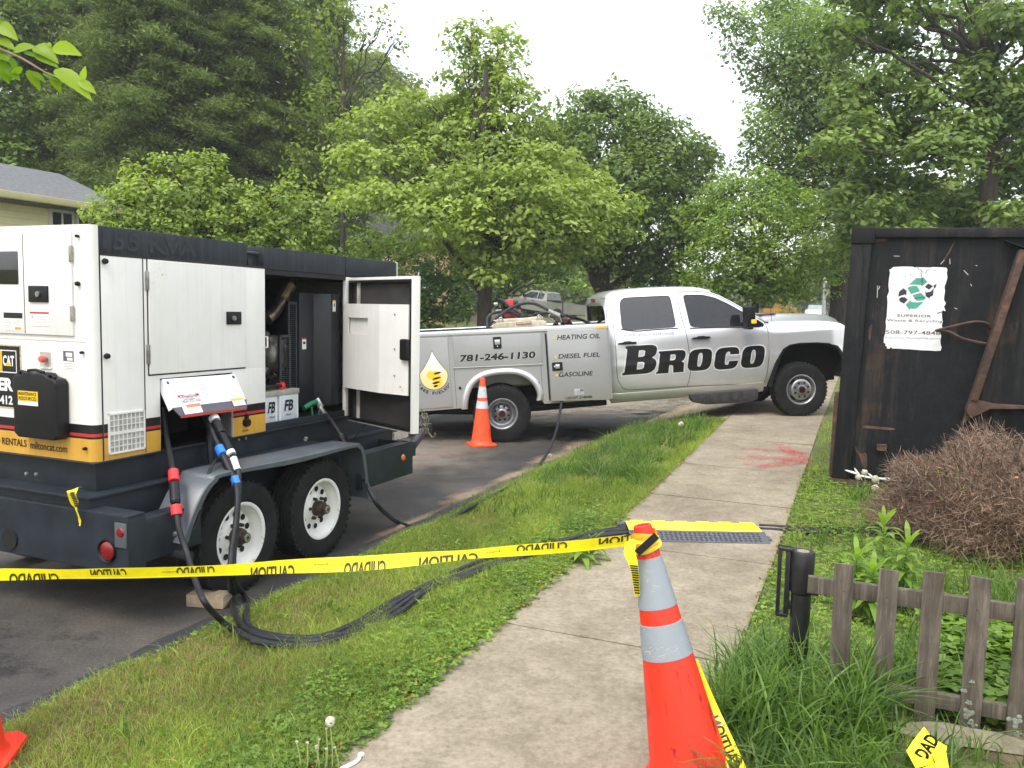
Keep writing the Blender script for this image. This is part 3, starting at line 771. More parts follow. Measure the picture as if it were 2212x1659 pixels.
# big closed side door
m = G(); m.box(NS-.012, NS+.010, 3.672, 4.498, 1.402, 2.080); d1 = m.build('door', white, GT, bevel=.006, seg=3)
m = G(); m.box(NS+.010, NS+.022, 4.310, 4.445, 1.695, 1.780); m.build('latch', blackm, d1, bevel=.004)
m = G(); m.disc((NS+.026, 4.365, 1.737), .016, 'x', 14, .018); m.build('lock', steel, d1, smooth=True)
m = G()
for z0, z1 in ((1.90, 2.01), (1.465, 1.58)): m.box(NS, NS+.014, 3.652, 3.672, z0, z1)
m.build('hinge', steel, d1, bevel=.003)
m = G()
for s, z in ((3.315+.05, 2.05), (3.315+.05, 1.525)): m.lathe([(.0001, .028), (.014, .026), (.017, .012), (.011, 0)], 14, Matrix.Translation((NS, s, z)) @ MR)
m.build('rubber_bumper', blackm, GT, smooth=True)
# louvre grille
m = G(); m.cm = 0
m.box(NS, NS+.010, 3.372, 3.628, .965, .975); m.box(NS, NS+.010, 3.372, 3.628, 1.188, 1.198)
m.box(NS, NS+.010, 3.372, 3.380, .965, 1.198); m.box(NS, NS+.010, 3.620, 3.628, .965, 1.198); m.box(NS, NS+.009, 3.38, 3.62, 1.074, 1.090)
for k in range(1, 8): s = 3.38+.24*k/8; m.box(NS, NS+.008, s-.0022, s+.0022, .97, 1.19)
for z in (1.005, 1.040, 1.125, 1.158): m.box(NS, NS+.0075, 3.38, 3.62, z-.0022, z+.0022)
gr = m.build('grille', whiterim if False else white, GT)
m = G(); m.box(NS+.0005, NS+.0025, 3.378, 3.622, .970, 1.192); m.build('grille_mesh', M_plain('grille_backing_grey', (.36, .35, .33), .7, 0, .3, 30), gr)  # grey sheet behind the white grille bars
# --- rear face furniture (plane s = SR, outward = -s)
def rf(x, y, d=.0): return (x, SR-d, y)     # x = n coordinate
m = G(); m.box(NL+.01, NS-.05, SR-.003, SR-.0005, 1.603, 1.609); m.box(NL+.05, -4.03, SR-.012, SR, 1.635, 2.205)
m.build('control_door', white, GT, bevel=.004); cdoor = [o for o in GT.children if o.name.startswith('control_door')][0]
m = G(); m.box(-4.412, -4.408, SR-.014, SR-.011, 1.64, 2.2); m.build('door_seam', M_plain('seam_brown', (.12, .09, .08), .8), cdoor)  # brown strip down the control door seam
m = G(); m.box(-4.78, -4.452, SR-.016, SR-.006, 1.915, 2.103); m.build('window', M_glass('smoked_glass', (.25, .25, .25), .25, .05), cdoor, bevel=.02)
m = G(); m.box(-4.365, -4.212, SR-.022, SR-.012, 1.817, 1.908); m.build('latch', blackm, cdoor, bevel=.003)
m = G(); m.disc((-4.28, SR-.026, 1.862), .016, 'y', 14, .014); m.build('lock', steel, cdoor, smooth=True)
m = G(); m.box(-4.04, -4.022, SR-.020, SR-.004, 2.04, 2.13); m.box(-4.04, -4.022, SR-.020, SR-.004, 1.715, 1.80); m.build('hinge', steel, cdoor, bevel=.003)
m = G()
for n, z, r_ in ((-3.985, 1.922, .014), (-3.98, 2.18, .009), (-3.965, 1.545, .009), (-3.96, 1.01, .010)): m.lathe([(.0001, .024), (r_*.8, .022), (r_, .01), (r_*.7, 0)], 12, Matrix.Translation((n, SR, z)) @ Matrix.Rotation(R(90), 4, 'X'))
m.build('rubber_bumper', blackm, GT, smooth=True)
# labels on the rear face
lab = G(); lab.cm = 0; lab.box(-4.364, -4.212, SR-.0145, SR-.012, 1.683, 1.764); lab.box(-4.583, -4.428, SR-.0145, SR-.012, 1.652, 1.754)
lab.cm = 1; lab.box(-4.583, -4.428, SR-.0155, SR-.0146, 1.722, 1.754); lab.cm = 2; lab.box(-4.364, -4.212, SR-.0155, SR-.0146, 1.752, 1.762)
lab.cm = 3
for k in range(6): lab.box(-4.33+.0, -4.225, SR-.0153, SR-.0146, 1.692+.009*k, 1.695+.009*k)
for k in range(5): lab.box(-4.57, -4.515, SR-.0153, SR-.0146, 1.668+.009*k, 1.671+.009*k); lab.box(-4.50, -4.445, SR-.0153, SR-.0146, 1.684+.007*k, 1.6865+.007*k)
lab.box(-4.352, -4.337, SR-.0153, SR-.0146, 1.725, 1.745)
lab.cm = 4; lab.box(-4.492, -4.440, SR-.0155, SR-.0146, 1.658, 1.672)
lab.build('warning_label', [paper, texk, redp, M_plain('small_print_grey', (.45, .45, .45), .6), yellowp], cdoor)
m = G(); m.cm = 0; m.box(-4.126, -4.036, SR-.002, SR-.0002, 1.445, 1.553); m.cm = 1; m.box(-4.122, -4.040, SR-.003, SR-.0021, 1.492, 1.549); m.cm = 0
m.box(-4.100, -4.050, SR-.004, SR-.0031, 1.518, 1.540); m.box(-4.090, -4.048, SR-.004, SR-.0031, 1.496, 1.512)
m.cm = 1
for k in range(4): m.box(-4.118, -4.046, SR-.0028, SR-.0021, 1.452+.009*k, 1.4535+.009*k)
m.build('warning_label', [paper, M_plain('grey_print', (.10, .10, .11), .5)], GT)
m = G(); m.cm = 0
m.box(-4.313, -4.307, SR-.004, SR, 1.445, 1.540); m.box(-4.218, -4.212, SR-.004, SR, 1.445, 1.540); m.box(-4.307, -4.218, SR-.004, SR, 1.534, 1.540); m.box(-4.307, -4.218, SR-.008, SR, 1.442, 1.450)
m.cm = 1; m.box(-4.307, -4.218, SR-.0015, SR, 1.450, 1.534)
m.cm = 2; m.lathe([(.0001, .042), (.017, .040), (.020, .03), (.020, .02), (.012, .02), (.012, 0)], 18, Matrix.Translation((-4.258, SR, 1.498)) @ Matrix.Rotation(R(90), 4, 'X'))
m.build('emergency_stop', [white, M_plain('recess_cream', (.45, .43, .38), .6), M_plain('faded_red_button', (.65, .13, .09), .4)], GT, smooth=True)
# document case
m = G()
cs = [(-4.432, 1.075), (-4.40, 1.052), (-4.11, 1.052), (-4.086, 1.075), (-4.082, 1.37), (-4.10, 1.393), (-4.16, 1.405), (-4.18, 1.422), (-4.235, 1.425), (-4.26, 1.418), (-4.29, 1.425), (-4.35, 1.425), (-4.365, 1.410), (-4.41, 1.405), (-4.432, 1.385)]
m.prism(cs, SR-.085, SR-.001, 'y'); case = m.build('document_case', blackm, GT, bevel=.016, seg=3)
m = G(); m.tube([(-4.32, SR-.07, 1.42), (-4.31, SR-.075, 1.435), (-4.25, SR-.075, 1.44), (-4.19, SR-.07, 1.428)], .008, 8); m.tube([(-4.40, SR-.06, 1.408), (-4.38, SR-.065, 1.425), (-4.355, SR-.06, 1.420)], .010, 8); m.tube([(-4.16, SR-.06, 1.41), (-4.135, SR-.065, 1.418), (-4.115, SR-.06, 1.40)], .010, 8)
m.build('case_handle', blackm, case, smooth=True)
m = G(); m.cm = 0; m.box(-4.385, -4.225, SR-.088, SR-.0855, 1.262, 1.318); m.cm = 1; m.box(-4.385, -4.225, SR-.088, SR-.0855, 1.238, 1.2605)
m.cm = 2; put_text(m, 'MAINTENANCE', .145, .020, lambda x, y: (-4.378+x, SR-.0888, 1.293+y), offset=.02); put_text(m, 'RESOURCES', .145, .020, lambda x, y: (-4.378+x, SR-.0888, 1.267+y), offset=.02)
m.build('sticker', [M_plain('bright_yellow_sticker', (.80, .52, .01), .5), paper, texk], case)
# maker's sign (black board running out of view on the left)
m = G(); m.cm = 3; m.box(-5.02, -4.466, SR-.0035, SR-.0005, 1.196, 1.568); m.cm = 0; m.box(-5.01, -4.474, SR-.005, SR-.0036, 1.204, 1.560)
m.cm = 1
for b in ((-4.76, -4.500, 1.404, 1.409), (-4.76, -4.500, 1.531, 1.536), (-4.505, -4.500, 1.404, 1.536), (-4.765, -4.760, 1.404, 1.536)): m.box(b[0], b[1], SR-.0062, SR-.0051, b[2], b[3])
put_text(m, 'CAT', .096, .062, lambda x, y: (-4.615+x, SR-.0066, 1.443+y), offset=.035)
put_text(m, 'POWER', .38, .078, lambda x, y: (-4.915+x, SR-.0066, 1.296+y), offset=.05)
put_text(m, '1-800-473-6412', .45, .054, lambda x, y: (-4.992+x, SR-.0066, 1.217+y), offset=.03)
m.cm = 2; m.box(-4.755, -4.622, SR-.0062, SR-.0051, 1.409, 1.531)
m.add([(-4.598, SR-.0075, 1.443), (-4.538, SR-.0075, 1.443), (-4.568, SR-.0075, 1.468)], [(0, 1, 2)])
m.build('sign', [texk, texw, M_plain('decal_yellow', (.70, .45, .03), .5), M_plain('peeling_decal_edge', (.55, .42, .25), .7, 0, .3, 60)], GT)
m = G(); put_text(m, 'POWER AND RENTALS', .53, .042, lambda x, y: (-4.972+x, SR-.003, .978+y), offset=.015); put_text(m, 'miltoncat.com', .30, .044, lambda x, y: (-4.410+x, SR-.003, .972+y), offset=.01)
m.build('lettering', M_plain('brown_black_lettering', (.035, .018, .008), .5, 0, .1), GT)
# --- output panel flap hinged at its top edge, held out; cable bay behind
fa = Vector((NS+.006, 3.762, 1.368)); fb = Vector((NS+.006, 4.384, 1.362))
fc = Vector((-3.62, 4.384-.10+.05, 1.215)); fd = Vector((-3.62, 3.60+.14, 1.215))
fc = Vector((-3.800, 4.384, 1.195)); fd = Vector((-3.800, 3.762, 1.200))
nrm = (fb-fa).cross(fd-fa).normalized()
if nrm.z < 0: nrm = -nrm
m = G(); m.add([fa, fb, fc, fd, fa-nrm*.012, fb-nrm*.012, fc-nrm*.012, fd-nrm*.012], [(0, 1, 2, 3), (7, 6, 5, 4), (0, 4, 5, 1), (1, 5, 6, 2), (2, 6, 7, 3), (3, 7, 4, 0)])
dn = (fd-fa).normalized()
m.add([fd, fa, fa-nrm*.05, fd-nrm*.05], [(0, 1, 2, 3)]); m.add([fb, fc, fc-nrm*.05, fb-nrm*.05], [(0, 1, 2, 3)])
flap = m.build('output_panel_flap', M_plain('bright_white_cover', (.86, .86, .86), .35, 0, .03), GT, bevel=.003)
m = G(); m.cm = 0; e = nrm*.002; ad = dn*.055
q0, q1 = fd-Vector((0, .012, 0)), fc+Vector((0, .012, 0))
m.add([q0+e, q1+e, q1+ad+Vector((0, -.03, 0))+e, q0+ad+Vector((0, .03, 0))+e, q0-e*3, q1-e*3, q1+ad+Vector((0, -.03, 0))-e*3, q0+ad+Vector((0, .03, 0))-e*3], [(0, 1, 2, 3), (7, 6, 5, 4), (0, 4, 5, 1), (1, 5, 6, 2), (2, 6, 7, 3), (3, 7, 4, 0)])
m.cm = 1; a2 = dn*.014
m.add([q0+ad+e*2+Vector((0, .03, 0)), q1+ad+e*2+Vector((0, -.03, 0)), q1+ad+a2+e*2-nrm*.01+Vector((0, -.035, 0)), q0+ad+a2+e*2-nrm*.01+Vector((0, .035, 0))], [(0, 1, 2, 3)])
m.build('flap_edge', [M_plain('slate_edge', (.09, .09, .115), .45), M_plain('red_edge', (.52, .07, .06), .5)], flap)
def fl(x, y, d=.0035):      # x right along the flap, y down the slope from its top edge
    return fa + Vector((0, x, 0)) + dn*y + nrm*d
L_ = (fd-fa).length
lm = G()
def frect(x0, y0, x1, y1, cm, d=.0035): lm.cm = cm; lm.add([fl(x0, y0, d), fl(x1, y0, d), fl(x1, y1, d), fl(x0, y1, d)], [(0, 1, 2, 3)])
frect(.06, L_*.60, .235, L_*.685, 0); lm.cm = 1; put_text(lm, 'DANGER', .105, .018, lambda x, y: fl(.10+x, L_*.67-y, .005), offset=.03)
lm.add([fl(.075, L_*.675, .005), fl(.091, L_*.675, .005), fl(.083, L_*.612, .005)], [(0, 1, 2)])
lm.cm = 2; put_text(lm, 'HIGH VOLTAGE', .155, .022, lambda x, y: fl(.075+x, L_*.89-y, .005))
put_text(lm, 'DO NOT OPEN PANEL WHEN', .15, .008, lambda x, y: fl(.07+x, L_*.735-y, .005)); put_text(lm, 'UNIT IS RUNNING', .085, .008, lambda x, y: fl(.10+x, L_*.785-y, .005))
frect(.055, L_*.955, .205, L_*.955+.062, 1, .006); frect(.09, L_*.955, .205, L_*.955+.020, 3, .0072); frect(.485, L_*.94, .60, L_*.94+.055, 1, .006); frect(.485, L_*.94, .60, L_*.94+.018, 4, .0072)
for k in range(5): frect(.065+.036*k, L_*.33, .067+.036*k, L_*.50, 5)
for k in range(4): frect(.05, L_*(.10+.045*k), .20, L_*(.10+.045*k)+.002, 5)
for k in range(3): frect(.50, L_*.94+.026+.007*k, .59, L_*.94+.028+.007*k, 5, .0072); frect(.10, L_*.955+.028+.008*k, .19, L_*.955+.030+.008*k, 5, .0072)
lm.build('panel_lettering', [redp, texw, texk, M_plain('orange_label', (.80, .20, .10), .5), M_plain('amber_label', (.85, .52, .10), .5), M_plain('faint_print', (.55, .55, .58), .6)], flap)
m = G()
for x, y in ((.03, .028), (.60, .028)): m.lathe([(.0001, .004), (.011, .003), (.012, 0)], 14, Matrix.Translation(fl(x, y, 0)) @ nrm.to_track_quat('Z', 'Y').to_matrix().to_4x4())
m.build('flap_screw', M_plain('dark_screw', (.07, .07, .08), .5), flap)
# capped inlet hanging beside the flap
m = G(); m.lathe([(.0001, .03), (.026, .028), (.030, .018), (.030, .0)], 18, Matrix.Translation((NS, 4.50, 1.02)) @ MR); m.box(NS, NS+.02, 4.488, 4.512, 1.04, 1.075)
m.tube([(NS+.02, 4.50, 1.07), (NS+.03, 4.46, 1.10), (NS+.02, 4.43, 1.16)], .003, 6); m.build('inlet_cap', blackm, GT, smooth=True)
m = G(); put_text(m, 'NEUTRAL', .06, .012, lambda x, y: (NS+.004, 4.465+x, .958+y), offset=.02); m.build('lettering', texk, GT)
m = G(); m.box(NS-.10, NS-.031, 4.37, 4.376, .94, 1.37); m.box(NS-.02, NS+.002, 4.360, 4.374, .94, 1.2); m.build('bay_edge', M_plain('dull_grey_edge', (.22, .22, .21), .6), GT)
# --- open door
hinge = Vector((NS+.012, 5.775, 0)); da = R(65); dd = Vector((math.sin(da), -math.cos(da), 0)); dnn = Vector((math.cos(da), math.sin(da), 0))   # along door; outward skin normal
# inside of the door faces -dnn (towards the camera side)
Md = Matrix(((dd.x, -dnn.x, 0, hinge.x), (dd.y, -dnn.y, 0, hinge.y), (0, 0, 1, 0), (0, 0, 0, 1)))   # x along, y towards inner side, z up
DW, D0, D1 = .93, .895, 2.065
m = G()
m.box(0, DW, -.012, -.004, D0, D1, Md)
m.cm = 1; m.box(.02, DW-.02, -.0125, -.0122, D0+.0, 1.09, Md)
m.cm = 0
m.box(0, .022, -.004, .045, D0, D1, Md); m.box(DW-.022, DW, -.004, .050, D0, D1, Md); m.box(.022, DW-.022, -.004, .045, D1-.022, D1, Md); m.box(.022, DW-.022, -.004, .045, D0, D0+.012, Md)
door = m.build('door', [white, yellowp], GT, bevel=.004)
door['label'] = 'open engine door with foam lined inside'
m = G()   # black seal round the inner edge
for b in ((.022, .040, D0+.03, D1-.04), (DW-.040, DW-.022, D0+.03, D1-.04)): m.box(b[0], b[1], .0, .052, b[2], b[3], Md)
m.box(.022, DW-.022, .0, .052, D1-.040, D1-.022, Md); m.box(.022, DW-.022, .0, .056, D0+.012, D0+.034, Md)
m.build('door_seal', blackm, door, bevel=.006)
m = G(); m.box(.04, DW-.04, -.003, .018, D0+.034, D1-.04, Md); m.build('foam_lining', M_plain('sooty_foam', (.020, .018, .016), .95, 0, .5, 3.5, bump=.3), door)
m = G(); m.box(.115, .150, .018, .030, D0+.034, D1-.04, Md); m.build('door_brace', M_plain('dirty_white_brace', (.40, .38, .35), .6, 0, .25, 10), door)
# boxed white baffle with a slot
bx0, bx1, bz0, bz1 = .03, .865, 1.175, 1.855
m = G(); m.cm = 0
sl = (.11, .40, 1.615, 1.745); yb = .105
for b in ((bx0, .56, bz0, sl[2]), (bx0, .56, sl[3], bz1), (bx0, sl[0], sl[2], sl[3]), (sl[1], .56, sl[2], sl[3])): m.box(b[0], b[1], yb-.008, yb, b[2], b[3], Md)
m.add([(.56, yb, bz0), (bx1, .045, bz0), (bx1, .045, bz1), (.56, yb, bz1), (.56, yb-.01, bz0), (bx1, .035, bz0), (bx1, .035, bz1), (.56, yb-.01, bz1)], [(0, 1, 2, 3), (7, 6, 5, 4), (0, 4, 5, 1), (1, 5, 6, 2), (2, 6, 7, 3), (3, 7, 4, 0)], Md)
m.add([(bx0, .018, bz1), (bx1, .018, bz1), (bx1, .045, bz1), (.56, yb, bz1), (bx0, yb, bz1)], [(0, 1, 2, 3, 4)], Md)
m.add([(bx0, .018, bz0), (bx1, .018, bz0), (bx1, .045, bz0), (.56, yb, bz0), (bx0, yb, bz0)], [(4, 3, 2, 1, 0)], Md)
m.box(bx0, bx0+.006, .018, yb, bz0, bz1, Md)
m.box(sl[0]-.078, sl[1]+.03, .078, .082, sl[2]-.06, sl[3]+.06, Md)
baf = m.build('baffle', white, door)
m = G()
for x, z in ((.73, 1.78), (.73, 1.52), (.73, 1.32), (.81, 1.24)): m.lathe([(.0001, .006), (.006, .005), (.007, 0)], 8, Md @ Matrix.Translation((x, .075, z)) @ Matrix.Rotation(R(-90), 4, 'X'))
m.build('rivets', steel, baf)
m = G(); m.box(.80, .905, .05, .085, 1.44, 1.60, Md); m.build('inner_latch', blackm, door, bevel=.02)
m = G(); m.tube([Md @ Vector((.22, .0, D0)), Md @ Vector((.30, .16, D0-.10))], .006, 6); m.build('door_stay', blackm, door)
# --- engine bay contents
bay = G(); bay.box(NS-.55, NS-.16, 5.30, 5.68, 1.02, 1.93); bay.prism([(NS-.16, 5.48), (NS-.05, 5.56), (NS-.05, 5.69), (NS-.16, 5.69)], 1.03, 1.93, 'z')
shroud = bay.build('radiator_shroud', M_plain('dark_blue_grey_steel', (.011, .014, .018), .45, 0, .2, 6), GT, bevel=.006)
def guard(s0, s1, z0, z1, n, nm='fan_guard'):
    m = G(); m.box(n-.02, n, s0, s0+.022, z0, z1); m.box(n-.02, n, s1-.022, s1, z0, z1); m.box(n-.02, n, s0, s1, z0, z0+.018); m.box(n-.02, n, s0, s1, z1-.018, z1)
    k = int((z1-z0)/.016)
    for i in range(k): z = z0+(z1-z0)*(i+.5)/k; m.box(n-.012, n-.004, s0+.02, s1-.02, z-.0025, z+.0025)
    for i in range(1, 4): s = s0+(s1-s0)*i/4; m.box(n-.014, n-.010, s-.002, s+.002, z0, z1)
    return m.build(nm, M_plain('guard_grey', (.016, .020, .026), .5, 0, .15, 8), GT)
guard(5.18, 5.29, 1.13, 1.86, NS-.17); guard(4.99, 5.12, 1.16, 1.61, NS-.10)
m = G(); m.cm = 0; m.box(NS-.0495, NS-.0485, 5.585, 5.625, 1.79, 1.88); m.box(NS-.1595, NS-.158, 5.335, 5.385, 1.49, 1.58)
m.cm = 1; m.box(NS-.0484, NS-.048, 5.585, 5.625, 1.868, 1.88); m.cm = 2; m.box(NS-.1579, NS-.1575, 5.335, 5.385, 1.568, 1.58); m.cm = 3; m.box(NS-.0484, NS-.048, 5.598, 5.612, 1.83, 1.855); m.box(NS-.1579, NS-.1575, 5.345, 5.375, 1.53, 1.55)
m.build('warning_label', [paper, M_plain('label_amber', (.8, .45, .05), .5), redp, texk], GT)
# exhaust pipe with a ribbed bellows
ep = [PN(576, 690, NS-.28), PN(592, 676, NS-.28), PN(606, 655, NS-.28), PN(618, 635, NS-.3), PN(630, 610, NS-.32), PN(640, 585, NS-.34)]
exm = M_plain('heat_stained_steel', (.16, .13, .10), .35, .85, .3, 14)
m = G(); pts = catmull(ep, 8); m.tube(pts, .046, 14); ex = m.build('exhaust_pipe', exm, GT, smooth=True)
m = G(); seg_ = catmull([ep[2], ep[3], ep[4]], 16)[4:26]; m.tube(seg_, [.056 if i % 2 else .047 for i in range(len(seg_))], 14); m.build('bellows', M_plain('bellows_brass', (.20, .16, .09), .4, .8, .2, 20), ex, smooth=False)
# engine block: lobed casting with bolts and ducts
eng = G(); er = random.Random(5)
c0 = Vector((NS-.30, 4.80, 1.46))
eng.box(NS-.75, NS-.42, 4.64, 5.05, 1.10, 1.62)
eng.lathe([(.0001, .16), (.06, .16), (.10, .13), (.12, .10), (.125, .03), (.15, .02), (.15, -.06), (.11, -.08), (.11, -.3)], 26, Matrix.Translation((NS-.34, 4.83, 1.47)) @ MR)
for k in range(9):
    a = 2*math.pi*k/9; eng.box(.085, .15, -.016, .016, .03, .075, Matrix.Translation((NS-.34, 4.83, 1.47)) @ MR @ Matrix.Rotation(a, 4, 'Z'))
for k in range(16):
    p = Vector((NS-.28-er.random()*.25, 4.64+er.random()*.36, 1.22+er.random()*.50)); r = er.uniform(.015, .04)
    eng.lathe([(.0001, r*1.2), (r*.8, r), (r, 0), (r, -r*3)], 12, Matrix.Translation(p) @ MR)
eo = eng.build('engine', M_plain('cast_alloy_grimy', (.20, .19, .17), .45, .6, .5, 18), GT, smooth=True)
eo.location = PN(586, 768, NS-.25)-Vector((NS-.30, 4.83, 1.47))
m = G(); m.lathe([(.0001, .0), (.085, .0), (.09, -.04), (.0001, -.05)], 20, Matrix.Translation((NS-.28, 4.80, 1.20)) @ MR)
for k in range(4):
    a = [Vector((NS-.25-er.random()*.1, 4.64+er.random()*.1, 1.15+.12*k)), Vector((NS-.2, 4.75+.05*k, 1.18+er.random()*.3)), Vector((NS-.3, 5.0, 1.25+.1*k))]
    m.tube(catmull(a, 6), .010, 6)
m.build('engine_hoses', blackm, eo, smooth=True)
# batteries on a shelf
bt = M_plain('pale_blue_white_battery', (.56, .60, .66), .5, 0, .06, 6)
sh = G(); sh.box(NS-.24, NS-.05, 4.72, 5.16, 1.165, 1.205); so = sh.build('battery_shelf', M_plain('khaki_grey_lid', (.30, .30, .25), .6, 0, .25, 12), GT, bevel=.005)
for s0, s1 in ((4.74, 4.905), (4.925, 5.15)):
    m = G(); m.box(NS-.22, NS-.055, s0, s1, .975, 1.164); b = m.build('battery', [bt], GT, bevel=.004)
    m = G(); m.cm = 0
    for bb in ((s0+.004, s0+.016, .98, 1.16), (s1-.016, s1-.004, .98, 1.16)): m.box(NS-.055, NS-.052, bb[0], bb[1], bb[2], bb[3])
    m.cm = 1; w_ = .10 if s0 > 4.8 else .075
    put_text(m, 'FB', w_, .082, lambda x, y: (NS-.0515, s0+.055+x+y*.18, 1.045+y), offset=.03); put_text(m, 'Altech', .06, .018, lambda x, y: (NS-.0515, s0+.075+x, 1.008+y))
    m.build('lettering', [whiteband, texk], b)
m = G(); m.tube(catmull([(NS-.12, 4.72, 1.22), (NS-.08, 4.82, 1.225), (NS-.10, 4.93, 1.23), (NS-.16, 4.98, 1.22), (NS-.18, 4.9, 1.215), (NS-.1, 4.80, 1.235), (NS-.08, 4.98, 1.235)], 6), .012, 8)
so2 = m.build('battery_cable', blackm, GT, smooth=True)
m = G(); m.lathe([(.0001, .02), (.03, .018), (.035, 0), (.03, -.02), (.0001, -.02)], 12, Matrix.Translation((NS-.10, 5.0, 1.235)) @ Matrix.Rotation(.3, 4, 'X')); m.build('terminal_cap', redband, so2, smooth=True)
m = G(); m.tube([(NS-.005, 4.716, 1.605), (NS+.004, 4.728, 1.605), (NS+.004, 4.728, 1.53), (NS-.005, 4.716, 1.53)], .006, 6); m.build('grab_loop', white, GT)
m = G(); m.box(NS-.30, NS-.004, 4.712, 5.69, .935, .965); m.box(NS-.03, NS-.004, 4.712, 5.69, .965, .985); m.build('door_sill', dgrey, GT, bevel=.003)
m = G()
for s, z in ((4.45, .905), (4.52, .905)): m.lathe([(.0001, .01), (.010, .008), (.011, 0)], 6, Matrix.Translation((NS-.02, s, z)) @ MR)
for n, z in ((-4.30, .84), (-4.38, .835), (-4.36, .60), (-4.43, .605)): m.lathe([(.0001, .012), (.011, .010), (.012, 0)], 8, Matrix.Translation((n, SR-.05 if z > .7 else SR-.06, z)) @ Matrix.Rotation(R(90), 4, 'X'))
m.lathe([(.0001, .03), (.014, .026), (.016, 0)], 12, Matrix.Translation((-3.80, 5.03, .83)) @ Matrix.Rotation(R(20), 4, 'Y'))
m.build('bolts', steel, GT, smooth=True)
# scrap of barrier tape still tied to the rear corner: its own thing
m = G()
for k in range(3):
    c0 = PN(912+5*k, 890+8*k, -3.60); P = [c0+Vector((0, 0, -.035*i)) + Vector((.012*math.sin(i*2+k), .012*math.cos(i*3+k), 0)) for i in range(6-k)]
    for i, p in enumerate(P):
        Mk = Matrix.Translation(p) @ Matrix.Rotation(i*1.57+k*.5, 4, 'Z') @ Matrix.Rotation(R(90), 4, 'X')
        lk = [(.013*math.cos(a), .022*math.sin(a), 0) for a in [2*math.pi*j/12 for j in range(13)]]
        m.tube(lk, .0045, 6, M=Mk)
c1 = PN(925, 935, -3.60); m.tube(catmull([c1, c1+Vector((.03, .02, -.04)), c1+Vector((.05, .02, -.03)), c1+Vector((.06, .02, .0))], 5), .009, 7)
m.build('safety_chain', chm, GT)
m = G(); m.tube([(-3.95, 6.45, .95), (-3.95, 6.45, .30)], .035, 12); m.build('jack_leg', dgrey, GT, smooth=True)

# ================================================================== SERVICE TRUCK
TKL = Vector((-0.2086, 12.5552, 0.0)); TYAW, TPIT = R(4.42), R(5.213)
TK = thing('service_truck', 'silver crew cab pickup with grey utility body, parked nose up across the driveway', 'truck', TKL, (0, -TPIT, TYAW))
TKM = Matrix.Translation(TKL) @ Matrix.Rotation(TYAW, 4, 'Z') @ Matrix.Rotation(-TPIT, 4, 'Y')
def M_silver(name, c):
    m, nt, b = newmat(name); v = coords(nt)
    f = noise(nt, v, 1.3, 5, .6); f2 = noise(nt, v, 900, 1)
    cc = ramp(nt, f, [(.3, tuple(x*.95 for x in c)), (.7, tuple(min(1, x*1.04) for x in c))])
    # road dust low on the body has its own outline
    sp = nt.nodes.new('ShaderNodeSeparateXYZ'); t = nt.nodes.new('ShaderNodeTexCoord'); nt.links.new(t.outputs['Object'], sp.inputs[0])
    ad = nt.nodes.new('ShaderNodeMath'); ad.operation = 'MULTIPLY_ADD'; nt.links.new(f, ad.inputs[0]); ad.inputs[1].default_value = .25; nt.links.new(sp.outputs[2], ad.inputs[2])
    k = ramp(nt, ad.outputs[0], [(.62, (.55, .55, .55)), (.86, (0, 0, 0))])
    cc = mixc(nt, k, cc, (.34, .31, .26))
    nt.links.new(cc, b.inputs['Base Color']); b.inputs['Metallic'].default_value = .62; b.inputs['Roughness'].default_value = .30
    b.inputs['Coat Weight'].default_value = .8; b.inputs['Coat Roughness'].default_value = .04
    bumpn(nt, b, f2, .02, .001); return m
silver = M_silver('silver_metallic_paint', (.69, .69, .71))
bodygrey = M_silver('grey_utility_body_paint', (.34, .343, .34))
bodygrey.node_tree.nodes['Principled BSDF'].inputs['Metallic'].default_value = .15
seamk = M_plain('dark_seam', (.02, .02, .021), .7)
darkglass = M_glass('privacy_glass', (.03, .03, .035), .10, .015)
clearglass = M_glass('green_tinted_glass', (.88, .96, .93), .97, .015, 1.6)
chrome = M_plain('polished_aluminium', (.72, .72, .74), .18, .9, .08, 10)

def interp(tab, x):
    if x <= tab[0][0]: return tab[0][1]
    for (a, b), (c, d) in zip(tab, tab[1:]):
        if x <= c: return b+(d-b)*(x-a)/(c-a)
    return tab[-1][1]
def cab_y(x, z):
    """half width of the cab and front end at height z"""
    y = interp([(.45, .945), (.60, .985), (.80, 1.0), (1.05, 1.012), (1.25, 1.005), (1.36, .985), (1.41, .962), (1.6, .915), (1.8, .855), (1.9, .815), (1.96, .75)], z)
    # fender bulge over the front wheel
    if x > 3.9:
        b = smooth(3.93, 4.03, x)*smooth(5.03, 4.93, x)*smooth(1.31, 1.255, z)*.035; y += b
        y -= .10*smooth(4.75, 5.2, x)**2
        if z > 1.30: y -= (z-1.30)*.35
    # soft side crease low on the doors
    y += .010*math.exp(-((z-.92)/.05)**2)
    if x < 1.72: y -= .07*((1.72-x)/.12)**2 if x > 1.60 else .07
    return y
def fillpoly(outline, holes):
    """2D filled polygon with holes -> (verts, faces)"""
    c = bpy.data.curves.new('f', 'CURVE'); c.dimensions = '2D'; c.fill_mode = 'BOTH'
    for poly in [outline]+holes:
        sp = c.splines.new('POLY'); sp.points.add(len(poly)-1); sp.use_cyclic_u = True
        for i, p in enumerate(poly): sp.points[i].co = (p[0], p[1], 0, 1)
    o = bpy.data.objects.new('f', c); col.objects.link(o); bpy.context.view_layer.update()
    me = bpy.data.meshes.new_from_object(o.evaluated_get(bpy.context.evaluated_depsgraph_get()))
    bpy.data.objects.remove(o); bpy.data.curves.remove(c)
    return me
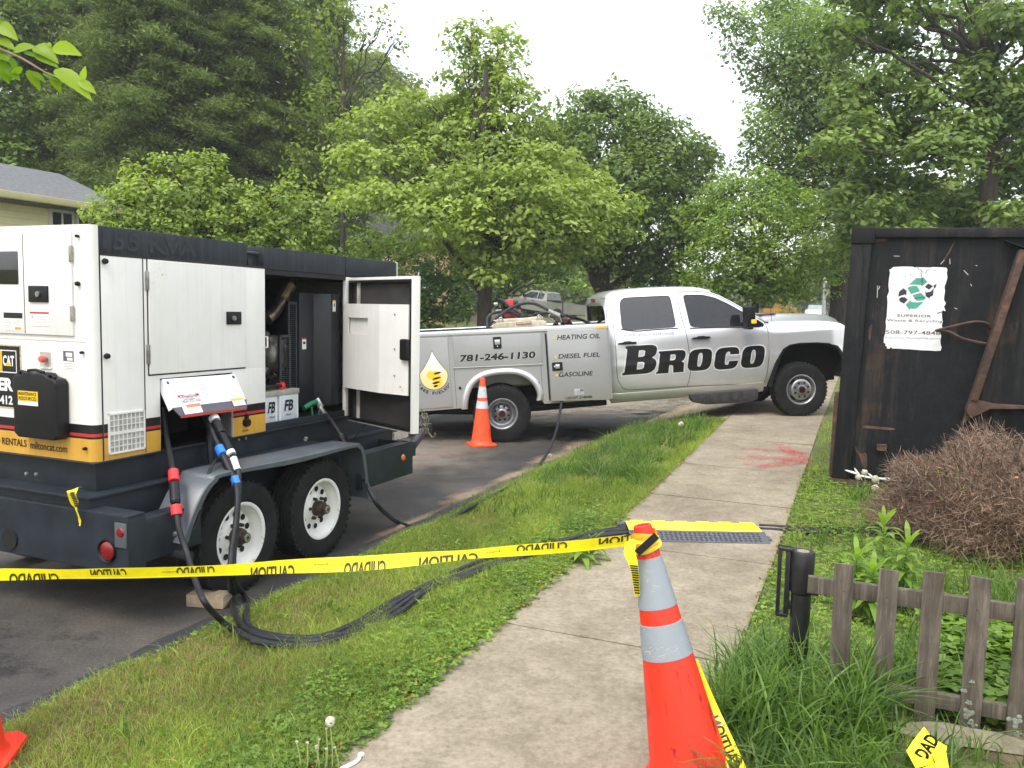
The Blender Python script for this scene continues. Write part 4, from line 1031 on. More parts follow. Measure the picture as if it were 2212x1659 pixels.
def drape(me, fmap, dx=.12, dz=.05, name='panel', mat=None, parent=None, smooth_=True, angle=50, thick=0):
    """cut the flat (x, z) mesh into small cells, then bend it with fmap(x, z) -> 3D"""
    bm = bmesh.new(); bm.from_mesh(me); bpy.data.meshes.remove(me)
    bmesh.ops.remove_doubles(bm, verts=bm.verts, dist=1e-5)
    bmesh.ops.dissolve_limit(bm, angle_limit=R(1), verts=bm.verts, edges=bm.edges)
    xs = [v.co.x for v in bm.verts]; ys = [v.co.y for v in bm.verts]
    k = math.floor(min(xs)/dx)*dx
    while k < max(xs):
        bmesh.ops.bisect_plane(bm, geom=bm.verts[:]+bm.edges[:]+bm.faces[:], plane_co=(k, 0, 0), plane_no=(1, 0, 0)); k += dx
    k = math.floor(min(ys)/dz)*dz
    while k < max(ys):
        bmesh.ops.bisect_plane(bm, geom=bm.verts[:]+bm.edges[:]+bm.faces[:], plane_co=(0, k, 0), plane_no=(0, 1, 0)); k += dz
    for v in bm.verts: v.co = Vector(fmap(v.co.x, v.co.y))
    bmesh.ops.recalc_face_normals(bm, faces=bm.faces)
    if thick: bmesh.ops.solidify(bm, geom=bm.faces[:], thickness=thick)
    me = bpy.data.meshes.new(name)
    for f in bm.faces: f.smooth = smooth_
    for e in bm.edges:
        if len(e.link_faces) == 2 and e.calc_face_angle(0) > R(angle): e.smooth = False
    bm.to_mesh(me); bm.free()
    if mat: me.materials.append(mat)
    o = bpy.data.objects.new(name, me); col.objects.link(o)
    if parent: o.parent = parent
    return o
def rc(poly, n=2):      # round a polygon's corners (Chaikin, n passes)
    q = [Vector(a) for a in poly]
    for _ in range(n):
        r = []
        for i in range(len(q)):
            a, b = q[i], q[(i+1) % len(q)]; d = (b-a).length; t = min(.25, .03/max(d, 1e-4))
            r += [a.lerp(b, t), a.lerp(b, 1-t)]
        q = r
    return [(a.x, a.y) for a in q]
side = [(1.60, .49), (1.60, 1.30), (1.605, 1.60), (1.625, 1.80), (1.66, 1.90), (1.74, 1.945), (1.95, 1.962), (2.3, 1.962), (2.7, 1.945), (2.95, 1.925), (3.12, 1.89), (3.28, 1.82), (3.45, 1.715), (3.62, 1.60), (3.80, 1.475), (3.93, 1.385),
        (4.1, 1.385), (4.5, 1.372), (4.8, 1.345), (5.0, 1.30), (5.12, 1.23), (5.16, 1.10), (5.15, .80), (5.10, .66), (4.99, .62),
        (4.985, .75), (4.95, .88), (4.88, .985), (4.78, 1.035), (4.60, 1.06), (4.35, 1.07), (4.20, 1.055), (4.10, 1.00), (4.03, .90), (3.97, .75), (3.90, .56), (3.87, .47), (3.80, .475)]
rwin = rc([(1.812, 1.455), (1.818, 1.80), (1.86, 1.875), (1.94, 1.886), (2.562, 1.872), (2.596, 1.415), (2.0, 1.415), (1.86, 1.425)], 2)
fwin = rc([(2.742, 1.868), (3.02, 1.852), (3.20, 1.80), (3.38, 1.70), (3.60, 1.555), (3.79, 1.425), (3.79, 1.352), (3.0, 1.385), (2.795, 1.400)], 2)
for sg in (-1, 1):
    o = drape(fillpoly(side, [rwin, fwin]), lambda x, z: (x, sg*cab_y(x, z), z), .10, .045, 'cab_side', silver, TK, thick=.004 if False else 0)
    o2 = drape(fillpoly(rwin, []), lambda x, z: (x, sg*(cab_y(x, z)-.012), z), .3, .1, 'window', darkglass, TK)
    o3 = drape(fillpoly(fwin, []), lambda x, z: (x, sg*(cab_y(x, z)-.012), z), .3, .1, 'window', clearglass, TK)
    o3['label'] = 'green tinted front door window'; o2['label'] = 'dark tinted rear door window'
def ribbon(pts, w, y_of, mat, name, parent, lift=.003, sgn=-1):
    P = catmull([Vector((a, b, 0)) for a, b in pts], 5); vs = []
    for i, p in enumerate(P):
        t = P[min(i+1, len(P)-1)]-P[max(0, i-1)]; t.normalize(); nn = Vector((-t.y, t.x, 0))
        for q in (p+nn*w/2, p-nn*w/2): vs.append((q.x, sgn*(y_of(q.x, q.y)+lift), q.y))
    m = MB(); m.add(vs, [(2*i, 2*i+1, 2*i+3, 2*i+2) for i in range(len(P)-1)])
    return m.build(name, mat, parent)
def ribbons(lists, w, y_of, mat, name, parent, lift=.003, sgn=-1):
    m = MB()
    for pts in lists:
        P = catmull([Vector((a, b, 0)) for a, b in pts], 5); vs = []
        for i, p in enumerate(P):
            t = P[min(i+1, len(P)-1)]-P[max(0, i-1)]; t.normalize(); nn = Vector((-t.y, t.x, 0))
            for q in (p+nn*w/2, p-nn*w/2): vs.append((q.x, sgn*(y_of(q.x, q.y)+lift), q.y))
        m.add(vs, [(2*i, 2*i+1, 2*i+3, 2*i+2) for i in range(len(P)-1)])
    return m.build(name, mat, parent)
seams = [[(1.70, 1.89), (1.70, 1.6), (1.70, 1.2), (1.70, .80), (1.735, .68), (1.80, .600), (1.95, .575), (2.69, .565)],
         [(2.66, 1.935), (2.68, 1.6), (2.715, 1.38), (2.745, 1.1), (2.757, .85), (2.745, .70), (2.70, .565)],
         [(2.70, .565), (3.2, .545), (3.78, .525), (3.84, .56), (3.88, .70), (3.91, 1.0), (3.905, 1.30), (3.87, 1.385)],
         [(2.69, 1.925), (2.95, 1.905), (3.12, 1.872), (3.28, 1.80), (3.45, 1.695), (3.62, 1.575), (3.80, 1.455), (3.88, 1.385)]]
for sg in (-1, 1):
    ribbons(seams, .007, cab_y, seamk, 'door_seams', TK, sgn=sg)
    ribbons([[(1.80, 1.447), (2.0, 1.405), (2.3, 1.405), (2.62, 1.402)], [(2.785, 1.388), (3.2, 1.370), (3.80, 1.338)]], .016, cab_y, blackm, 'belt_trim', TK, sgn=sg, lift=.004)
# rocker, fender lip, wells, underside
m = MB()
for sg in (-1, 1):
    for x0, x1 in ((1.60, 3.83),):
        m.prism([(sg*.93, .40), (sg*.965, .47), (sg*.975, .535), (sg*.94, .55), (sg*.90, .42)], x0, x1, 'x')
m.build('rocker', silver, TK, bevel=.006)
arch_pts = [(3.885, .47), (3.92, .60), (3.985, .76), (4.045, .905), (4.115, 1.005), (4.21, 1.062), (4.36, 1.078), (4.60, 1.068), (4.785, 1.043), (4.89, .990), (4.962, .885), (4.995, .75), (5.0, .62)]
for sg in (-1, 1):
    P = catmull([Vector((a, b, 0)) for a, b in arch_pts], 4); vs = []; fs = []; k = 5
    for i, p in enumerate(P):
        c = Vector((4.42-p.x, .45-p.y, 0)).normalized()
        for (dc, dy) in ((-.02, .004), (-.015, .022), (.02, .030), (.035, .022), (.035, -.10)):
            q = p+c*dc; vs.append((q.x, sg*(1.015+dy), q.y))
    for i in range(len(P)-1):
        for j in range(k-1): fs.append((i*k+j, i*k+j+1, (i+1)*k+j+1, (i+1)*k+j))
    m = MB(); m.add(vs, fs); m.build('wheel_arch_trim', blackm, TK, smooth=True, angle=60)
m = MB()
m.box(3.9, 5.05, -.60, .60, .45, 1.25); m.box(1.62, 3.9, -.93, .93, .42, .56)
m.box(-1.1, 1.6, -.42, .42, .38, .52); m.box(-.75, .65, -.55, .55, .55, 1.0)
m.box(1.62, 1.64, -.9, .9, .56, 1.36); m.box(3.85, 3.90, -.93, .93, .56, 1.33)
m.box(3.9, 5.0, -.93, .93, 1.20, 1.22)
m.build('underbody', blackmatte, TK)
m = MB()
for s_ in (-1, 1): m.box(-1.2, 5.0, s_*.45-.04, s_*.45+.04, .42, .55)
m.tube([(-.9, -.5, .44), (-.3, -.62, .40), (.6, -.6, .38), (1.6, -.55, .38)], .05, 8)
m.tube([(-1.28, -.62, .44), (-.95, -.60, .45)], .035, 10); m.box(.95, 1.35, -.75, -.45, .40, .50)
m.tube([(4.36, -.9, .40), (4.36, .9, .40)], .06, 10); m.tube([(.03, -.95, .42), (.03, .95, .42)], .07, 10); m.lathe([(.0001, -.16), (.16, -.1), (.18, 0), (.16, .1), (.0001, .16)], 16, Matrix.Translation((.03, 0, .42)) @ MR)
m.build('chassis', M_plain('grimy_chassis', (.022, .020, .018), .85, 0, .4, 12), TK)
# roof, windscreen, rear window, bonnet: cross sections swept along x
def sweep(name, stations, mat, parent, smooth_=True, nseg=10, close=False):
    """stations: list of (x, [(y, z) half section from the edge to the centre])"""
    vs = []; fs = []
    for x, hs in stations:
        full = [(-y, z) for y, z in hs] + [(y, z) for y, z in hs[::-1][1:]]
        for y, z in full: vs.append((x if not isinstance(x, tuple) else x[0], y, z))
    k = len(stations[0][1])*2-1
    for i in range(len(stations)-1):
        for j in range(k-1): fs.append((i*k+j, i*k+j+1, (i+1)*k+j+1, (i+1)*k+j))
    m = MB(); m.add(vs, fs); return m.build(name, mat, parent, smooth=smooth_, angle=60)
roofz = [(1.60, 1.84), (1.61, 1.90), (1.66, 1.955), (1.76, 1.995), (1.95, 2.018), (2.3, 2.02), (2.7, 2.005), (2.95, 1.985), (3.10, 1.955), (3.16, 1.932)]
st = []
for x, zc in roofz:
    ze = interp([(p[0], p[1]) for p in side[2:12]], x); ye = cab_y(max(1.73, x), ze)-(.02 if x < 1.7 else 0)
    st.append((x, [(ye, ze), (ye-.05, ze+(zc-ze)*.45), (ye-.14, ze+(zc-ze)*.72), (.45, ze+(zc-ze)*.95), (0, zc)]))
sweep('roof', st, silver, TK)
# windscreen
st = []
for t in (0, .25, .5, .75, 1):
    x = 3.16+(3.93-3.16)*t; ze = interp([(p[0], p[1]) for p in side[9:16]], x)
    ye = cab_y(x if x < 3.9 else 3.89, ze)-.07; cr = .035*(1-t)+.015*t
    st.append((x, [(ye, ze+.005), (ye-.2, ze+cr*.8), (.35, ze+cr), (0, ze+cr*1.05)]))
wsm = sweep('windscreen', st, M_glass('windscreen_glass', (.88, .95, .92), .97, .015, 1.5), TK)
for sg in (-1, 1):
    m = MB(); pr = []
    for t in range(9):
        x = 3.10+(3.95-3.10)*t/8; ze = interp([(p[0], p[1]) for p in side[9:17]], x); ye = cab_y(min(x, 3.89), ze)
        pr.append(((x, sg*ye, ze-.002), (x, sg*(ye-.09), ze+.014)))
    vs = [q for p in pr for q in p]; m.add(vs, [(2*i, 2*i+1, 2*i+3, 2*i+2) for i in range(8)]); m.build('windscreen_pillar', silver, TK, smooth=True)
# rear wall of the cab with its window
rw_out = [(-.93, .50), (-.955, 1.0), (-.93, 1.38), (-.86, 1.65), (-.80, 1.80), (-.70, 1.86), (.70, 1.86), (.80, 1.80), (.86, 1.65), (.93, 1.38), (.955, 1.0), (.93, .50)]
rw_in = rc([(-.84, 1.36), (-.76, 1.76), (-.70, 1.79), (.70, 1.79), (.76, 1.76), (.84, 1.36)], 2)
rx = lambda y, z: (1.60+.035*(y*y)*.6+.02*max(0, z-1.5), y, z)
drape(fillpoly(rw_out, [rw_in]), lambda y, z: rx(y, z), .12, .08, 'cab_back', silver, TK)
drape(fillpoly(rw_in, []), lambda y, z: (rx(y, z)[0]-.004, y, z), .2, .1, 'rear_window', darkglass, TK)
m = MB(); m.box(1.585, 1.625, -.16, .16, 1.845, 1.90); m.build('brake_light', redlens, TK, bevel=.008)
# bonnet
st = []
for x, zc in ((3.90, 1.47), (4.0, 1.50), (4.3, 1.497), (4.7, 1.465), (4.95, 1.43), (5.08, 1.385), (5.16, 1.30), (5.19, 1.20)):
    ze = interp([(a, b) for a, b in side[15:22]], min(x, 5.15)); ze = min(ze, zc-.05)
    ye = cab_y(max(4.05, min(x, 5.15)), ze)
    st.append((x, [(ye, ze), (ye-.06, ze+.018), (ye-.16, ze+.03), (.62, zc-.028), (.52, zc-.004), (.45, zc-.006), (.40, zc-.022), (.2, zc-.014), (0, zc-.010)]))
sweep('bonnet', st, silver, TK)
m = MB(); m.box(3.95, 4.20, -.60, -.40, 1.49, 1.508); m.box(3.95, 4.20, .40, .60, 1.49, 1.508); m.build('bonnet_scoop', M_plain('scoop_grey', (.09, .085, .10), .5), TK, bevel=.006)
m = MB(); m.box(3.86, 3.99, -.86, .86, 1.375, 1.39); m.build('cowl', blackm, TK)
m = MB(); m.tube([(4.02, -.88, 1.38), (4.00, -.88, 1.62)], .003, 5); m.build('antenna', blackm, TK)
# front fascia
m = MB(); m.box(5.10, 5.20, -.90, .90, .62, 1.20); m.box(5.12, 5.26, -.97, .97, .48, .72); m.build('front_bumper', chrome, TK, bevel=.03)
m = MB(); m.box(5.19, 5.215, -.55, .55, .78, 1.17); m.build('front_grille', blackm, TK, bevel=.01)
m = MB(); m.box(5.12, 5.20, -.93, -.60, .95, 1.18); m.box(5.12, 5.20, .60, .93, .95, 1.18); m.build('headlight', M_plain('headlight_lens', (.6, .62, .64), .1, 0, .1, 30, coat=1), TK, bevel=.02)
# mirror
for sg in (-1, 1):
    m = MB(); m.box(3.46, 3.56, sg*1.02 if sg > 0 else -1.30, 1.30 if sg > 0 else -1.02-.0, 1.375, 1.60); 
    mm_ = MB(); mm_.box(3.50, 3.62, min(sg*1.13, sg*1.32), max(sg*1.13, sg*1.32), 1.36, 1.64); mm_.box(3.54, 3.60, min(sg*.96, sg*1.14), max(sg*.96, sg*1.14), 1.37, 1.43); mm_.box(3.50, 3.58, min(sg*1.12, sg*1.33), max(sg*1.12, sg*1.33), 1.325, 1.36)
    mr = mm_.build('door_mirror', blackm, TK, bevel=.018, seg=3)
    a = MB(); a.box(3.555, 3.628, min(sg*1.325, sg*1.20), max(sg*1.325, sg*1.20), 1.405, 1.46); a.build('indicator', M_emit('amber_indicator', (.95, .28, .015), 1.1), mr, bevel=.008)
    t = MB(); t.prism([(3.70, 1.345), (3.84, 1.335), (3.86, 1.36), (3.845, 1.385), (3.78, 1.43), (3.70, 1.48)], sg*.985 if sg > 0 else -.995, sg*.995 if sg > 0 else -.985, 'y'); t.build('mirror_patch', blackm, TK)
# door handles
for sg in (-1, 1):
    for x0 in (1.725, 2.785):
        m = MB(); yy = cab_y(x0+.1, 1.25)
        m.prism([(x0, 1.238), (x0+.05, 1.232), (x0+.10, 1.228), (x0+.26, 1.228), (x0+.275, 1.24), (x0+.26, 1.258), (x0+.20, 1.262), (x0+.18, 1.272), (x0+.10, 1.272), (x0+.08, 1.262), (x0+.02, 1.256)], sg*(yy+.012), sg*(yy+.048), 'y')
        m.box(x0+.01, x0+.04, min(sg*yy, sg*(yy+.02)), max(sg*yy, sg*(yy+.02)), 1.238, 1.255); m.box(x0+.23, x0+.26, min(sg*yy, sg*(yy+.02)), max(sg*yy, sg*(yy+.02)), 1.238, 1.255)
        m.build('door_handle', blackm, TK, bevel=.006)
# side step
for sg in (-1, 1):
    m = MB(); m.prism([(2.72, .44), (2.78, .33), (2.95, .285), (3.55, .265), (3.72, .30), (3.74, .44)], sg*.86, sg*1.0, 'y')
    for k in range(5): m.box(2.86+.16*k, 2.96+.16*k, min(sg*.98, sg*1.012), max(sg*.98, sg*1.012), .31, .42)
    m.build('side_step', M_plain('dusty_black_plastic', (.03, .03, .03), .75, 0, .3, 10), TK, bevel=.008)
# cab interior
seatm = M_plain('dark_seat_cloth', (.14, .14, .15), .9, 0, .2, 20)
for y in (-.45, .45):
    m = MB(); m.box(2.72, 3.20, y-.26, y+.26, .95, 1.12); m.box(2.62, 2.78, y-.25, y+.25, 1.05, 1.62); m.box(2.64, 2.74, y-.13, y+.13, 1.62, 1.80)
    m.build('seat', seatm, TK, bevel=.04)
m = MB(); m.box(1.75, 2.25, -.75, .75, .95, 1.12); m.box(1.68, 1.82, -.75, .75, 1.05, 1.62); m.build('seat', seatm, TK, bevel=.04)
m = MB(); m.prism([(3.30, .9), (3.30, 1.26), (3.42, 1.34), (3.88, 1.36), (3.88, .9)], -.88, .88, 'y'); m.build('dashboard', M_plain('grey_dashboard', (.14, .145, .15), .7), TK, bevel=.02)
m = MB(); ring = [(3.22+.06*math.sin(a)*.4, .45+.19*math.cos(a), 1.30+.18*math.sin(a)) for a in [2*math.pi*i/20 for i in range(21)]]; m.tube(ring, .015, 8); m.tube([(3.22, .45, 1.3), (3.40, .45, 1.22)], .03, 8); m.build('steering_wheel', blackm, TK, smooth=True)
m = MB(); m.box(1.70, 3.85, -.94, .94, .80, .86); m.box(1.62, 3.2, -.70, .70, 1.90, 1.92); m.box(3.33, 3.36, -.12, .12, 1.72, 1.80); m.build('cab_trim', M_plain('grey_trim', (.34, .345, .34), .9), TK)
# wheels
TR_, RR_ = .402, .232
for sg, Mz in ((-1, Matrix.Rotation(R(90), 4, 'X')), (1, Matrix.Rotation(R(-90), 4, 'X'))):
    wheel('wheel', TK, (0, 0, 0), (.03, sg*1.065, .402), Mz, TR_, .205, .22, silverrim, 'dual_rear')
    m = MB(); m.lathe([(.21, -.09), (.33, -.105), (.39, -.09), (.402, -.05), (.402, .05), (.39, .09), (.33, .105), (.21, .09)], 40, Matrix.Translation((.03, sg*.80, .402)) @ Mz, closed=True); m.build('inner_tyre', rubber, TK, smooth=True)
    wheel('wheel', TK, (0, 0, 0), (4.355, sg*.92, .394), Mz, TR_-.008, .205, .22, silverrim, 'front')
# --- utility body
BY = 1.19
def body_side(sg):
    y1 = sg*BY; y0 = sg*(BY-.02)
    arch = [(-.47, .53), (-.455, .66), (-.40, .80), (-.30, .905), (-.15, .965), (.05, .985), (.25, .965), (.40, .90), (.50, .80), (.56, .66), (.60, .53)]
    out = [(-1.20, .53), (-1.20, 1.56)] + [(1.58, 1.48), (1.58, .50), (.62, .515)] + arch[::-1]
    o = drape(fillpoly(out, []), lambda x, z: (x, y1, z), 5, 5, 'body_side', bodygrey, TK, smooth_=False)
    # bright rounded wheel lip
    P = catmull([Vector((a, 0, b)) for a, b in [(-.50, .515), (-.475, .66), (-.415, .81), (-.31, .925), (-.15, .99), (.05, 1.01), (.26, .99), (.42, .92), (.53, .81), (.59, .66), (.575, .56), (.53, .53), (.60, .515)]][:11], 5)
    vs = []; fs = []; k = 6
    for p in P:
        c = Vector((.06-p.x, 0, .50-p.z)).normalized()
        for dc, dy in ((-.03, .0), (-.018, .022), (.01, .032), (.04, .030), (.06, .01), (.06, -.08)): 
            q = p+c*dc; vs.append((q.x, sg*(BY+dy), q.z))
    for i in range(len(P)-1):
        for j in range(k-1): fs.append((i*k+j, i*k+j+1, (i+1)*k+j+1, (i+1)*k+j))
    m = MB(); m.add(vs, fs); m.build('wheel_lip', chrome if False else silver, TK, smooth=True, angle=60)
body_side(-1); body_side(1)
for sg in (-1, 1):
    ya, yb = sorted((sg*(BY-.50), sg*(BY-.002)))
    m = MB()
    m.box(-1.20, -.49, ya, yb, .53, .55); m.box(.62, 1.58, ya, yb, .50, .52)
    yi, yj = sorted((sg*(BY-.50), sg*(BY-.49))); m.box(-1.20, 1.58, yi, yj, .75, 1.50)
    m.box(-1.20, -1.18, ya, yb, .54, 1.54); m.box(1.56, 1.579, ya, yb, .52, 1.47)
    m.build('side_box', bodygrey, TK)
    # sloping top rail, bright
    m = MB(); yo0, yo1 = sorted((sg*(BY-.50), sg*(BY+.012)))
    m.add([(-1.22, yo0, 1.545), (1.58, yo0, 1.465), (1.58, yo1, 1.465), (-1.22, yo1, 1.545), (-1.22, yo0, 1.612), (1.58, yo0, 1.545), (1.58, yo1, 1.545), (-1.22, yo1, 1.612)], [(0, 3, 2, 1), (4, 5, 6, 7), (0, 1, 5, 4), (1, 2, 6, 5), (2, 3, 7, 6), (3, 0, 4, 7)])
    m.build('top_rail', silver, TK, bevel=.022, seg=4)
m = MB(); m.box(-1.20, 1.56, -.69, .69, .78, .82); m.box(-1.20, -1.17, -.69, .69, .82, 1.35); m.box(1.54, 1.56, -.69, .69, .82, 1.46); m.build('load_bed', M_plain('worn_bed_liner', (.05, .05, .05), .8, 0, .3, 8), TK)
m = MB(); m.add([(-1.2, -.70, 1.612), (.0, -.70, 1.578), (.0, -.70, 1.60), (-1.2, -.70, 1.634), (-1.2, -.685, 1.612), (.0, -.685, 1.578), (.0, -.685, 1.60), (-1.2, -.685, 1.634)], [(0, 1, 2, 3), (4, 7, 6, 5), (3, 2, 6, 7), (0, 3, 7, 4), (1, 5, 6, 2)]); m.box(-1.2, -1.18, -.70, .70, 1.58, 1.64)
m.build('bed_trim', blackm, TK)
m = MB(); m.box(-1.42, -1.20, -.95, .95, .48, .58); m.box(-1.5, -1.2, -.06, .06, .38, .46); m.build('rear_bumper', blackm, TK, bevel=.01)
m = MB()
for y in (-1.0, 1.0): m.box(-1.215, -1.20, y-.06, y+.06, 1.0, 1.3)
m.build('tail_light', redlens, TK)
fb_ = lambda x, z: BY
def doorpanel(x0, x1, z0a, z0b, z1a, z1b, proud=.012, name='compartment_door'):
    m = MB(); y0, y1 = -BY-.0005, -BY-proud
    m.add([(x0, y0, z0a), (x1, y0, z0b), (x1, y0, z1b), (x0, y0, z1a), (x0, y1, z0a), (x1, y1, z0b), (x1, y1, z1b), (x0, y1, z1a)], [(0, 1, 2, 3), (4, 7, 6, 5), (0, 4, 5, 1), (1, 5, 6, 2), (2, 6, 7, 3), (3, 7, 4, 0)])
    return m.build(name, bodygrey, TK, bevel=.006, seg=3)
cd1 = doorpanel(-1.16, -.645, .565, .560, 1.530, 1.515)
cd2 = doorpanel(-.575, .632, 1.105, 1.068, 1.512, 1.482)
m = MB(); m.add([(-.59, -BY-.018, 1.088), (.635, -BY-.018, 1.052), (.635, -BY-.018, 1.066), (-.59, -BY-.018, 1.102), (-.59, -BY, 1.088), (.635, -BY, 1.052), (.635, -BY, 1.066), (-.59, -BY, 1.102)], [(0, 1, 2, 3), (0, 4, 5, 1), (3, 2, 6, 7), (0, 3, 7, 4), (1, 5, 6, 2)]); m.build('drip_rail', silver, TK)
# front compartment door, standing slightly open along its left edge
m = MB(); xa, xb = .715, 1.548; ya_, yb_ = -BY-.055, -BY-.028
for (dy, s_) in ((0, 0),):
    m.add([(xa, ya_, .538), (xb, yb_, .488), (xb, yb_, 1.478), (xa, ya_, 1.502), (xa, ya_+.03, .538), (xb, yb_+.028, .488), (xb, yb_+.028, 1.478), (xa, ya_+.03, 1.502)], [(0, 1, 2, 3), (4, 7, 6, 5), (0, 4, 5, 1), (1, 5, 6, 2), (2, 6, 7, 3), (3, 7, 4, 0)])
cd3 = m.build('compartment_door', bodygrey, TK, bevel=.005)
m = MB(); m.box(.690, .708, -BY-.012, -BY-.001, .55, 1.47); m.build('door_gap', blackmatte, TK)
def y3(x): return ya_+(yb_-ya_)*(x-xa)/(xb-xa)-.0025
m = MB(); m.box(-.59, -.586, -BY-.0025, -BY-.0005, .53, 1.09); m.box(.605, .609, -BY-.0025, -BY-.0005, .52, 1.05); m.build('body_seams', seamk, TK)
def latch(cx, cz, horiz, y, parent):
    m = MB(); hx, hz = (.072, .058) if horiz else (.055, .080)
    m.box(cx-hx, cx+hx, y-.012, y, cz-hz, cz+hz); l = m.build('latch', blackm, parent, bevel=.010, seg=3)
    m = MB()
    if horiz: m.box(cx-.03, cx+.03, y-.034, y-.012, cz-.030, cz+.030); m.box(cx-.05, cx-.02, y-.026, y-.012, cz-.012, cz+.012)
    else: m.box(cx-.036, cx+.036, y-.030, y-.012, cz-.025, cz+.042); m.disc((cx, y-.016, cz-.05), .010, 'y', 12, .01)
    m.build('latch_paddle', chrome, l, bevel=.008, seg=3)
latch(.028, 1.394, False, -BY-.012, cd2); latch(.828, 1.010, True, y3(.83)+.0025, cd3)
m = MB()
for x, z in ((-.525, .81), (.553, .794)): m.lathe([(.0001, .018), (.014, .016), (.020, .004), (.020, 0)], 14, Matrix.Translation((x, -BY, z)) @ Matrix.Rotation(R(90), 4, 'X'))
m.build('fuel_stud', blackm, TK, smooth=True)
m = MB(); m.box(1.40, 1.545, -BY-.035, -BY-.013, 1.492, 1.522); m.build('marker_light', M_emit('amber_marker', (.95, .25, .02), 1.1), TK, bevel=.008)
# --- lettering on the utility body
def bo(x, y, o=.0142): return (x, -BY-o, y)
def sl(x0, z0, dz, fn): return lambda x, y: fn(x0+x, z0+y+dz*x)
m = MB(); put_text(m, '781-246-1130', 1.045, .100, sl(-.500, 1.165, -.022, lambda x, z: bo(x, z, .0150)), offset=.042, shear=.12); m.build('phone_number', texk, cd2)
m = MB(); put_text(m, '781-246-1130', 1.055, .106, sl(-.505, 1.161, -.022, lambda x, z: bo(x, z, .0138)), offset=.058, shear=.12); m.build('lettering_outline', paper, cd2)
m = MB(); q3 = lambda x, z: (x, y3(x), z)
put_text(m, 'HEATING OIL', .60, .066, sl(.85, 1.372, -.03, q3), shear=.18, offset=.014); put_text(m, 'DIESEL FUEL', .58, .062, sl(.85, 1.115, -.03, q3), shear=.18, offset=.014); put_text(m, 'GASOLINE', .48, .062, sl(.84, .862, -.03, q3), shear=.18, offset=.014)
put_text(m, 'USDOT 2148486', .375, .036, sl(.915, .543, -.02, q3), offset=.022)
m.build('lettering', texk, cd3)
m = MB()
for zc in (1.402, 1.142, .888):
    m.add([q3(.790, zc), q3(.812, zc+.018), q3(.834, zc), q3(.812, zc-.018)], [(0, 1, 2, 3)])
m.build('bullet', M_plain('bullet_yellow', (.85, .55, .03), .5), cd3)
m = MB(); m.cm = 0; m.add([q3(1.045, .600), q3(1.175, .596), q3(1.175, .676), q3(1.045, .680)], [(0, 1, 2, 3)])
m.cm = 1; q4 = lambda x, z: (x, y3(x)-.001, z); m.add([q4(1.120, .640), q4(1.172, .639), q4(1.172, .673), q4(1.120, .674)], [(0, 1, 2, 3)])
for k in range(4): m.add([q4(1.05, .612+.016*k), q4(1.115 if k > 1 else 1.17, .611+.016*k), q4(1.115 if k > 1 else 1.17, .6165+.016*k), q4(1.05, .6175+.016*k)], [(0, 1, 2, 3)])
m.build('flag_decal', [M_plain('pale_grey_decal', (.50, .50, .50), .5), M_plain('dark_grey_decal', (.16, .16, .17), .5)], cd3)
# drop emblem
def dropshape(sc_=1.0):
    pts = []
    r = .188*sc_
    for i in range(31):
        a = R(-105+210*i/30); pts.append((r*math.sin(a), -r*math.cos(a)))
    up = [(.966*r*(1-u)*(1-.40*u), r*(.26+1.55*u)) for u in [k/10 for k in range(1, 10)]]
    return pts+up+[(0, 1.80*r)]+[(-x, z) for x, z in up[::-1]]
def M_drop():
    m, nt, b = newmat('yellow_drop_print'); t = nt.nodes.new('ShaderNodeTexCoord'); s = nt.nodes.new('ShaderNodeSeparateXYZ'); nt.links.new(t.outputs['Object'], s.inputs[0])
    nt.links.new(ramp(nt, s.outputs[2], [(.86, (.66, .56, .12)), (1.0, (.66, .62, .30)), (1.0, (.66, .62, .34))]), b.inputs['Base Color'])
    r = nt.nodes.new('ShaderNodeMapRange'); r.inputs[1].default_value = .80; r.inputs[2].default_value = 1.28; nt.links.new(s.outputs[2], r.inputs[0])
    nt.links.new(ramp(nt, r.outputs[0], [(0, (.72, .62, .20)), (.5, (.74, .68, .38)), (.95, (.80, .80, .82))]), b.inputs['Base Color'])
    b.inputs['Roughness'].default_value = .4; return m
dcx, dcz = -.868, 1.005
m = MB(); flatpoly(m, dropshape(1.035), lambda x, y: bo(dcx+x, dcz+y, .0136)); m.build('drop_outline', texk, cd1)
m = MB(); flatpoly(m, dropshape(1.0), lambda x, y: bo(dcx+x, dcz+y, .0145)); m.build('drop_emblem', M_drop(), cd1)
# generic striped insect (plain shapes only)
def ell(cx, cz, a, b, rot, n=24): return [(cx+a*math.cos(t)*math.cos(rot)-b*math.sin(t)*math.sin(rot), cz+a*math.cos(t)*math.sin(rot)+b*math.sin(t)*math.cos(rot)) for t in [2*math.pi*i/n for i in range(n)]]
m = MB(); m.cm = 0; flatpoly(m, ell(.0, .085, .030, .075, .35), lambda x, y: bo(dcx+x, dcz+y, .0152)); flatpoly(m, ell(.075, .075, .032, .070, -.55), lambda x, y: bo(dcx+x, dcz+y, .0152))
m.cm = 1; flatpoly(m, ell(.035, -.045, .062, .115, .25), lambda x, y: bo(dcx+x, dcz+y, .0160)); flatpoly(m, ell(-.040, .015, .056, .050, .2), lambda x, y: bo(dcx+x, dcz+y, .0163))
m.cm = 2
for k, (cz_, a) in enumerate(((.035, .052), (-.035, .060), (-.095, .052), (-.140, .030))): flatpoly(m, ell(.035+(-.035-cz_)*-.2, cz_, a, .014, .2), lambda x, y: bo(dcx+x, dcz+y, .0168))
m.build('insect_emblem', [texw, M_plain('emblem_yellow', (.85, .55, .02), .4), texk], cd1)
m = MB()
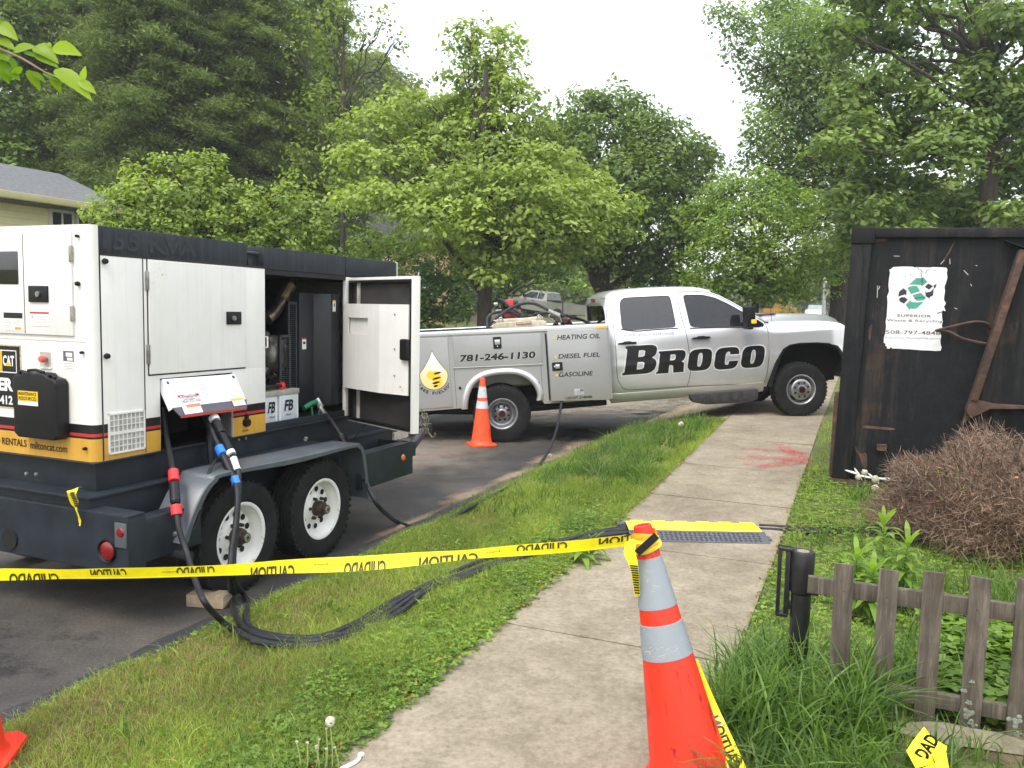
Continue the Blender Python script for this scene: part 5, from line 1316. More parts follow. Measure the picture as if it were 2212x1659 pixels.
for i, ch in enumerate('"BEE FUELED"'):
    if ch == ' ': continue
    a = R(-58+116*i/11); v, f = text_fit(ch, .034 if ch not in '"' else .018, .042 if ch != '"' else .018, offset=.02)
    rr = .238; cx_, cz_ = dcx+rr*math.sin(a), dcz+.0-rr*math.cos(a); ca, sa = math.cos(a), math.sin(a)
    up = .024 if ch == '"' else 0
    m.add([bo(cx_+(x-.017)*ca-(y-.021+up)*sa, cz_+(x-.017)*sa+(y-.021+up)*ca, .0145) for x, y in v], f)
m.build('lettering', texk, cd1)
# --- lettering on the doors
def onc(x, z, o=.0045): return (x, -cab_y(x, z)-o, z)
def skewrect(x0, z0, w, h, sk): return lambda u, v: (x0+u*w+v*sk, z0+v*h)
def letter(ch):
    """heavy italic block letters on a 0..1 square: outline and holes"""
    if ch == 'O':
        o = []; 
        for i in range(40):
            t = 2*math.pi*i/40; c, s = math.cos(t), math.sin(t); o.append((.5+.5*math.copysign(abs(c)**.55, c), .5+.5*math.copysign(abs(s)**.55, s)))
        h = []
        for i in range(32):
            t = 2*math.pi*i/32; c, s = math.cos(t), math.sin(t); h.append((.5+.10*math.copysign(abs(c)**.7, c), .5+.315*math.copysign(abs(s)**.7, s)))
        return o, [h]
    if ch == 'C':
        o = []
        for i in range(41):
            t = R(18)+(R(324))*i/40; c, s = math.cos(t), math.sin(t); o.append((.5+.5*math.copysign(abs(c)**.5, c), .5+.5*math.copysign(abs(s)**.55, s)))
        inn = []
        for i in range(25):
            t = R(340)-R(320)*i/24; c, s = math.cos(t), math.sin(t); inn.append((.55+.12*math.copysign(abs(c)**.7, c), .5+.30*math.copysign(abs(s)**.7, s)))
        o = [(1, .66)]+[p for p in o if not (p[0] > .9 and .36 < p[1] < .64)]+[(1, .36), (.62, .36)]+[(x, y) for x, y in inn if x < .62]+[(.62, .66)]
        return o, []
    if ch == 'B':
        o = [(0, 0), (.0, .07), (.06, .10), (.06, .90), (.0, .93), (.0, 1.0), (.66, 1.0), (.82, .985), (.93, .93), (.965, .84), (.965, .72), (.93, .62), (.84, .545), (.93, .49), (.99, .40), (1.0, .27), (.97, .13), (.88, .04), (.74, 0)]
        return o, [[(.42, .17), (.42, .42), (.58, .42), (.63, .38), (.63, .21), (.58, .17)], [(.42, .60), (.42, .83), (.56, .83), (.61, .79), (.61, .64), (.56, .60)]]
    if ch == 'R':
        o = [(0, 0), (.0, .08), (.05, .11), (.05, .89), (0, .92), (0, 1), (.70, 1), (.87, .98), (.96, .91), (.985, .80), (.985, .66), (.94, .54), (.86, .48), (.95, .42), (.97, .34), (.985, .10), (1.0, .0), (.62, 0), (.60, .12), (.58, .30), (.52, .35), (.44, .35), (.44, 0)]
        return o, [[(.44, .56), (.44, .82), (.58, .82), (.63, .77), (.63, .61), (.58, .56)]]
def grow(poly, d):
    n = len(poly); out = []; A = sum(poly[i][0]*poly[(i+1) % n][1]-poly[(i+1) % n][0]*poly[i][1] for i in range(n)); sg = 1 if A > 0 else -1
    for i in range(n):
        p0, p1, p2 = Vector(poly[i-1]), Vector(poly[i]), Vector(poly[(i+1) % n])
        a = (p1-p0); b = (p2-p1)
        if a.length < 1e-6 or b.length < 1e-6: out.append(poly[i]); continue
        a.normalize(); b.normalize(); na, nb = Vector((a.y, -a.x))*sg, Vector((b.y, -b.x))*sg; m_ = na+nb
        if m_.length < .3: m_ = na
        else: m_ = m_/max(.55, m_.length_squared/2)
        out.append(tuple(p1+m_*d))
    return out
for lift, gd, mat_, nm in ((.0022, .015, M_plain('pale_outline', (.74, .74, .74), .4, .2), 'lettering_outline'), (.0042, 0, texk, 'lettering')):
    for ch, x0, z0, w, h, sk in (('B', 1.768, .795, .475, .405, .075), ('R', 2.258, .778, .400, .318, .055), ('O', 2.700, .779, .340, .308, .055), ('C', 3.085, .769, .350, .312, .055), ('O', 3.475, .763, .335, .312, .055)):
        o, hs = letter(ch); T_f = skewrect(x0, z0, w, h, sk)
        po = [T_f(*p) for p in o]; ph = [[T_f(*p) for p in q] for q in hs]
        if gd: po = grow(po, gd); ph = [grow(q, -gd) for q in ph]
        drape(fillpoly(po, ph), lambda x, z: onc(x, z, lift), .1, .03, nm, mat_, TK)
m = MB(); put_text(m, 'EMERGENCY RESPONSE', .72, .036, sl(1.835, 1.338, -.03, lambda x, z: onc(x, z, .003)), shear=.15); m.build('lettering', M_plain('thin_grey_lettering', (.16, .16, .19), .5), TK)

# ================================================================== things in the truck bed
def tk(x, y, z): return TKM @ Vector((x, y, z))
TROT = (0, -TPIT, TYAW)
tb = tk(.38, -.25, .69)
TT = thing('transfer_tank', 'dirty off-white plastic fuel tank sitting in the truck bed', 'tank', tb, TROT)
cream = M_plain('dirty_cream_plastic', (.50, .45, .33), .6, 0, .28, 5, streak=.25)
m = MB(); m.prism([(-.38, 0), (.40, 0), (.42, .93), (.36, .955), (-.30, .965), (-.42, .90)], -.30, .30, 'y')
m.prism([(-.30, .955), (.38, .945), (.38, 1.005), (-.36, 1.005)], -.26, .26, 'y'); m.build('tank_body', cream, TT, bevel=.02, seg=3)
m = MB(); m.lathe([(.0001, .05), (.075, .05), (.085, .03), (.085, 0)], 20, Matrix.Translation((.10, -.12, 1.0))); m.build('filler_cap', blackm, TT, smooth=True)
m = MB()
for x in (-.24, .32):
    m.tube(catmull([(x-.035, -.285, .90), (x-.03, -.29, 1.0), (x, -.29, 1.03), (x+.03, -.29, 1.0), (x+.035, -.285, .90)], 6), .009, 6)
m.build('lifting_eye', steel, TT, smooth=True)
m = MB(); m.box(-.02, .20, -.318, -.301, .915, .955); pl = m.build('name_plate', M_plain('faded_red_plate', (.30, .12, .09), .5), TT, bevel=.003)
m = MB(); m.box(-.008, .188, -.3195, -.3182, .922, .948); m.build('plate_print', M_plain('plate_tan', (.42, .32, .24), .5, 0, .5, 60), pl)
PB = thing('fuel_pump', 'red fuel transfer pump with hose fittings behind the cream tank', 'pump', tk(.24, .10, 1.56), TROT)
pred = M_plain('pump_red', (.22, .018, .022), .45, 0, .25, 10); 
m = MB(); m.lathe([(.0001, -.14), (.07, -.13), (.085, -.08), (.085, .08), (.07, .13), (.0001, .14)], 18, Matrix.Translation((.12, 0, .18)) @ MR); m.box(.02, .22, -.10, .10, .0, .14); m.build('pump_body', pred, PB, smooth=True)
m = MB(); m.lathe([(.0001, -.13), (.055, -.12), (.065, 0), (.055, .12), (.0001, .13)], 18, Matrix.Translation((.10, 0, .34)) @ MR); m.box(-.05, .0, -.05, .05, .02, .30); m.build('motor', blackm, PB, smooth=True)
m = MB(); m.box(.02, .14, -.09, .03, .32, .42); m.build('motor_cap', redband, PB, bevel=.01)
m = MB(); m.box(-.13, -.04, -.06, -.02, .08, .28); m.lathe([(.0001, .03), (.03, .03), (.03, -.03), (.0001, -.03)], 12, Matrix.Translation((-.12, 0, .36)) @ MR); m.build('fitting', steel, PB, bevel=.006)
def hose(name, label, pts, r, mat, cat='hose', n=8, group=None, seg=10):
    P = catmull(pts, n); base = P[0]; m = MB(base); m.tube(P, r, seg); o = m.build(name, mat, None, smooth=True); o.location = base
    tagit(o, label, cat, group); return o
# hose loops over the bed
def tkp(px, py, y): d = tr_pix(px, py, y); return d
def tr_pix(px, py, y):
    n = (TKM.to_3x3() @ Vector((0, 1, 0))); o = tk(0, y, 0); d = ray(px, py); return CAM + d*((o-CAM).dot(n)/d.dot(n))
def c8(X, Y, y): return tr_pix((1150+X*.18083)/1.15732, (700+Y*.18083)/1.15732, y)
grp = 'black fuel hoses looped in the truck bed'
hose('fuel_hose', 'black hose arching high over the cream tank to a metal nozzle', [c8(400, 680, -.45), c8(440, 580, -.45), c8(560, 480, -.4), c8(720, 380, -.35), c8(880, 325, -.3), c8(1010, 325, -.3), c8(1120, 365, -.3), c8(1220, 420, -.35)], .022, cablem, group=grp)
hose('fuel_hose', 'black hose from the red pump down to the tank cap', [c8(550, 270, .1), c8(600, 285, .0), c8(680, 360, -.1), c8(760, 420, -.2), c8(860, 480, -.3), c8(930, 500, -.35), c8(980, 540, -.3)], .022, cablem, group=grp)
hose('fuel_hose', 'black hose curling up at the rear end of the cream tank', [c8(395, 700, -.55), c8(375, 600, -.5), c8(390, 510, -.4), c8(460, 460, -.2), c8(580, 440, .0), c8(700, 440, .0), c8(790, 480, -.1), c8(860, 540, -.2)], .022, cablem, group=grp)
hose('fuel_hose', 'black hose lying low across the front of the truck bed behind the cab', [c8(930, 520, .2), c8(1080, 470, .1), c8(1230, 455, .0), c8(1400, 470, .0), c8(1540, 510, .0), c8(1680, 550, .1), c8(1790, 610, .1)], .022, cablem, group=grp)
hose('fuel_hose', 'short black hose coiled beside the nozzle near the cab', [c8(1330, 480, -.2), c8(1430, 500, -.2), c8(1500, 560, -.2), c8(1560, 640, -.2)], .022, cablem, group=grp)
NZ = thing('fuel_nozzle', 'bare metal fuel nozzle hanging above the front of the truck bed', 'nozzle', c8(1220, 420, -.35))
nb = c8(1220, 420, -.35)
m = MB(nb); m.tube([c8(1220, 420, -.35), c8(1290, 460, -.35)], .030, 10); m.tube([c8(1290, 460, -.35), c8(1370, 500, -.35)], .042, 10); m.build('nozzle_body', steel, NZ, smooth=True)
m = MB(nb); m.tube(catmull([c8(1250, 470, -.35), c8(1230, 510, -.35), c8(1290, 560, -.35), c8(1350, 560, -.35), c8(1370, 510, -.35)], 5), .010, 6); m.tube([c8(1370, 500, -.35), c8(1400, 580, -.35)], .016, 8); m.build('trigger_guard', steel, NZ, smooth=True)
m = MB(tk(1.05, -.2, 1.5)); 
m.off = tk(1.05, -.2, 1.4)
rr_ = random.Random(3)
for k in range(7):
    c = tk(.98+rr_.uniform(-.08, .22), -.25+rr_.uniform(-.1, .1), 1.55+rr_.uniform(-.05, .10)); m.lathe([(.0001, .05), (.035, .045), (.045, 0), (.035, -.04), (.0001, -.05)], 10, Matrix.Translation(c) @ Matrix.Rotation(rr_.uniform(0, 3), 4, 'X'))
o = m.build('valve_cluster', rustm, None, smooth=True); o.location = m.off; tagit(o, 'rusty cluster of pipe fittings in the truck bed by the cab', 'valve')

# ================================================================== fuelling hose from the truck to the generator
FN = thing('fuelling_hose', 'long black fuelling hose from the truck over the turf into the generator', 'hose', PD(690, 885, 5.9))
fo = PD(690, 885, 5.9)
def pn(x, y, n): v = PN(x, y, n); return WV(v)
hp = [pn(702, 893, -3.93), pn(718, 912, -3.88), pn(736, 940, -3.80), pn(748, 965, -3.72), pn(765, 1000, -3.66), pn(790, 1040, -3.52)]
hp += [pn(800, 1062, -3.44), pn(822, 1098, -3.38)] + [WV(GP(x, y, .022)) for x, y in ((860, 1128), (905, 1140), (955, 1128), (1000, 1105), (1045, 1080), (1090, 1058), (1120, 1040), (1150, 1022))] 
hp += [WV(GP(1175, 990, .03)), pn(1190, 962, -3.55), pn(1203, 925, -3.72), tr_pix(1213, 870, -1.23), tr_pix(1216, 855, -1.15)]
m = MB(fo); m.tube(catmull(hp, 8), .0185, 12); m.build('hose', cablem, FN, smooth=True)
m = MB(fo); a, b = pn(736, 938, -3.80), pn(741, 950, -3.78); m.tube([a-(b-a)*.2, a+(b-a)*.3, b, b+(b-a)*.4], [.028, .043, .043, .028], 14); m.build('splash_guard', blackm, FN, smooth=True)
m = MB(fo); m.tube([pn(690, 878, -3.95), pn(703, 896, -3.92)], .020, 12); m.box(-.02, .02, -.014, .014, -.05, .03, Matrix.Translation(pn(688, 868, -3.96)) @ Matrix.Rotation(-.5, 4, 'Y')); nz = m.build('nozzle', M_plain('polished_nozzle', (.55, .56, .58), .25, .85, .1, 10), FN, bevel=.003)
m = MB(fo); m.tube(catmull([pn(683, 868, -3.97), pn(672, 872, -3.98), pn(664, 877, -3.99), pn(656, 882, -4.0)], 5), [.020]*15+[.026], 10); m.tube([pn(672, 872, -3.98), pn(676, 905, -3.97)], .008, 6); m.tube([pn(690, 885, -3.95), pn(684, 908, -3.96), pn(676, 905, -3.97)], .006, 6)
m.build('nozzle_sleeve', M_plain('green_nozzle_sleeve', (.01, .16, .07), .4), FN, smooth=True)

# ================================================================== power cables
def cable(label, air, ground, r=.0165, bands=(), group='black power cables from the generator', wob=0):
    P = air + [WV(GP(x, y, r+.012)) for x, y in ground]
    base = P[0]; T = thing('power_cable', label, 'cable', base, group=group)
    C_ = catmull(P, 9); m = MB(base); m.tube(C_, r, 12); m.build('cable', cablem, T, smooth=True)
    return T, C_, base
def seg_tube(T, base, a, b, r, mat, name, ribs=0):
    m = MB(base)
    if ribs:
        P = [a.lerp(b, i/(ribs*2)) for i in range(ribs*2+1)]; m.tube(P, [r*(1 if i % 2 else .90) for i in range(len(P))], 14)
    else: m.tube([a, b], r, 14)
    return m.build(name, mat, T, smooth=True, angle=60)
air1 = [pn(352, 880, -3.98), pn(358, 935, -3.93), pn(368, 985, -3.80), pn(374, 1025, -3.66), pn(380, 1085, -3.54), pn(386, 1140, -3.47), pn(402, 1190, -3.40), pn(424, 1260, -3.22), pn(445, 1305, -3.08)]
T1, C1, b1 = cable('power cable with two red bands hanging in front of the trailer frame', air1, [(480, 1342), (510, 1362), (545, 1380), (600, 1392), (680, 1393), (745, 1378), (800, 1348), (850, 1318), (900, 1285), (950, 1262), (1010, 1238), (1100, 1205), (1200, 1180), (1290, 1160), (1365, 1150)])
def px(x, y, n): return pn(x, y, n)
seg_tube(T1, b1, px(376, 1045, -3.61), px(379, 1085, -3.54), .030, blackm, 'coupler', 5); seg_tube(T1, b1, px(379.5, 1086, -3.54), px(380, 1090, -3.53), .026, blackm, 'coupler')
seg_tube(T1, b1, px(374.5, 1018, -3.665), px(376, 1040, -3.62), .030, redband, 'red_band'); seg_tube(T1, b1, px(380, 1091, -3.53), px(382, 1112, -3.51), .031, redband, 'red_band')
air2 = [pn(440, 895, -3.90), pn(455, 925, -3.78), pn(470, 958, -3.68), pn(484, 990, -3.58), pn(497, 1012, -3.52), pn(508, 1042, -3.46), pn(513, 1075, -3.40), pn(509, 1130, -3.36), pn(500, 1190, -3.33), pn(497, 1240, -3.30)]
T2, C2, b2 = cable('power cable with two bright blue bands draped over the fender', air2, [(500, 1290), (512, 1335), (535, 1362), (580, 1378), (650, 1386), (720, 1378), (790, 1346), (860, 1300), (915, 1268), (990, 1232), (1080, 1198), (1190, 1172), (1290, 1152), (1365, 1142)])
seg_tube(T2, b2, px(484, 988, -3.585), px(506, 1034, -3.48), .030, blackm, 'coupler', 5)
seg_tube(T2, b2, px(474, 967, -3.655), px(482, 983, -3.60), .031, bluem, 'blue_band'); seg_tube(T2, b2, px(507, 1030, -3.48), px(512, 1046, -3.455), .030, bluem, 'blue_band')
air3 = [pn(462, 905, -3.80), pn(474, 930, -3.72), pn(487, 955, -3.64), pn(497, 975, -3.58), pn(504, 985, -3.55), pn(511, 1000, -3.51), pn(515, 1020, -3.47), pn(516, 1060, -3.43), pn(511, 1130, -3.38), pn(505, 1200, -3.34), pn(506, 1250, -3.32)]
T3, C3, b3 = cable('power cable with white bands and a bare white stretch, beside the blue banded one', air3, [(524, 1280), (537, 1305), (530, 1330), (540, 1355), (575, 1370), (640, 1378), (700, 1374), (770, 1345), (840, 1303), (900, 1275), (1000, 1240), (1090, 1210), (1210, 1172), (1300, 1147), (1365, 1138)])
seg_tube(T3, b3, px(466, 912, -3.78), px(478, 937, -3.70), .032, blackm, 'coupler', 3); seg_tube(T3, b3, px(480, 940, -3.69), px(496, 973, -3.58), .026, blackm, 'coupler', 3)
seg_tube(T3, b3, px(461, 902, -3.81), px(465, 910, -3.785), .034, whiteband, 'white_band'); seg_tube(T3, b3, px(497, 975, -3.575), px(501, 982, -3.555), .028, whiteband, 'white_band'); seg_tube(T3, b3, px(504, 990, -3.54), px(513, 1016, -3.48), .023, whiteband, 'white_band')
air4 = [pn(478, 985, -3.72), pn(462, 1000, -3.60), pn(448, 1030, -3.545), pn(438, 1080, -3.53), pn(428, 1120, -3.53), pn(415, 1148, -3.53), pn(404, 1165, -3.56)]
m = MB(air4[0]); m.tube(catmull(air4, 8), .0095, 10); o = m.build('thin_cable', cablem, None, smooth=True); o.location = air4[0]; tagit(o, 'thin black cable hanging down over the sloped front of the fender', 'cable')
m = MB(air4[0]); c_ = pn(447, 1036, -3.535)-Fw*.012; e_ = pn(434, 1100, -3.52)-Fw*.012; dx_ = (e_-c_).normalized(); dy_ = dx_.cross(Fw).normalized(); v, f = text_fit('TRYSTAR', (e_-c_).length, .011)
m.add([c_+dx_*x-dy_*(y-.005) for x, y in v], f); l_ = m.build('lettering', M_plain('tan_print', (.45, .36, .18), .6), o)
hose('power_cable', 'dark cable rising behind the banded ones into the cable bay', [pn(455, 1005, -3.86), pn(452, 960, -3.88), pn(450, 900, -3.95)], .018, cablem, 'cable', group='black power cables from the generator')
hose('power_cable', 'stray black cable resting on the turf closest to the sidewalk', [WV(GP(x, y, .025)) for x, y in ((545, 1384), (620, 1396), (700, 1392), (770, 1366), (860, 1325), (925, 1275), (1000, 1248), (1060, 1225), (1160, 1195), (1260, 1168), (1330, 1150), (1365, 1146))], .0165, cablem, 'cable', group='black power cables from the generator')
# cables leaving the ramp on the lawn side
for k, dy in enumerate((0, 7)):
    hose('power_cable', ('farther', 'nearer')[k]+' of two black cables crossing the lawn towards the brown bush', [WV(GP(x, y+dy, .004)) for x, y in ((1640, 1136), (1680, 1138), (1740, 1142), (1810, 1143), (1880, 1145), (1940, 1148), (2010, 1152))], .016, cablem, 'cable', group='black power cables on the lawn')

# ================================================================== cable ramp
ra = PZ(1355, 1171, .155); rb = PZ(1648, 1171, .155); rax = (rb-ra); rl = rax.length; rax.normalize(); ray_ = Vector((-rax.y, rax.x, 0))
CR = thing('cable_ramp', 'yellow topped black rubber cable protector ramp laid across the sidewalk', 'cable ramp', ra+Vector((.03, .02, 0)), (0, R(-.3), R(-1)))
rubg = M_plain('dark_grey_rubber_ramp', (.085, .088, .105), .6, 0, .15, 14); ryel = M_plain('ramp_yellow', (.88, .70, .025), .35, 0, .08, 10)
m = MB(); prof = [(0, 0), (0, .008), (.15, .048), (.155, .052), (.155, .0)]; m.prism(prof, 0, rl, 'x'); prof2 = [(.53, 0), (.53, .008), (.38, .048), (.375, .052), (.375, 0)]; m.prism(prof2, 0, rl, 'x')
m.box(0, rl, .155, .375, 0, .012)
m.box(-.05, 0, .02, .12, .0, .02); m.box(-.06, 0, .40, .50, 0, .03); m.box(rl, rl+.03, .06, .16, 0, .02)
m.build('ramp_base', rubg, CR, bevel=.002)
m = MB()
r1 = random.Random(2)
for i in range(28):
    for j in range(4):
        x = .02+.036*i; y = .025+.032*j; a = R(40) if (i+j) % 2 else R(-40)
        if x > rl-.03: continue
        T_ = Matrix.Translation((x, y, .0095+y*.2667)) @ Matrix.Rotation(math.atan(.2667), 4, 'X') @ Matrix.Rotation(a, 4, 'Z')
        for d in (-.006, 0, .006): m.box(-.012, .012, d-.0018, d+.0018, -.001, .0018, T_)
m.build('tread_pattern', M_plain('tread_dark', (.045, .046, .058), .5), CR)
m = MB(); m.prism([(.150, .050), (.165, .060), (.37, .060), (.385, .050), (.375, .0485), (.16, .0485)], .0, rl-.02, 'x')
for k in range(6): m.box(.04+.17*k, .14+.17*k, .375, .395, .049, .062)
m.build('ramp_lid', ryel, CR, bevel=.003)

# ================================================================== cones
def M_coneorange():
    m, nt, b = newmat('scuffed_cone_orange'); v = coords(nt)
    f = noise(nt, coords(nt, (9, 9, 2.2)), 2.0, 6, .8); f2 = noise(nt, v, 3, 3)
    mm = nt.nodes.new('ShaderNodeMath'); mm.operation = 'MULTIPLY'; nt.links.new(f, mm.inputs[0]); nt.links.new(f2, mm.inputs[1])
    k = ramp(nt, mm.outputs[0], [(.285, (0, 0, 0)), (.37, (.8, .8, .8))])
    nt.links.new(mixc(nt, k, (.74, .030, .010), (.11, .022, .014)), b.inputs['Base Color']); b.inputs['Roughness'].default_value = .42; return m
scuff = M_coneorange()
def M_collar():
    m, nt, b = newmat('worn_reflective_tape'); v = coords(nt); f = noise(nt, coords(nt, (4, 4, 9)), 6, 6, .8); 
    k = ramp(nt, f, [(.58, (0, 0, 0)), (.68, (.8, .8, .8))]); w_ = nt.nodes.new('ShaderNodeTexWave'); w_.bands_direction = 'Z'; w_.inputs['Scale'].default_value = 110; nt.links.new(v, w_.inputs[0])
    c = mixc(nt, k, (.26, .29, .32), (.40, .42, .44)); nt.links.new(c, b.inputs['Base Color']); b.inputs['Roughness'].default_value = .42
    bumpn(nt, b, w_.outputs[1], .25, .001); return m
collar = M_collar()
def cone(label, loc, rot, near=False, om=orange, cm=coneg, k=1.0, c1=(.115, .265), c2=(.31, .41)):
    T = thing('traffic_cone', label, 'cone', loc, rot, group='orange traffic cones')
    H = .914
    def rad(d): return .031+(.142-.031)*(d/ (H-.03))      # d = distance below the tip
    m = MB()
    bs = .18
    sq = rc([(-bs, -bs), (bs, -bs), (bs, bs), (-bs, bs)], 0)
    oc = [(bs, -bs*.75), (bs*.75, -bs), (-bs*.75, -bs), (-bs, -bs*.75), (-bs, bs*.75), (-bs*.75, bs), (bs*.75, bs), (bs, bs*.75)]
    m.prism(oc, 0, .028, 'z'); base = m.build('cone_base', om, T, bevel=.008, seg=3)
    m = MB()
    m.lathe([(rad(0)-.008, H-.03), (rad(0)-.008, H-.003), (rad(0)-.003, H), (rad(0)+.002, H-.004), (rad(.05), H-.05), (rad(c1[0]), H-c1[0]), (rad(c1[1]), H-c1[1]), (rad(c2[0]), H-c2[0]), (rad(c2[1]), H-c2[1]), (rad(H-.10), .10), (rad(H-.045), .045), (.155, .028), (.150, .020)], 48)
    m.build('cone_body', om, T, smooth=True)
    for a, b in (c1, c2):
        m = MB(); m.lathe([(rad(a)-.001, H-a), (rad(a)+.0025, H-a-.002), (rad(b)+.0025, H-b+.002), (rad(b)-.001, H-b)], 48); m.build('reflective_collar', cm, T, smooth=True)
    return T
tcp = PZ(1040, 962, .0)
cone('orange cone with two white collars standing on the road by the rear truck wheel', (tcp.x, tcp.y, .004), (0, 0, R(20)), om=M_plain('clean_cone_orange', (.90, .085, .022), .45, 0, .1, 9), cm=M_plain('white_grey_collar', (.52, .55, .58), .5, 0, .12, 18), c1=(.115, .265), c2=(.31, .41))
Pb = PZ(1492, 1672, .165); Ptip = PD(1387, 1133, 3.03)
ax = (Ptip-Pb).normalized(); q = Vector((0, 0, 1)).rotation_difference(ax)
NCone = cone('large scuffed orange cone leaning in the foreground with tape tied at its tip', Ptip-ax*.914, q.to_euler(), om=scuff, cm=collar, c1=(.118, .300), c2=(.353, .478))
m = MB(); g4 = random.Random(4)
for k in range(26):      # torn, creased lower edge of the lower collar
    a = R(-170+170*g4.random()); d = g4.uniform(.425, .476); r_ = .031+(.111)*(d/.884)+.0035; L = g4.uniform(.01, .035); h = g4.uniform(.001, .004)
    m.add([(r_*math.cos(a+t*L/r_), r_*math.sin(a+t*L/r_), .914-d+q_+t*.006) for t, q_ in ((0, 0), (1, 0), (1, h), (0, h))], [(0, 1, 2, 3)])
m.build('collar_creases', M_plain('bright_foil_crease', (.55, .56, .57), .35, .3, .2, 30), NCone)
m = MB()
for k in range(11):      # dark scuffs and drips
    a = R(-150+130*g4.random()); d = g4.uniform(.48, .80); L = g4.uniform(.003, .016); h = g4.uniform(.01, .10)
    r0, r1 = .031+.111*(d/.884)+.0012, .031+.111*((d+h)/.884)+.0012
    m.add([(r0*math.cos(a), r0*math.sin(a), .914-d), (r1*math.cos(a-.01), r1*math.sin(a-.01), .914-d-h), (r1*math.cos(a+L/r1*.6), r1*math.sin(a+L/r1*.6), .914-d-h*.9), (r0*math.cos(a+L/r0), r0*math.sin(a+L/r0), .914-d)], [(0, 1, 2, 3)])
m.build('scuff_marks', M_plain('dark_red_scuff', (.42, .024, .012), .6, 0, .5, 40), NCone)
cbp = Vector((-2.045, 2.99, .10))
cone('orange cone cut off by the left edge of the picture, only its base corner showing', (cbp.x, cbp.y, ground_z(cbp.dot(N), cbp.dot(U))+.01), (0, 0, R(12)), om=scuff, cm=collar)

# ================================================================== caution tape
def tape_ribbon(path, widths, ups, base, name='tape', parent=None, mat=tapey, lat=4):
    """path: centres; ups: unit vectors across the tape"""
    vs = []; fs = []; n = len(path)
    for i in range(n):
        for j in range(lat+1):
            t = j/lat-.5; vs.append(path[i]+ups[i]*(widths[i]*t))
    for i in range(n-1):
        for j in range(lat): a = i*(lat+1)+j; fs.append((a, a+1, a+lat+2, a+lat+1))
    m = MB(base); m.add(vs, fs); return m.build(name, mat, parent, smooth=True, angle=70)
tipc = Ptip - ax*.056
A0 = PD(1362, 1168, 3.0); A1 = PD(-70, 1243, 3.05)
pts = []; NTp = 90
ys = [(1362, 1166), (1340, 1169), (1240, 1180), (1080, 1192), (940, 1204), (780, 1217), (620, 1224), (480, 1232), (330, 1237), (160, 1240), (20, 1241), (-70, 1243)]
ctrl = [PD(x, y, 2.98+.07*math.sin(i*1.3)*.3) for i, (x, y) in enumerate(ys)]
tp = catmull(ctrl, 9); tw = []; tu = []
for i, p in enumerate(tp):
    f = i/(len(tp)-1); w = .046+.004*math.sin(f*17)-.010*math.exp(-((f-.32)/.05)**2)-.010*math.exp(-((f-.83)/.05)**2)+.004*math.exp(-((f-.5)/.1)**2)
    if f < .03: w = .05+.3*(.03-f)
    a = R(18*math.sin(f*9+1)); v = Vector((0, -math.sin(a), math.cos(a))); tw.append(w); tu.append(v)
TAPE = thing('caution_tape', 'long yellow caution tape strung from the near cone to the left edge of the view', 'tape', A0)
tape_ribbon(tp, tw, tu, A0, 'tape', TAPE)
# the folded-over back half, a thin second layer
tp2 = [p+Vector((0, .004, -.002)) for p in tp]; tape_ribbon(tp2, [w*.8 for w in tw], [(u_+Vector((0, .25, -.1))).normalized() for u_ in tu], A0, 'tape_fold', TAPE)
# lettering: seen from behind, so it reads mirrored; lower part is folded away
cum = [0]
for a, b in zip(tp, tp[1:]): cum.append(cum[-1]+(b-a).length)
def on_tape(s, v, lift=.002):
    s = max(0, min(cum[-1]-1e-4, s)); i = 0
    while cum[i+1] < s: i += 1
    f = (s-cum[i])/(cum[i+1]-cum[i]); p = tp[i].lerp(tp[i+1], f); u_ = tu[i].lerp(tu[i+1], f); w = tw[i]*(1-f)+tw[i+1]*f
    nn = (tp[i+1]-tp[i]).normalized().cross(u_); 
    if nn.dot(CAM-p) < 0: nn = -nn
    return p+u_*((v-.5)*w)+nn*lift
lt = MB(A0)
def clip_poly(vs, fs, lo, hi):
    bm = bmesh.new(); bv = [bm.verts.new((x, y, 0)) for x, y in vs]
    for f in fs:
        try: bm.faces.new([bv[i] for i in f])
        except Exception: pass
    for y, nrm_ in ((lo, -1), (hi, 1)):
        bmesh.ops.bisect_plane(bm, geom=bm.verts[:]+bm.edges[:]+bm.faces[:], plane_co=(0, y, 0), plane_no=(0, nrm_, 0), clear_outer=True)
    bm.verts.index_update(); out = [(v.co.x, v.co.y) for v in bm.verts], [[v.index for v in f.verts] for f in bm.faces]; bm.free(); return out
def pxs(x):   # distance along the tape for picture column x
    best = 0
    for i, p in enumerate(tp):
        d = p-CAM; X = CX+FPX*d.dot(Rt)/d.dot(Fw)
        if X > x: best = i
    return cum[best]
words = [('CAUTION', 1290, 1365+5, .0, .55, 1), ('CUIDADO', 1105, 1214, .0, .62, 1), ('CAUTION', 905, 1022, 0, .45, 0), ('CUIDADO', 728, 829, 0, .62, 0), ('CAUTION', 535, 630, 0, .62, 0), ('CUIDADO', 368, 460, .35, 1.0, 0), ('CAUTION', 182, 272, .30, .95, 0), ('CUIDADO', 18, 112, .0, .62, 0)]
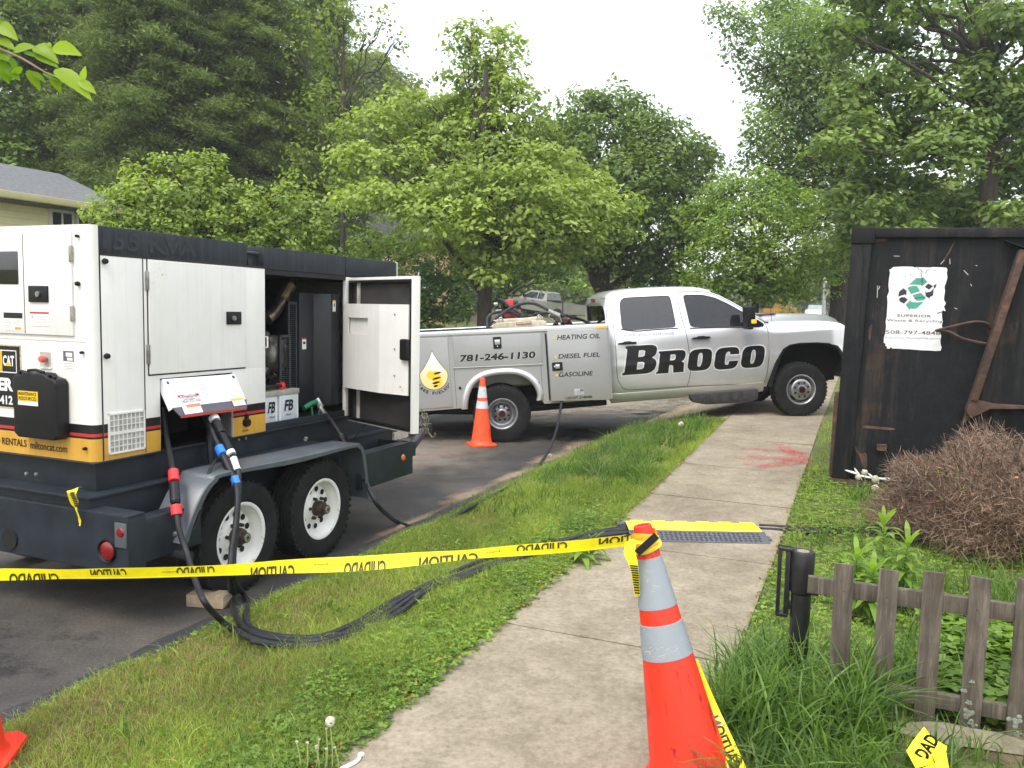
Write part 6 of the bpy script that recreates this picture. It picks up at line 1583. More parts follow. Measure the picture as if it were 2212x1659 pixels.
for wd, xa_, xb_, lo, hi, topcut in words:
    s0, s1 = pxs(xb_), pxs(xa_); W_ = abs(s1-s0); hgt = 1.15
    v, f = text_fit(wd, W_, hgt, offset=.03)
    if wd == 'CAUTION' and topcut: v, f = text_fit('TION', W_, hgt, offset=.03)
    # mirrored: letters run from right to left
    if topcut: v2, f2 = clip_poly(v, f, .30, hgt); v2 = [(x, y-.30+.10) for x, y in v2]; v2, f2 = clip_poly(v2, f2, 0.02, .98); v2 = [(x, 1-y*.62) if False else (x, y*.60+.40) for x, y in v2]
    else: v2, f2 = clip_poly(v, f, .45, hgt); v2 = [(x, (y-.45)*.85+.02 if lo == 0 else (y-.45)*.80+.40) for x, y in v2]
    lt.add([on_tape(min(s0, s1)+x, min(.985, y)) for x, y in v2], f2)
for xa_, xb_ in ((1035, 1068), (662, 690), (355, 372)):
    s0 = pxs(xb_); v, f = text_fit('Empire', .05, .2); lt.add([on_tape(s0+x, .45+y) for x, y in v], f)
lt.build('tape_lettering', M_plain('olive_black_print', (.045, .042, .012), .5), TAPE)
# knot round the cone tip, with the hanging tail
KN = thing('caution_tape', 'knotted yellow tape wrapped round the tip of the near cone with a short hanging tail', 'tape', tipc)
m = MB(tipc)
Mc = Matrix.Translation(tipc) @ q.to_matrix().to_4x4()
pr = [(.0445, .028), (.047, .016), (.0455, .008), (.050, .0), (.0475, -.008), (.052, -.016), (.051, -.026)]
vs = []; fs = []; S_ = 40
for k in range(S_):
    a = 2*math.pi*k/S_
    for j, (r_, h_) in enumerate(pr): vs.append(Mc @ Vector(((r_+.002*math.sin(5*a+j))*math.cos(a), (r_+.002*math.sin(5*a+j))*math.sin(a), h_+.006*math.sin(a*2+j*.4))))
for k in range(S_):
    for j in range(len(pr)-1): fs.append((k*7+j, ((k+1) % S_)*7+j, ((k+1) % S_)*7+j+1, k*7+j+1))
m.add(vs, fs); m.build('tape_wrap', M_plain('tape_over_orange', (.88, .36, .015), .32, 0, .15, 40), KN, smooth=True)
m = MB(tipc)
for k in range(3):
    ring = [Mc @ Vector(((.051+.003*math.sin(3*a+k))*math.cos(a), (.051+.003*math.sin(3*a+k))*math.sin(a), -.020-.004*k+.012*math.sin(a+.6))) for a in [2*math.pi*i/36 for i in range(37)]]; m.tube(ring, .0045, 6)
m.tube(catmull([PD(1358, 1172, 2.98), PD(1366, 1168, 2.975), PD(1376, 1172, 2.97), PD(1400, 1178, 2.965), PD(1418, 1165, 2.97)], 5), .007, 7)
m.build('tape_twist', tapey, KN, smooth=True)
tl = [PD(1363, 1172, 2.96), PD(1360, 1192, 2.955), PD(1366, 1212, 2.95), PD(1371, 1236, 2.95), PD(1374, 1262, 2.965), PD(1377, 1288, 2.985)]
tlc = catmull(tl, 5); k_ = len(tlc)
tail = tape_ribbon(tlc, [.018+.030*(1-i/k_)*(1 if i > 3 else .8) for i in range(k_)], [Vector((.93, -.2, .3*math.sin(i*.3))).normalized() for i in range(k_)], tipc, 'tape_tail', KN)
m = MB(tipc); 
for i in range(12, 24): 
    if i < len(tlc): p = tlc[i]; w = .018+.030*(1-i/k_); m.add([p+Vector((-w*.4, -.004, .002)), p+Vector((w*.42, -.006, .001)), p+Vector((w*.42, -.006, -.004)), p+Vector((-w*.4, -.004, -.003))], [(0, 1, 2, 3)])
m.build('tape_lettering', texk, tail)
m = MB(tipc); a_, b_ = PD(1419, 1157, 2.955), PD(1376, 1196, 2.945); dr = (b_-a_).normalized(); pp = dr.cross(Vector((0, -1, 0))).normalized()
m.add([a_+pp*.013, a_-pp*.013, b_-pp*.013, b_+pp*.013, a_+pp*.013+Vector((0, .006, 0)), a_-pp*.013+Vector((0, .006, 0)), b_-pp*.013+Vector((0, .006, 0)), b_+pp*.013+Vector((0, .006, 0))], [(0, 1, 2, 3), (7, 6, 5, 4), (0, 4, 5, 1), (1, 5, 6, 2), (2, 6, 7, 3), (3, 7, 4, 0)])
m.build('black_strap', blackm, KN)
# tape trailing from behind the cone to the ground at the right
T4 = thing('caution_tape', 'yellow caution tape running down behind the near cone to the weeds', 'tape', PD(1500, 1440, 3.1))
b4 = PD(1500, 1440, 3.1)
tt = catmull([PD(1490, 1430, 3.12), PD(1535, 1535, 3.08), PD(1565, 1600, 3.0), PD(1592, 1660, 2.9), PD(1625, 1740, 2.8)], 9)
tus = []
for i, p in enumerate(tt):
    d = (tt[min(i+1, len(tt)-1)]-tt[max(0, i-1)]).normalized(); n_ = (CAM-p).normalized(); tus.append(d.cross(n_).normalized())
tape_ribbon(tt, [.062]*len(tt), tus, b4, 'tape', T4)
cum4 = [0]
for a, b in zip(tt, tt[1:]): cum4.append(cum4[-1]+(b-a).length)
def on4(s, v, lift=.002):
    i = 0; s = max(0, min(cum4[-1]-1e-4, s))
    while cum4[i+1] < s: i += 1
    f = (s-cum4[i])/(cum4[i+1]-cum4[i]); p = tt[i].lerp(tt[i+1], f); return p+tus[i]*((v-.5)*.062)+(CAM-p).normalized()*lift
sg4 = 1 if tus[0].x > 0 else -1
m = MB(b4); v, f = text_fit('CAUTION', .21, .62, offset=.03)
def s4(x): 
    for i, p in enumerate(tt):
        d = p-CAM
        if CY-FPX*d.dot(Up)/d.dot(Fw) > x: return cum4[i]
    return cum4[-1]
e4 = s4(1655)
m.add([on4(e4-x, (.19+y) if sg4 > 0 else (.81-y)) for x, y in v], f); m.build('tape_lettering', texk, T4)
# crumpled tape end on the ground at the lower right
cr = GP(1995, 1640, .02); crb = WV(cr)
T5 = thing('caution_tape', 'crumpled end of yellow tape lying on bare soil at the lower right', 'tape', crb)
def pcs(lst): return [PD(x, y, d) for x, y, d in lst]
for k, ply in enumerate((((1958, 1622, 2.86), (1972, 1600, 2.90), (1996, 1570, 2.93), (2014, 1594, 2.90), (2046, 1612, 2.88), (2040, 1640, 2.85), (2008, 1652, 2.82), (1978, 1660, 2.80)), ((1965, 1690, 2.74), (1990, 1660, 2.79), (2020, 1648, 2.80), (2044, 1625, 2.84), (2050, 1660, 2.80), (2046, 1720, 2.72), (1975, 1730, 2.70)), ((1958, 1622, 2.86), (1978, 1660, 2.80), (1984, 1648, 2.83), (1968, 1618, 2.87)))):
    m = MB(crb); P_ = pcs(ply); c_ = sum(P_, Vector())/len(P_)+Vector((0, -.012, .010)); n_ = len(P_)
    m.add(P_+[c_], [(i, (i+1) % n_, n_) for i in range(n_)]); m.build('tape_fold', tapey, T5)
m = MB(crb); v, f = text_fit('DAD', .085, .052, offset=.035)
ctr = PD(2000, 1612, 2.83); a_ = R(58); m.add([ctr+(Rt*math.cos(a_)+Up*math.sin(a_))*(x-.042)+(Rt*-math.sin(a_)+Up*math.cos(a_))*(y-.03) for x, y in v], f); m.build('tape_lettering', texk, T5)
# tape scrap tied to the trailer corner
sc0 = WV(PN(205, 1045, -3.93)); T6 = thing('caution_tape', 'short scrap of caution tape tied to the rear corner of the trailer frame', 'tape', sc0)
def ps(x, y): return WV(PN(x, y, -3.90)+Vector((.02, -.12, 0)))
c3p = lambda X, Y: ((X*.28933)/1.15732, (950+Y*.28933)/1.15732)
q6 = [ps(*c3p(X, Y)) for X, Y in ((830, 890), (790, 900), (760, 935), (775, 985), (795, 1040), (800, 1080), (818, 1130), (830, 1180), (828, 1215))]
q6c = catmull(q6, 4); w6 = [.03, .032, .035, .04, .04, .045, .05, .05, .052, .055, .055, .055, .05, .05, .045, .04, .03, .02, .012, .012, .01, .012, .010, .012, .010, .009, .012, .016, .012, .009, .008, .008, .007]
tape_ribbon(q6c, [w6[min(i, len(w6)-1)] for i in range(len(q6c))], [(Rt*math.cos(.3*math.sin(i*.6))+Up*.4*math.sin(i*.5)).normalized() for i in range(len(q6c))], sc0, 'tape', T6)
m = MB(sc0); 
for k, i in enumerate(range(8, 18)): p = q6c[i]-Fw*.006; m.add([p-Rt*.004+Up*.004, p+Rt*.020+Up*.006, p+Rt*.020, p-Rt*.004-Up*.002], [(0, 1, 2, 3)])
m.build('tape_lettering', texk, T6)

# wood chock block
wb = PZ(450, 1310, .0); WB = MB((0, 0, 0)); WB.box(-.118, .118, -.06, .06, 0, .075)
o = WB.build('wood_block', M_plain('pale_cut_timber', (.40, .31, .20), .85, 0, .25, 12, streak=.2), None, bevel=.004); o.location = (wb.x, wb.y+.02, .004); o.rotation_euler = (0, 0, R(-8)); tagit(o, 'short block of pale timber wedged behind the trailer wheel', 'block')

# ================================================================== dumpster
dl = PD(1795, 1052, 7.85); DB = Vector((dl.x, dl.y, dl.z))
DANG = R(-23.0); DTLT = R(.9)
DM_ = thing('roll_off_dumpster', 'tall rusty black steel dumpster with a torn white waste company poster', 'dumpster', DB, (0, DTLT, DANG))
DMM = Matrix.Rotation(DANG, 4, 'Z') @ Matrix.Rotation(DTLT, 4, 'Y'); DMI = DMM.inverted()
H_ = 2.42; L_D = 5.5; WDp = 2.3
def dz(x): return 0
# slight outward lean of the left end: photo's edge leans, modelled as sloped end plate
m = MB()
off = .10
def slab(x0b, x0t, x1, y0, y1, z0, z1):
    m.add([(x0b, y0, z0), (x1, y0, z0), (x1, y1, z0), (x0b, y1, z0), (x0t, y0, z1), (x1, y0, z1), (x1, y1, z1), (x0t, y1, z1)], [(0, 3, 2, 1), (4, 5, 6, 7), (0, 1, 5, 4), (1, 2, 6, 5), (2, 3, 7, 6), (3, 0, 4, 7)])
slab(.02, .06, L_D, .03, .06, .10, H_-.02); slab(.02, .06, .10, .03, WDp, .10, H_-.02); m.box(L_D-.04, L_D, .03, WDp, .10, H_-.02); m.box(.05, L_D, WDp-.03, WDp, .10, H_-.02); m.box(.05, L_D, .04, WDp-.03, .09, .12)
m.build('side_wall', rblack, DM_)
m = MB(); m.add([(0, -.02, .09), (.165, -.02, .09), (.20, -.02, H_-.06), (.03, -.02, H_-.06), (0, .10, .09), (.165, .10, .09), (.20, .10, H_-.06), (.03, .10, H_-.06)], [(0, 1, 2, 3), (4, 7, 6, 5), (0, 4, 5, 1), (1, 5, 6, 2), (2, 6, 7, 3), (3, 7, 4, 0)])
m.build('corner_post', rblack, DM_, bevel=.012)
m = MB(); m.box(.02, .22, -.035, .12, H_-.14, H_+.01); m.build('corner_cap', rblack, DM_, bevel=.01)
m = MB(); m.box(.22, L_D, -.025, .10, H_-.085, H_); m.box(.02, .12, .12, WDp, H_-.085, H_); m.build('top_rail', rblack, DM_, bevel=.01)
m = MB(); m.box(-.03, L_D, -.025, .08, -.01, .09); m.box(-.02, .10, .08, WDp, -.01, .09); m.build('bottom_rail', rustm, DM_, bevel=.008)
m = MB()
m.prism([(-.02, -.09), (1.2, -.09), (1.2, -.012), (.0, -.012)], .0, .05, 'y'); m.box(.05, L_D, .40, .55, -.12, -.01); m.box(.05, L_D, 1.7, 1.85, -.12, -.01)
m.build('skid', rblack, DM_)
# left end face rib seen edge on
m = MB(); m.box(-.03, .02, .05, .12, .10, .9); m.build('end_hinge', rustm, DM_, bevel=.006)
def dpx(x, y, d=-.0):        # pixel -> dumpster local on the front plane
    n_ = DMM @ Vector((0, 1, 0)); o_ = DB+n_*.03; r_ = ray(x, y); P = DMI @ (CAM+r_*((o_-CAM).dot(n_)/r_.dot(n_))-DB)
    return (P.x, P.z)
def c7(X, Y): return dpx((2040+X*.42208)/1.15732, (550+Y*.42208)/1.15732)
# diagonal strut and ribs
def bar(p0, p1, w, y0, y1, nm, mat=None, bevel=.006):
    a, b = Vector(p0), Vector(p1); d = (b-a).normalized(); n_ = Vector((-d.y, d.x))*w/2
    m = MB(); m.prism([tuple(a+n_), tuple(a-n_), tuple(b-n_), tuple(b+n_)], y0, y1, 'y'); return m.build(nm, mat or rustm, DM_, bevel=bevel)
bar(c7(1215, 185), c7(925, 1060), .060, -.13, .03, 'diagonal_brace')
bar(c7(1235, 215), c7(862, 1210), .03, -.02, .03, 'brace_edge', rblack)
a, b = c7(905, 1050), c7(1232, 1100); 
m = MB(); m.prism([c7(905, 1050), c7(1050, 1085), c7(1300, 1100), c7(1300, 1112), c7(1020, 1110), c7(905, 1165), c7(880, 1120)], -.11, .03, 'y'); m.build('brace_gusset', rustm, DM_, bevel=.006)
m = MB(); m.prism([c7(905, 1060), c7(855, 1205), c7(905, 1170)], -.06, .03, 'y'); m.build('brace_gusset', rustm, DM_)
m = MB(); m.prism([c7(1110, 130), c7(1300, 200), c7(1300, 190), c7(1110, 124)], -.08, .03, 'y'); m.build('upper_rib', rblack, DM_)
# torn bent lip of steel by the poster
m = MB(); pts_ = [Vector((c7(X, Y)[0], yy, c7(X, Y)[1])) for X, Y, yy in ((700, 655, -.10), (760, 640, -.05), (850, 618, -.03), (940, 602, -.02), (1010, 612, -.0), (1035, 640, .02))]
m.tube(catmull(pts_, 5), [.006]+[.012]*24+[.004], 6)
pts_ = [Vector((c7(X, Y)[0], yy, c7(X, Y)[1])) for X, Y, yy in ((700, 655, -.08), (780, 660, -.04), (860, 700, -.04), (950, 722, -.03), (1020, 735, .0))]; m.tube(catmull(pts_, 5), [.006]+[.014]*18+[.005]*3, 6)
m.build('torn_steel_lip', rustm, DM_, smooth=True)
ripm = M_plain('dark_hole', (.004, .004, .004), .95)
m = MB(); m.cm = 0
def dd2(p, d=.0): return (p[0], .03-d, p[1])
m.add([dd2(c7(X, Y), .002) for X, Y in ((850, 665), (930, 650), (1010, 655), (1040, 700), (1000, 720), (900, 715))], [(0, 1, 2, 3, 4, 5)]); m.build('torn_hole', ripm, DM_)
# long crack / seam down the corner, rust patches
m = MB(); P = [c7(X, Y) for X, Y in ((272, 100), (275, 180), (285, 240), (278, 330), (268, 470), (262, 560), (256, 590), (258, 680), (235, 740), (232, 850), (238, 950), (225, 1050), (215, 1150), (212, 1250), (225, 1340), (228, 1450))]
for a, b in zip(P, P[1:]): m.add([(a[0]-.006, -.0215 if a[0] < .19 else .028, a[1]), (a[0]+.006, -.0215 if a[0] < .19 else .028, a[1]), (b[0]+.006, -.0215 if b[0] < .19 else .028, b[1]), (b[0]-.006, -.0215 if b[0] < .19 else .028, b[1])], [(0, 1, 2, 3)])
m.build('crack', ripm, DM_)
m = MB()
for pts in (((275, 1215), (470, 1232), (465, 1246), (280, 1232)), ((225, 1330), (262, 1390), (300, 1370), (305, 1470), (275, 1468), (262, 1400), (240, 1380)), ((300, 108), (440, 112), (400, 130), (320, 128)), ((738, 265), (780, 215), (826, 125), (822, 118), (770, 215), (735, 258)), ((310, 640), (335, 610), (330, 660), (318, 720), (312, 700))):
    r_ = rc([c7(*p) for p in pts], 1); m.add([dd2(p, .0022) for p in r_], [list(range(len(r_)))])
m.build('rust_stain', rustm, DM_)
m = MB(); m.box(*[c7(362, 1330)[0], c7(420, 1330)[0]], -.02, .03, c7(360, 1360)[1], c7(360, 1330)[1]); m.tube([(c7(360, 1325)[0], -.03, c7(360, 1325)[1]), (c7(420, 1325)[0], -.03, c7(420, 1325)[1])], .006, 6); m.build('small_bracket', rustm, DM_)
m = MB(); scr = M_plain('scratch_grey', (.42, .42, .40), .7)
for (a, b) in (((365, 388), (362, 460)), ((378, 392), (370, 412)), ((738, 262), (760, 238)), ((875, 298), (902, 326)), ((820, 520), (836, 528)), ((915, 378), (922, 392)), ((945, 268), (955, 272)), ((792, 230), (794, 262)), ((472, 94), (476, 98)), ((460, 213), (495, 215))):
    p, q_ = Vector(c7(*a)), Vector(c7(*b)); d = (q_-p).normalized(); n_ = Vector((-d.y, d.x))*.003; m.add([dd2(tuple(p+n_), .0028), dd2(tuple(p-n_), .0028), dd2(tuple(q_-n_), .0028), dd2(tuple(q_+n_), .0028)], [(0, 1, 2, 3)])
m.build('scratches', scr, DM_)
m = MB(); rr2 = random.Random(8); P = [c7(X, Y) for X, Y in ((215, 1490), (250, 1500), (290, 1515), (340, 1525), (400, 1530), (450, 1535), (485, 1540))]
for p in P: m.lathe([(.0001, .02), (.03, .014), (.045, 0), (.02, -.015), (.0001, -.015)], 8, Matrix.Translation((p[0], -.02, p[1])) @ Matrix.Rotation(rr2.uniform(0, 1), 4, 'Y') @ Matrix.Diagonal((1.6, .5, .7, 1)))
m.build('caulk_blob', M_plain('white_rag', (.62, .60, .57), .9, 0, .2, 20), DM_, smooth=True)
# poster
def pz(X, Y):     # poster crop -> local
    return dpx((2200+X*.15069)/1.15732, (650+Y*.15069)/1.15732)
edge = [(215, 118), (320, 110), (440, 108), (540, 112), (580, 125), (600, 118), (680, 120), (760, 122), (830, 124), (880, 116), (960, 120), (1040, 122), (1100, 128), (1118, 160), (1108, 210), (1118, 290), (1095, 380), (1070, 440), (1078, 520), (1065, 600), (1060, 660), (1090, 710), (1085, 740), (1060, 770), (1090, 850), (1060, 845), (1040, 830), (1025, 880), (1030, 960), (1040, 1030), (1025, 1090), (1035, 1120), (990, 1165), (1000, 1215), (1015, 1260), (1000, 1330), (1005, 1400), (1022, 1450), (1005, 1505), (920, 1510), (800, 1500), (700, 1498), (600, 1490), (480, 1480), (400, 1478), (300, 1470), (200, 1468), (180, 1440), (160, 1470), (110, 1468), (120, 1440), (85, 1420), (95, 1395), (62, 1370), (65, 1290), (90, 1200), (100, 1100), (92, 1020), (110, 940), (118, 820), (125, 700), (118, 600), (150, 520), (140, 420), (150, 300), (165, 220), (155, 150), (170, 160)]
po = [pz(*p) for p in edge]
M_post = M_plain('weathered_poster_white', (.70, .69, .70), .5, 0, .06, 6)
_o = drape(fillpoly(po, []), lambda x, z: (x, .0262, z), 5, 5, 'poster', M_post, DM_)
post = _o
green = M_plain('recycling_green', (.055, .30, .23), .5); navy = M_plain('near_black_navy', (.02, .018, .035), .5); greyp = M_plain('grey_lettering', (.09, .085, .10), .5)
def pp_(lst, mat, nm, d=.0245):
    m = MB()
    for poly in lst:
        me_ = [pz(*p) for p in poly]; m.add([(x, d, z) for x, z in me_], [list(range(len(me_)))])
    return m.build(nm, mat, post)
pp_([[(475, 410), (530, 365), (600, 300), (640, 298), (700, 308), (708, 275), (785, 362), (690, 440), (682, 412), (600, 408), (530, 405)], [(455, 468), (480, 445), (540, 430), (610, 430), (665, 518), (515, 562)], [(540, 585), (675, 542), (750, 612), (755, 640), (720, 668), (650, 675), (598, 672)], [(505, 668), (520, 695), (600, 703), (730, 690), (610, 802), (570, 808), (500, 805), (492, 832), (425, 742)]], green, 'recycling_arrows')
pp_([[(305, 610), (312, 535), (345, 498), (378, 485), (372, 460), (443, 510), (432, 592), (418, 570), (350, 590)], [(312, 650), (350, 618), (405, 615), (462, 656), (398, 724), (330, 690)], [(742, 445), (800, 390), (880, 432), (812, 492)], [(750, 500), (765, 540), (840, 525), (890, 470), (880, 590), (830, 610), (822, 640), (756, 600)], [(888, 425), (938, 395), (925, 450), (900, 480)]], navy, 'recycling_arrows')
def ptext(s, x0, y0, x1, y1, mat, off_=0, shear=0, space=1.0):
    """text between poster-crop corners (x0,y0) lower left and (x1,y1) upper right"""
    m = MB(); v, f = text_fit(s, 1, 1, offset=off_, shear=shear, space=space); dy = 20*(x1-x0)/900
    m.add([(lambda a: (a[0], .0245, a[1]))(pz(x0+(x1-x0)*x, y0+(y1-y0)*y+dy*x)) for x, y in v], f); return m.build('lettering', mat, post)
ptext('SUPERIOR', 285, 942, 850, 898, greyp, space=1.1, off_=.012); ptext('Waste & Recycling', 112, 1030, 1035, 975, greyp, space=1.05); ptext('508-797-4848', 95, 1225, 1000, 1162, greyp, off_=.004); ptext('SuperiorWasteMA.com', 80, 1308, 990, 1268, M_plain('teal_lettering', (.12, .30, .31), .5))
m = MB()
for a, b, w in (((620, 120), (640, 160), 5), ((670, 155), (705, 200), 6), ((680, 200), (690, 380), 5), ((700, 300), (712, 388), 7), ((750, 225), (785, 170), 5), ((780, 175), (820, 155), 4), ((895, 185), (925, 165), 5), ((945, 885), (1030, 860), 8), ((570, 640), (690, 618), 7), ((690, 618), (755, 635), 7), ((505, 230), (512, 255), 6), ((410, 265), (418, 295), 4)):
    p, q_ = Vector(pz(*a)), Vector(pz(*b)); d = (q_-p).normalized(); n_ = Vector((-d.y, d.x))*w*.0004; m.add([(x.x, .0238, x.y) for x in (p+n_, p-n_, q_-n_, q_+n_)], [(0, 1, 2, 3)])
m.build('poster_tears', navy, post)

# ================================================================== picket fence and black post
FS = 3.65
FO = WV(Vector((-.18, FS, ground_z(-.18, FS))))
FE = thing('picket_fence', 'low weathered grey wooden picket fence running off to the right from the black post', 'fence', FO, (0, 0, -AZ))
fbase = Vector((-.18, FS, ground_z(-.18, FS)))
rp_ = random.Random(12)
for i in range(11):
    n0 = -.064+.163*i; w = .074+.004*rp_.random(); top = .80+.008*i+rp_.uniform(-.008, .008); bot = .20 if i < 3 else .17
    m = MB(fbase); t0 = rp_.uniform(-.008, .008)
    l = rp_.uniform(-.006, .006)
    m.add([(n0, FS-.012, bot), (n0+w, FS-.012, bot), (n0+w, FS+.006, bot), (n0, FS+.006, bot), (n0+l, FS-.012, top), (n0+w+l, FS-.012, top+t0), (n0+w+l, FS+.006, top+t0), (n0+l, FS+.006, top)], [(0, 3, 2, 1), (4, 5, 6, 7), (0, 1, 5, 4), (1, 2, 6, 5), (2, 3, 7, 6), (3, 0, 4, 7)])
    pk = m.build('picket', wood, FE, bevel=.003)
m = MB(fbase); m.box(-.17, 1.75, FS+.008, FS+.042, .655, .725); m.build('top_rail', wood, FE, bevel=.003)
m = MB(fbase); m.box(-.05, 1.75, FS+.008, FS+.042, .255, .315); m.build('bottom_rail', wood, FE, bevel=.003)
lich = M_plain('grey_green_lichen', (.20, .23, .18), .95, 0, .3, 50)
m = MB(fbase); 
for (n0, z0, r_) in ((.452, .27, .022), (.435, .35, .014), (.618, .27, .024), (.47, .225, .016), (.63, .215, .013), (.46, .40, .009), (.455, .31, .012)):
    for k in range(9): a = rp_.uniform(0, 6.28); q_ = rp_.uniform(0, r_); m.lathe([(.0001, .003), (r_*.3, .002), (r_*.42, 0)], 7, Matrix.Translation((n0+q_*math.cos(a), FS-.012, z0+q_*math.sin(a))) @ Matrix.Rotation(R(90), 4, 'X'))
m.build('lichen', lich, FE)
m = MB(fbase)
for i in range(11):
    for z in (.69, .285): m.lathe([(.0001, .001), (.004, .0)], 6, Matrix.Translation((-.064+.163*i+.037, FS-.0125, z)) @ Matrix.Rotation(R(90), 4, 'X'))
m.build('nail_heads', rustm, FE)
# black tubular post with a strap bracket
PO = W(-.205, 3.86, ground_z(-.2, 3.86)-.045)
PT_ = thing('gate_post', 'stubby black painted round post with a flat steel loop at the end of the fence', 'post', PO, (0, 0, -AZ))
gp = M_plain('glossy_black_post_paint', (.014, .014, .016), .35, 0, .3, 30, bump=.15)
m = MB(); m.lathe([(.0001, -.05), (.043, -.05), (.043, .44), (.048, .445), (.051, .455), (.051, .625), (.047, .634), (.0001, .634)], 26); m.build('post', gp, PT_, smooth=True)
m = MB(); m.lathe([(.0001, .002), (.024, .001), (.028, 0)], 14, Matrix.Translation((0, 0, .634))); m.build('worn_cap_patch', M_plain('bare_worn_patch', (.25, .20, .14), .8, 0, .3, 60), PT_)
m = MB(); m.box(-.105, -.040, -.024, .024, .628, .642); m.box(-.105, -.090, -.024, .024, .34, .642); m.box(-.072, -.050, -.020, .020, .33, .63); m.box(-.105, -.050, -.024, .024, .325, .342); m.box(-.052, -.03, -.010, .010, .36, .40); m.build('strap_loop', gp, PT_, bevel=.004)
m = MB(); m.box(.03, .075, -.012, .012, .44, .49); m.build('hinge_lug', gp, PT_, bevel=.003)

# flagstones and bare soil patch at the fence foot
fsm = M_concrete('mossy_flagstone', (.82, .84, .80))
for k, (px_, py_, rn, rs) in enumerate(((1755, 1562, .20, .11), (2080, 1600, .24, .10))):
    g_ = GP(px_, py_); o = blob_sheet('flagstone', g_.x, g_.y, rn, rs, fsm, .016, 50+k, rough=.2, seg=18); 
    tagit(o, ('flat grey flagstone half hidden in weeds left of the fence foot', 'flat grey flagstone under the right end of the fence')[k], 'flagstone')
tagit(blob_sheet('bare_soil', .75, 3.42, .55, .35, sand, .010, 61), kind='structure')
# white scrap and black bit on the sidewalk edge
wp = GP(775, 1652, .01); m = MB(WV(wp)); m.tube(catmull([WV(GP(735, 1662, .012)), WV(GP(762, 1650, .014)), WV(GP(775, 1640, .014)), WV(GP(778, 1630, .016)), WV(GP(786, 1632, .014))], 5), .0075, 8)
o = m.build('plastic_scrap', M_plain('white_plastic_scrap', (.80, .80, .80), .4), None, smooth=True); o.location = WV(wp); tagit(o, 'bent white plastic strip lying on the sidewalk edge at the bottom', 'litter')

# ================================================================== VEGETATION
G_ = np.random.default_rng(11)
def rot_rand(n): 
    a = G_.normal(size=(n, 3)); return a/np.linalg.norm(a, axis=1, keepdims=True)
def leaves_quads(cent, normal, size, aspect=.62, fold=0.0):
    """one rhombic leaf per centre; normal (n,3); size (n,)"""
    n = len(cent); t = rot_rand(n); t -= (t*normal).sum(1, keepdims=True)*normal; t /= np.linalg.norm(t, axis=1, keepdims=True)+1e-9
    b = np.cross(normal, t); s = size[:, None]
    v = np.empty((n, 4, 3), dtype=np.float32)
    v[:, 0] = cent-t*s*.5; v[:, 1] = cent+b*s*.5*aspect+t*s*.05+normal*s*fold; v[:, 2] = cent+t*s*.55; v[:, 3] = cent-b*s*.5*aspect+t*s*.05+normal*s*fold
    return v.reshape(-1, 3), np.arange(n*4).reshape(n, 4)
def crown_pts(lobes, dens, clump_r, per, seed, shell=.55, flat=.5, up=.35, keep_low=.6):
    """lobes: (centre, (rx, ry, rz)). returns leaf centres, normals, shade value"""
    g = np.random.default_rng(seed); C_ = []; Nn = []; Rn = []
    for c, r in lobes:
        c = np.array(c); r = np.array(r); k = max(6, int(2.6*dens*(r[0]*r[1]+r[1]*r[2]+r[0]*r[2])))
        d = g.normal(size=(k, 3)); d /= np.linalg.norm(d, axis=1, keepdims=True)
        drop = (d[:, 2] < -.25) & (g.random(k) > keep_low); d = d[~drop]; k = len(d)
        q = shell+(1.05-shell)*g.random(k)**.6
        q *= 1+.16*np.sin(d[:, 0]*5.1+c[0]*3)*np.sin(d[:, 1]*4.3+c[1])+.12*np.sin(d[:, 2]*7.3+c[2]*2)
        cc = c+d*q[:, None]*r
        cr = clump_r*g.uniform(.6, 1.35, k)
        m = per
        o = g.normal(size=(k, m, 3)); o /= np.linalg.norm(o, axis=2, keepdims=True); o *= g.random((k, m, 1))**.45
        o[:, :, 2] *= flat; p = cc[:, None, :]+o*cr[:, None, None]
        p[:, :, 2] -= (o[:, :, 0]**2+o[:, :, 1]**2)*cr[:, None]*.35
        nn = o*np.array([.6, .6, .3])+np.array([0, 0, up+.35])+d[:, None, :]*.45+g.normal(size=(k, m, 3))*.42
        nn /= np.linalg.norm(nn, axis=2, keepdims=True)
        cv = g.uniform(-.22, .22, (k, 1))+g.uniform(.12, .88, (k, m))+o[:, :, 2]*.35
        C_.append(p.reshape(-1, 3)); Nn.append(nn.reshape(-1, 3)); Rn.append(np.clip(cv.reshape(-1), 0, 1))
    return np.concatenate(C_), np.concatenate(Nn), np.concatenate(Rn)
def limb_tubes(m, a, b, r0, r1, seed, bend=.12, n=7):
    r_ = random.Random(seed); a = Vector(a); b = Vector(b); L = (b-a).length; P = []
    for i in range(n+1):
        t = i/n; p = a.lerp(b, t); k = math.sin(math.pi*t)*bend*L
        p = p+Vector((r_.uniform(-1, 1), r_.uniform(-1, 1), r_.uniform(-.3, .8)))*k*.5; P.append(p)
    m.tube(catmull(P, 3), [r0+(r1-r0)*i/(n*3) for i in range(n*3+1)], 8)
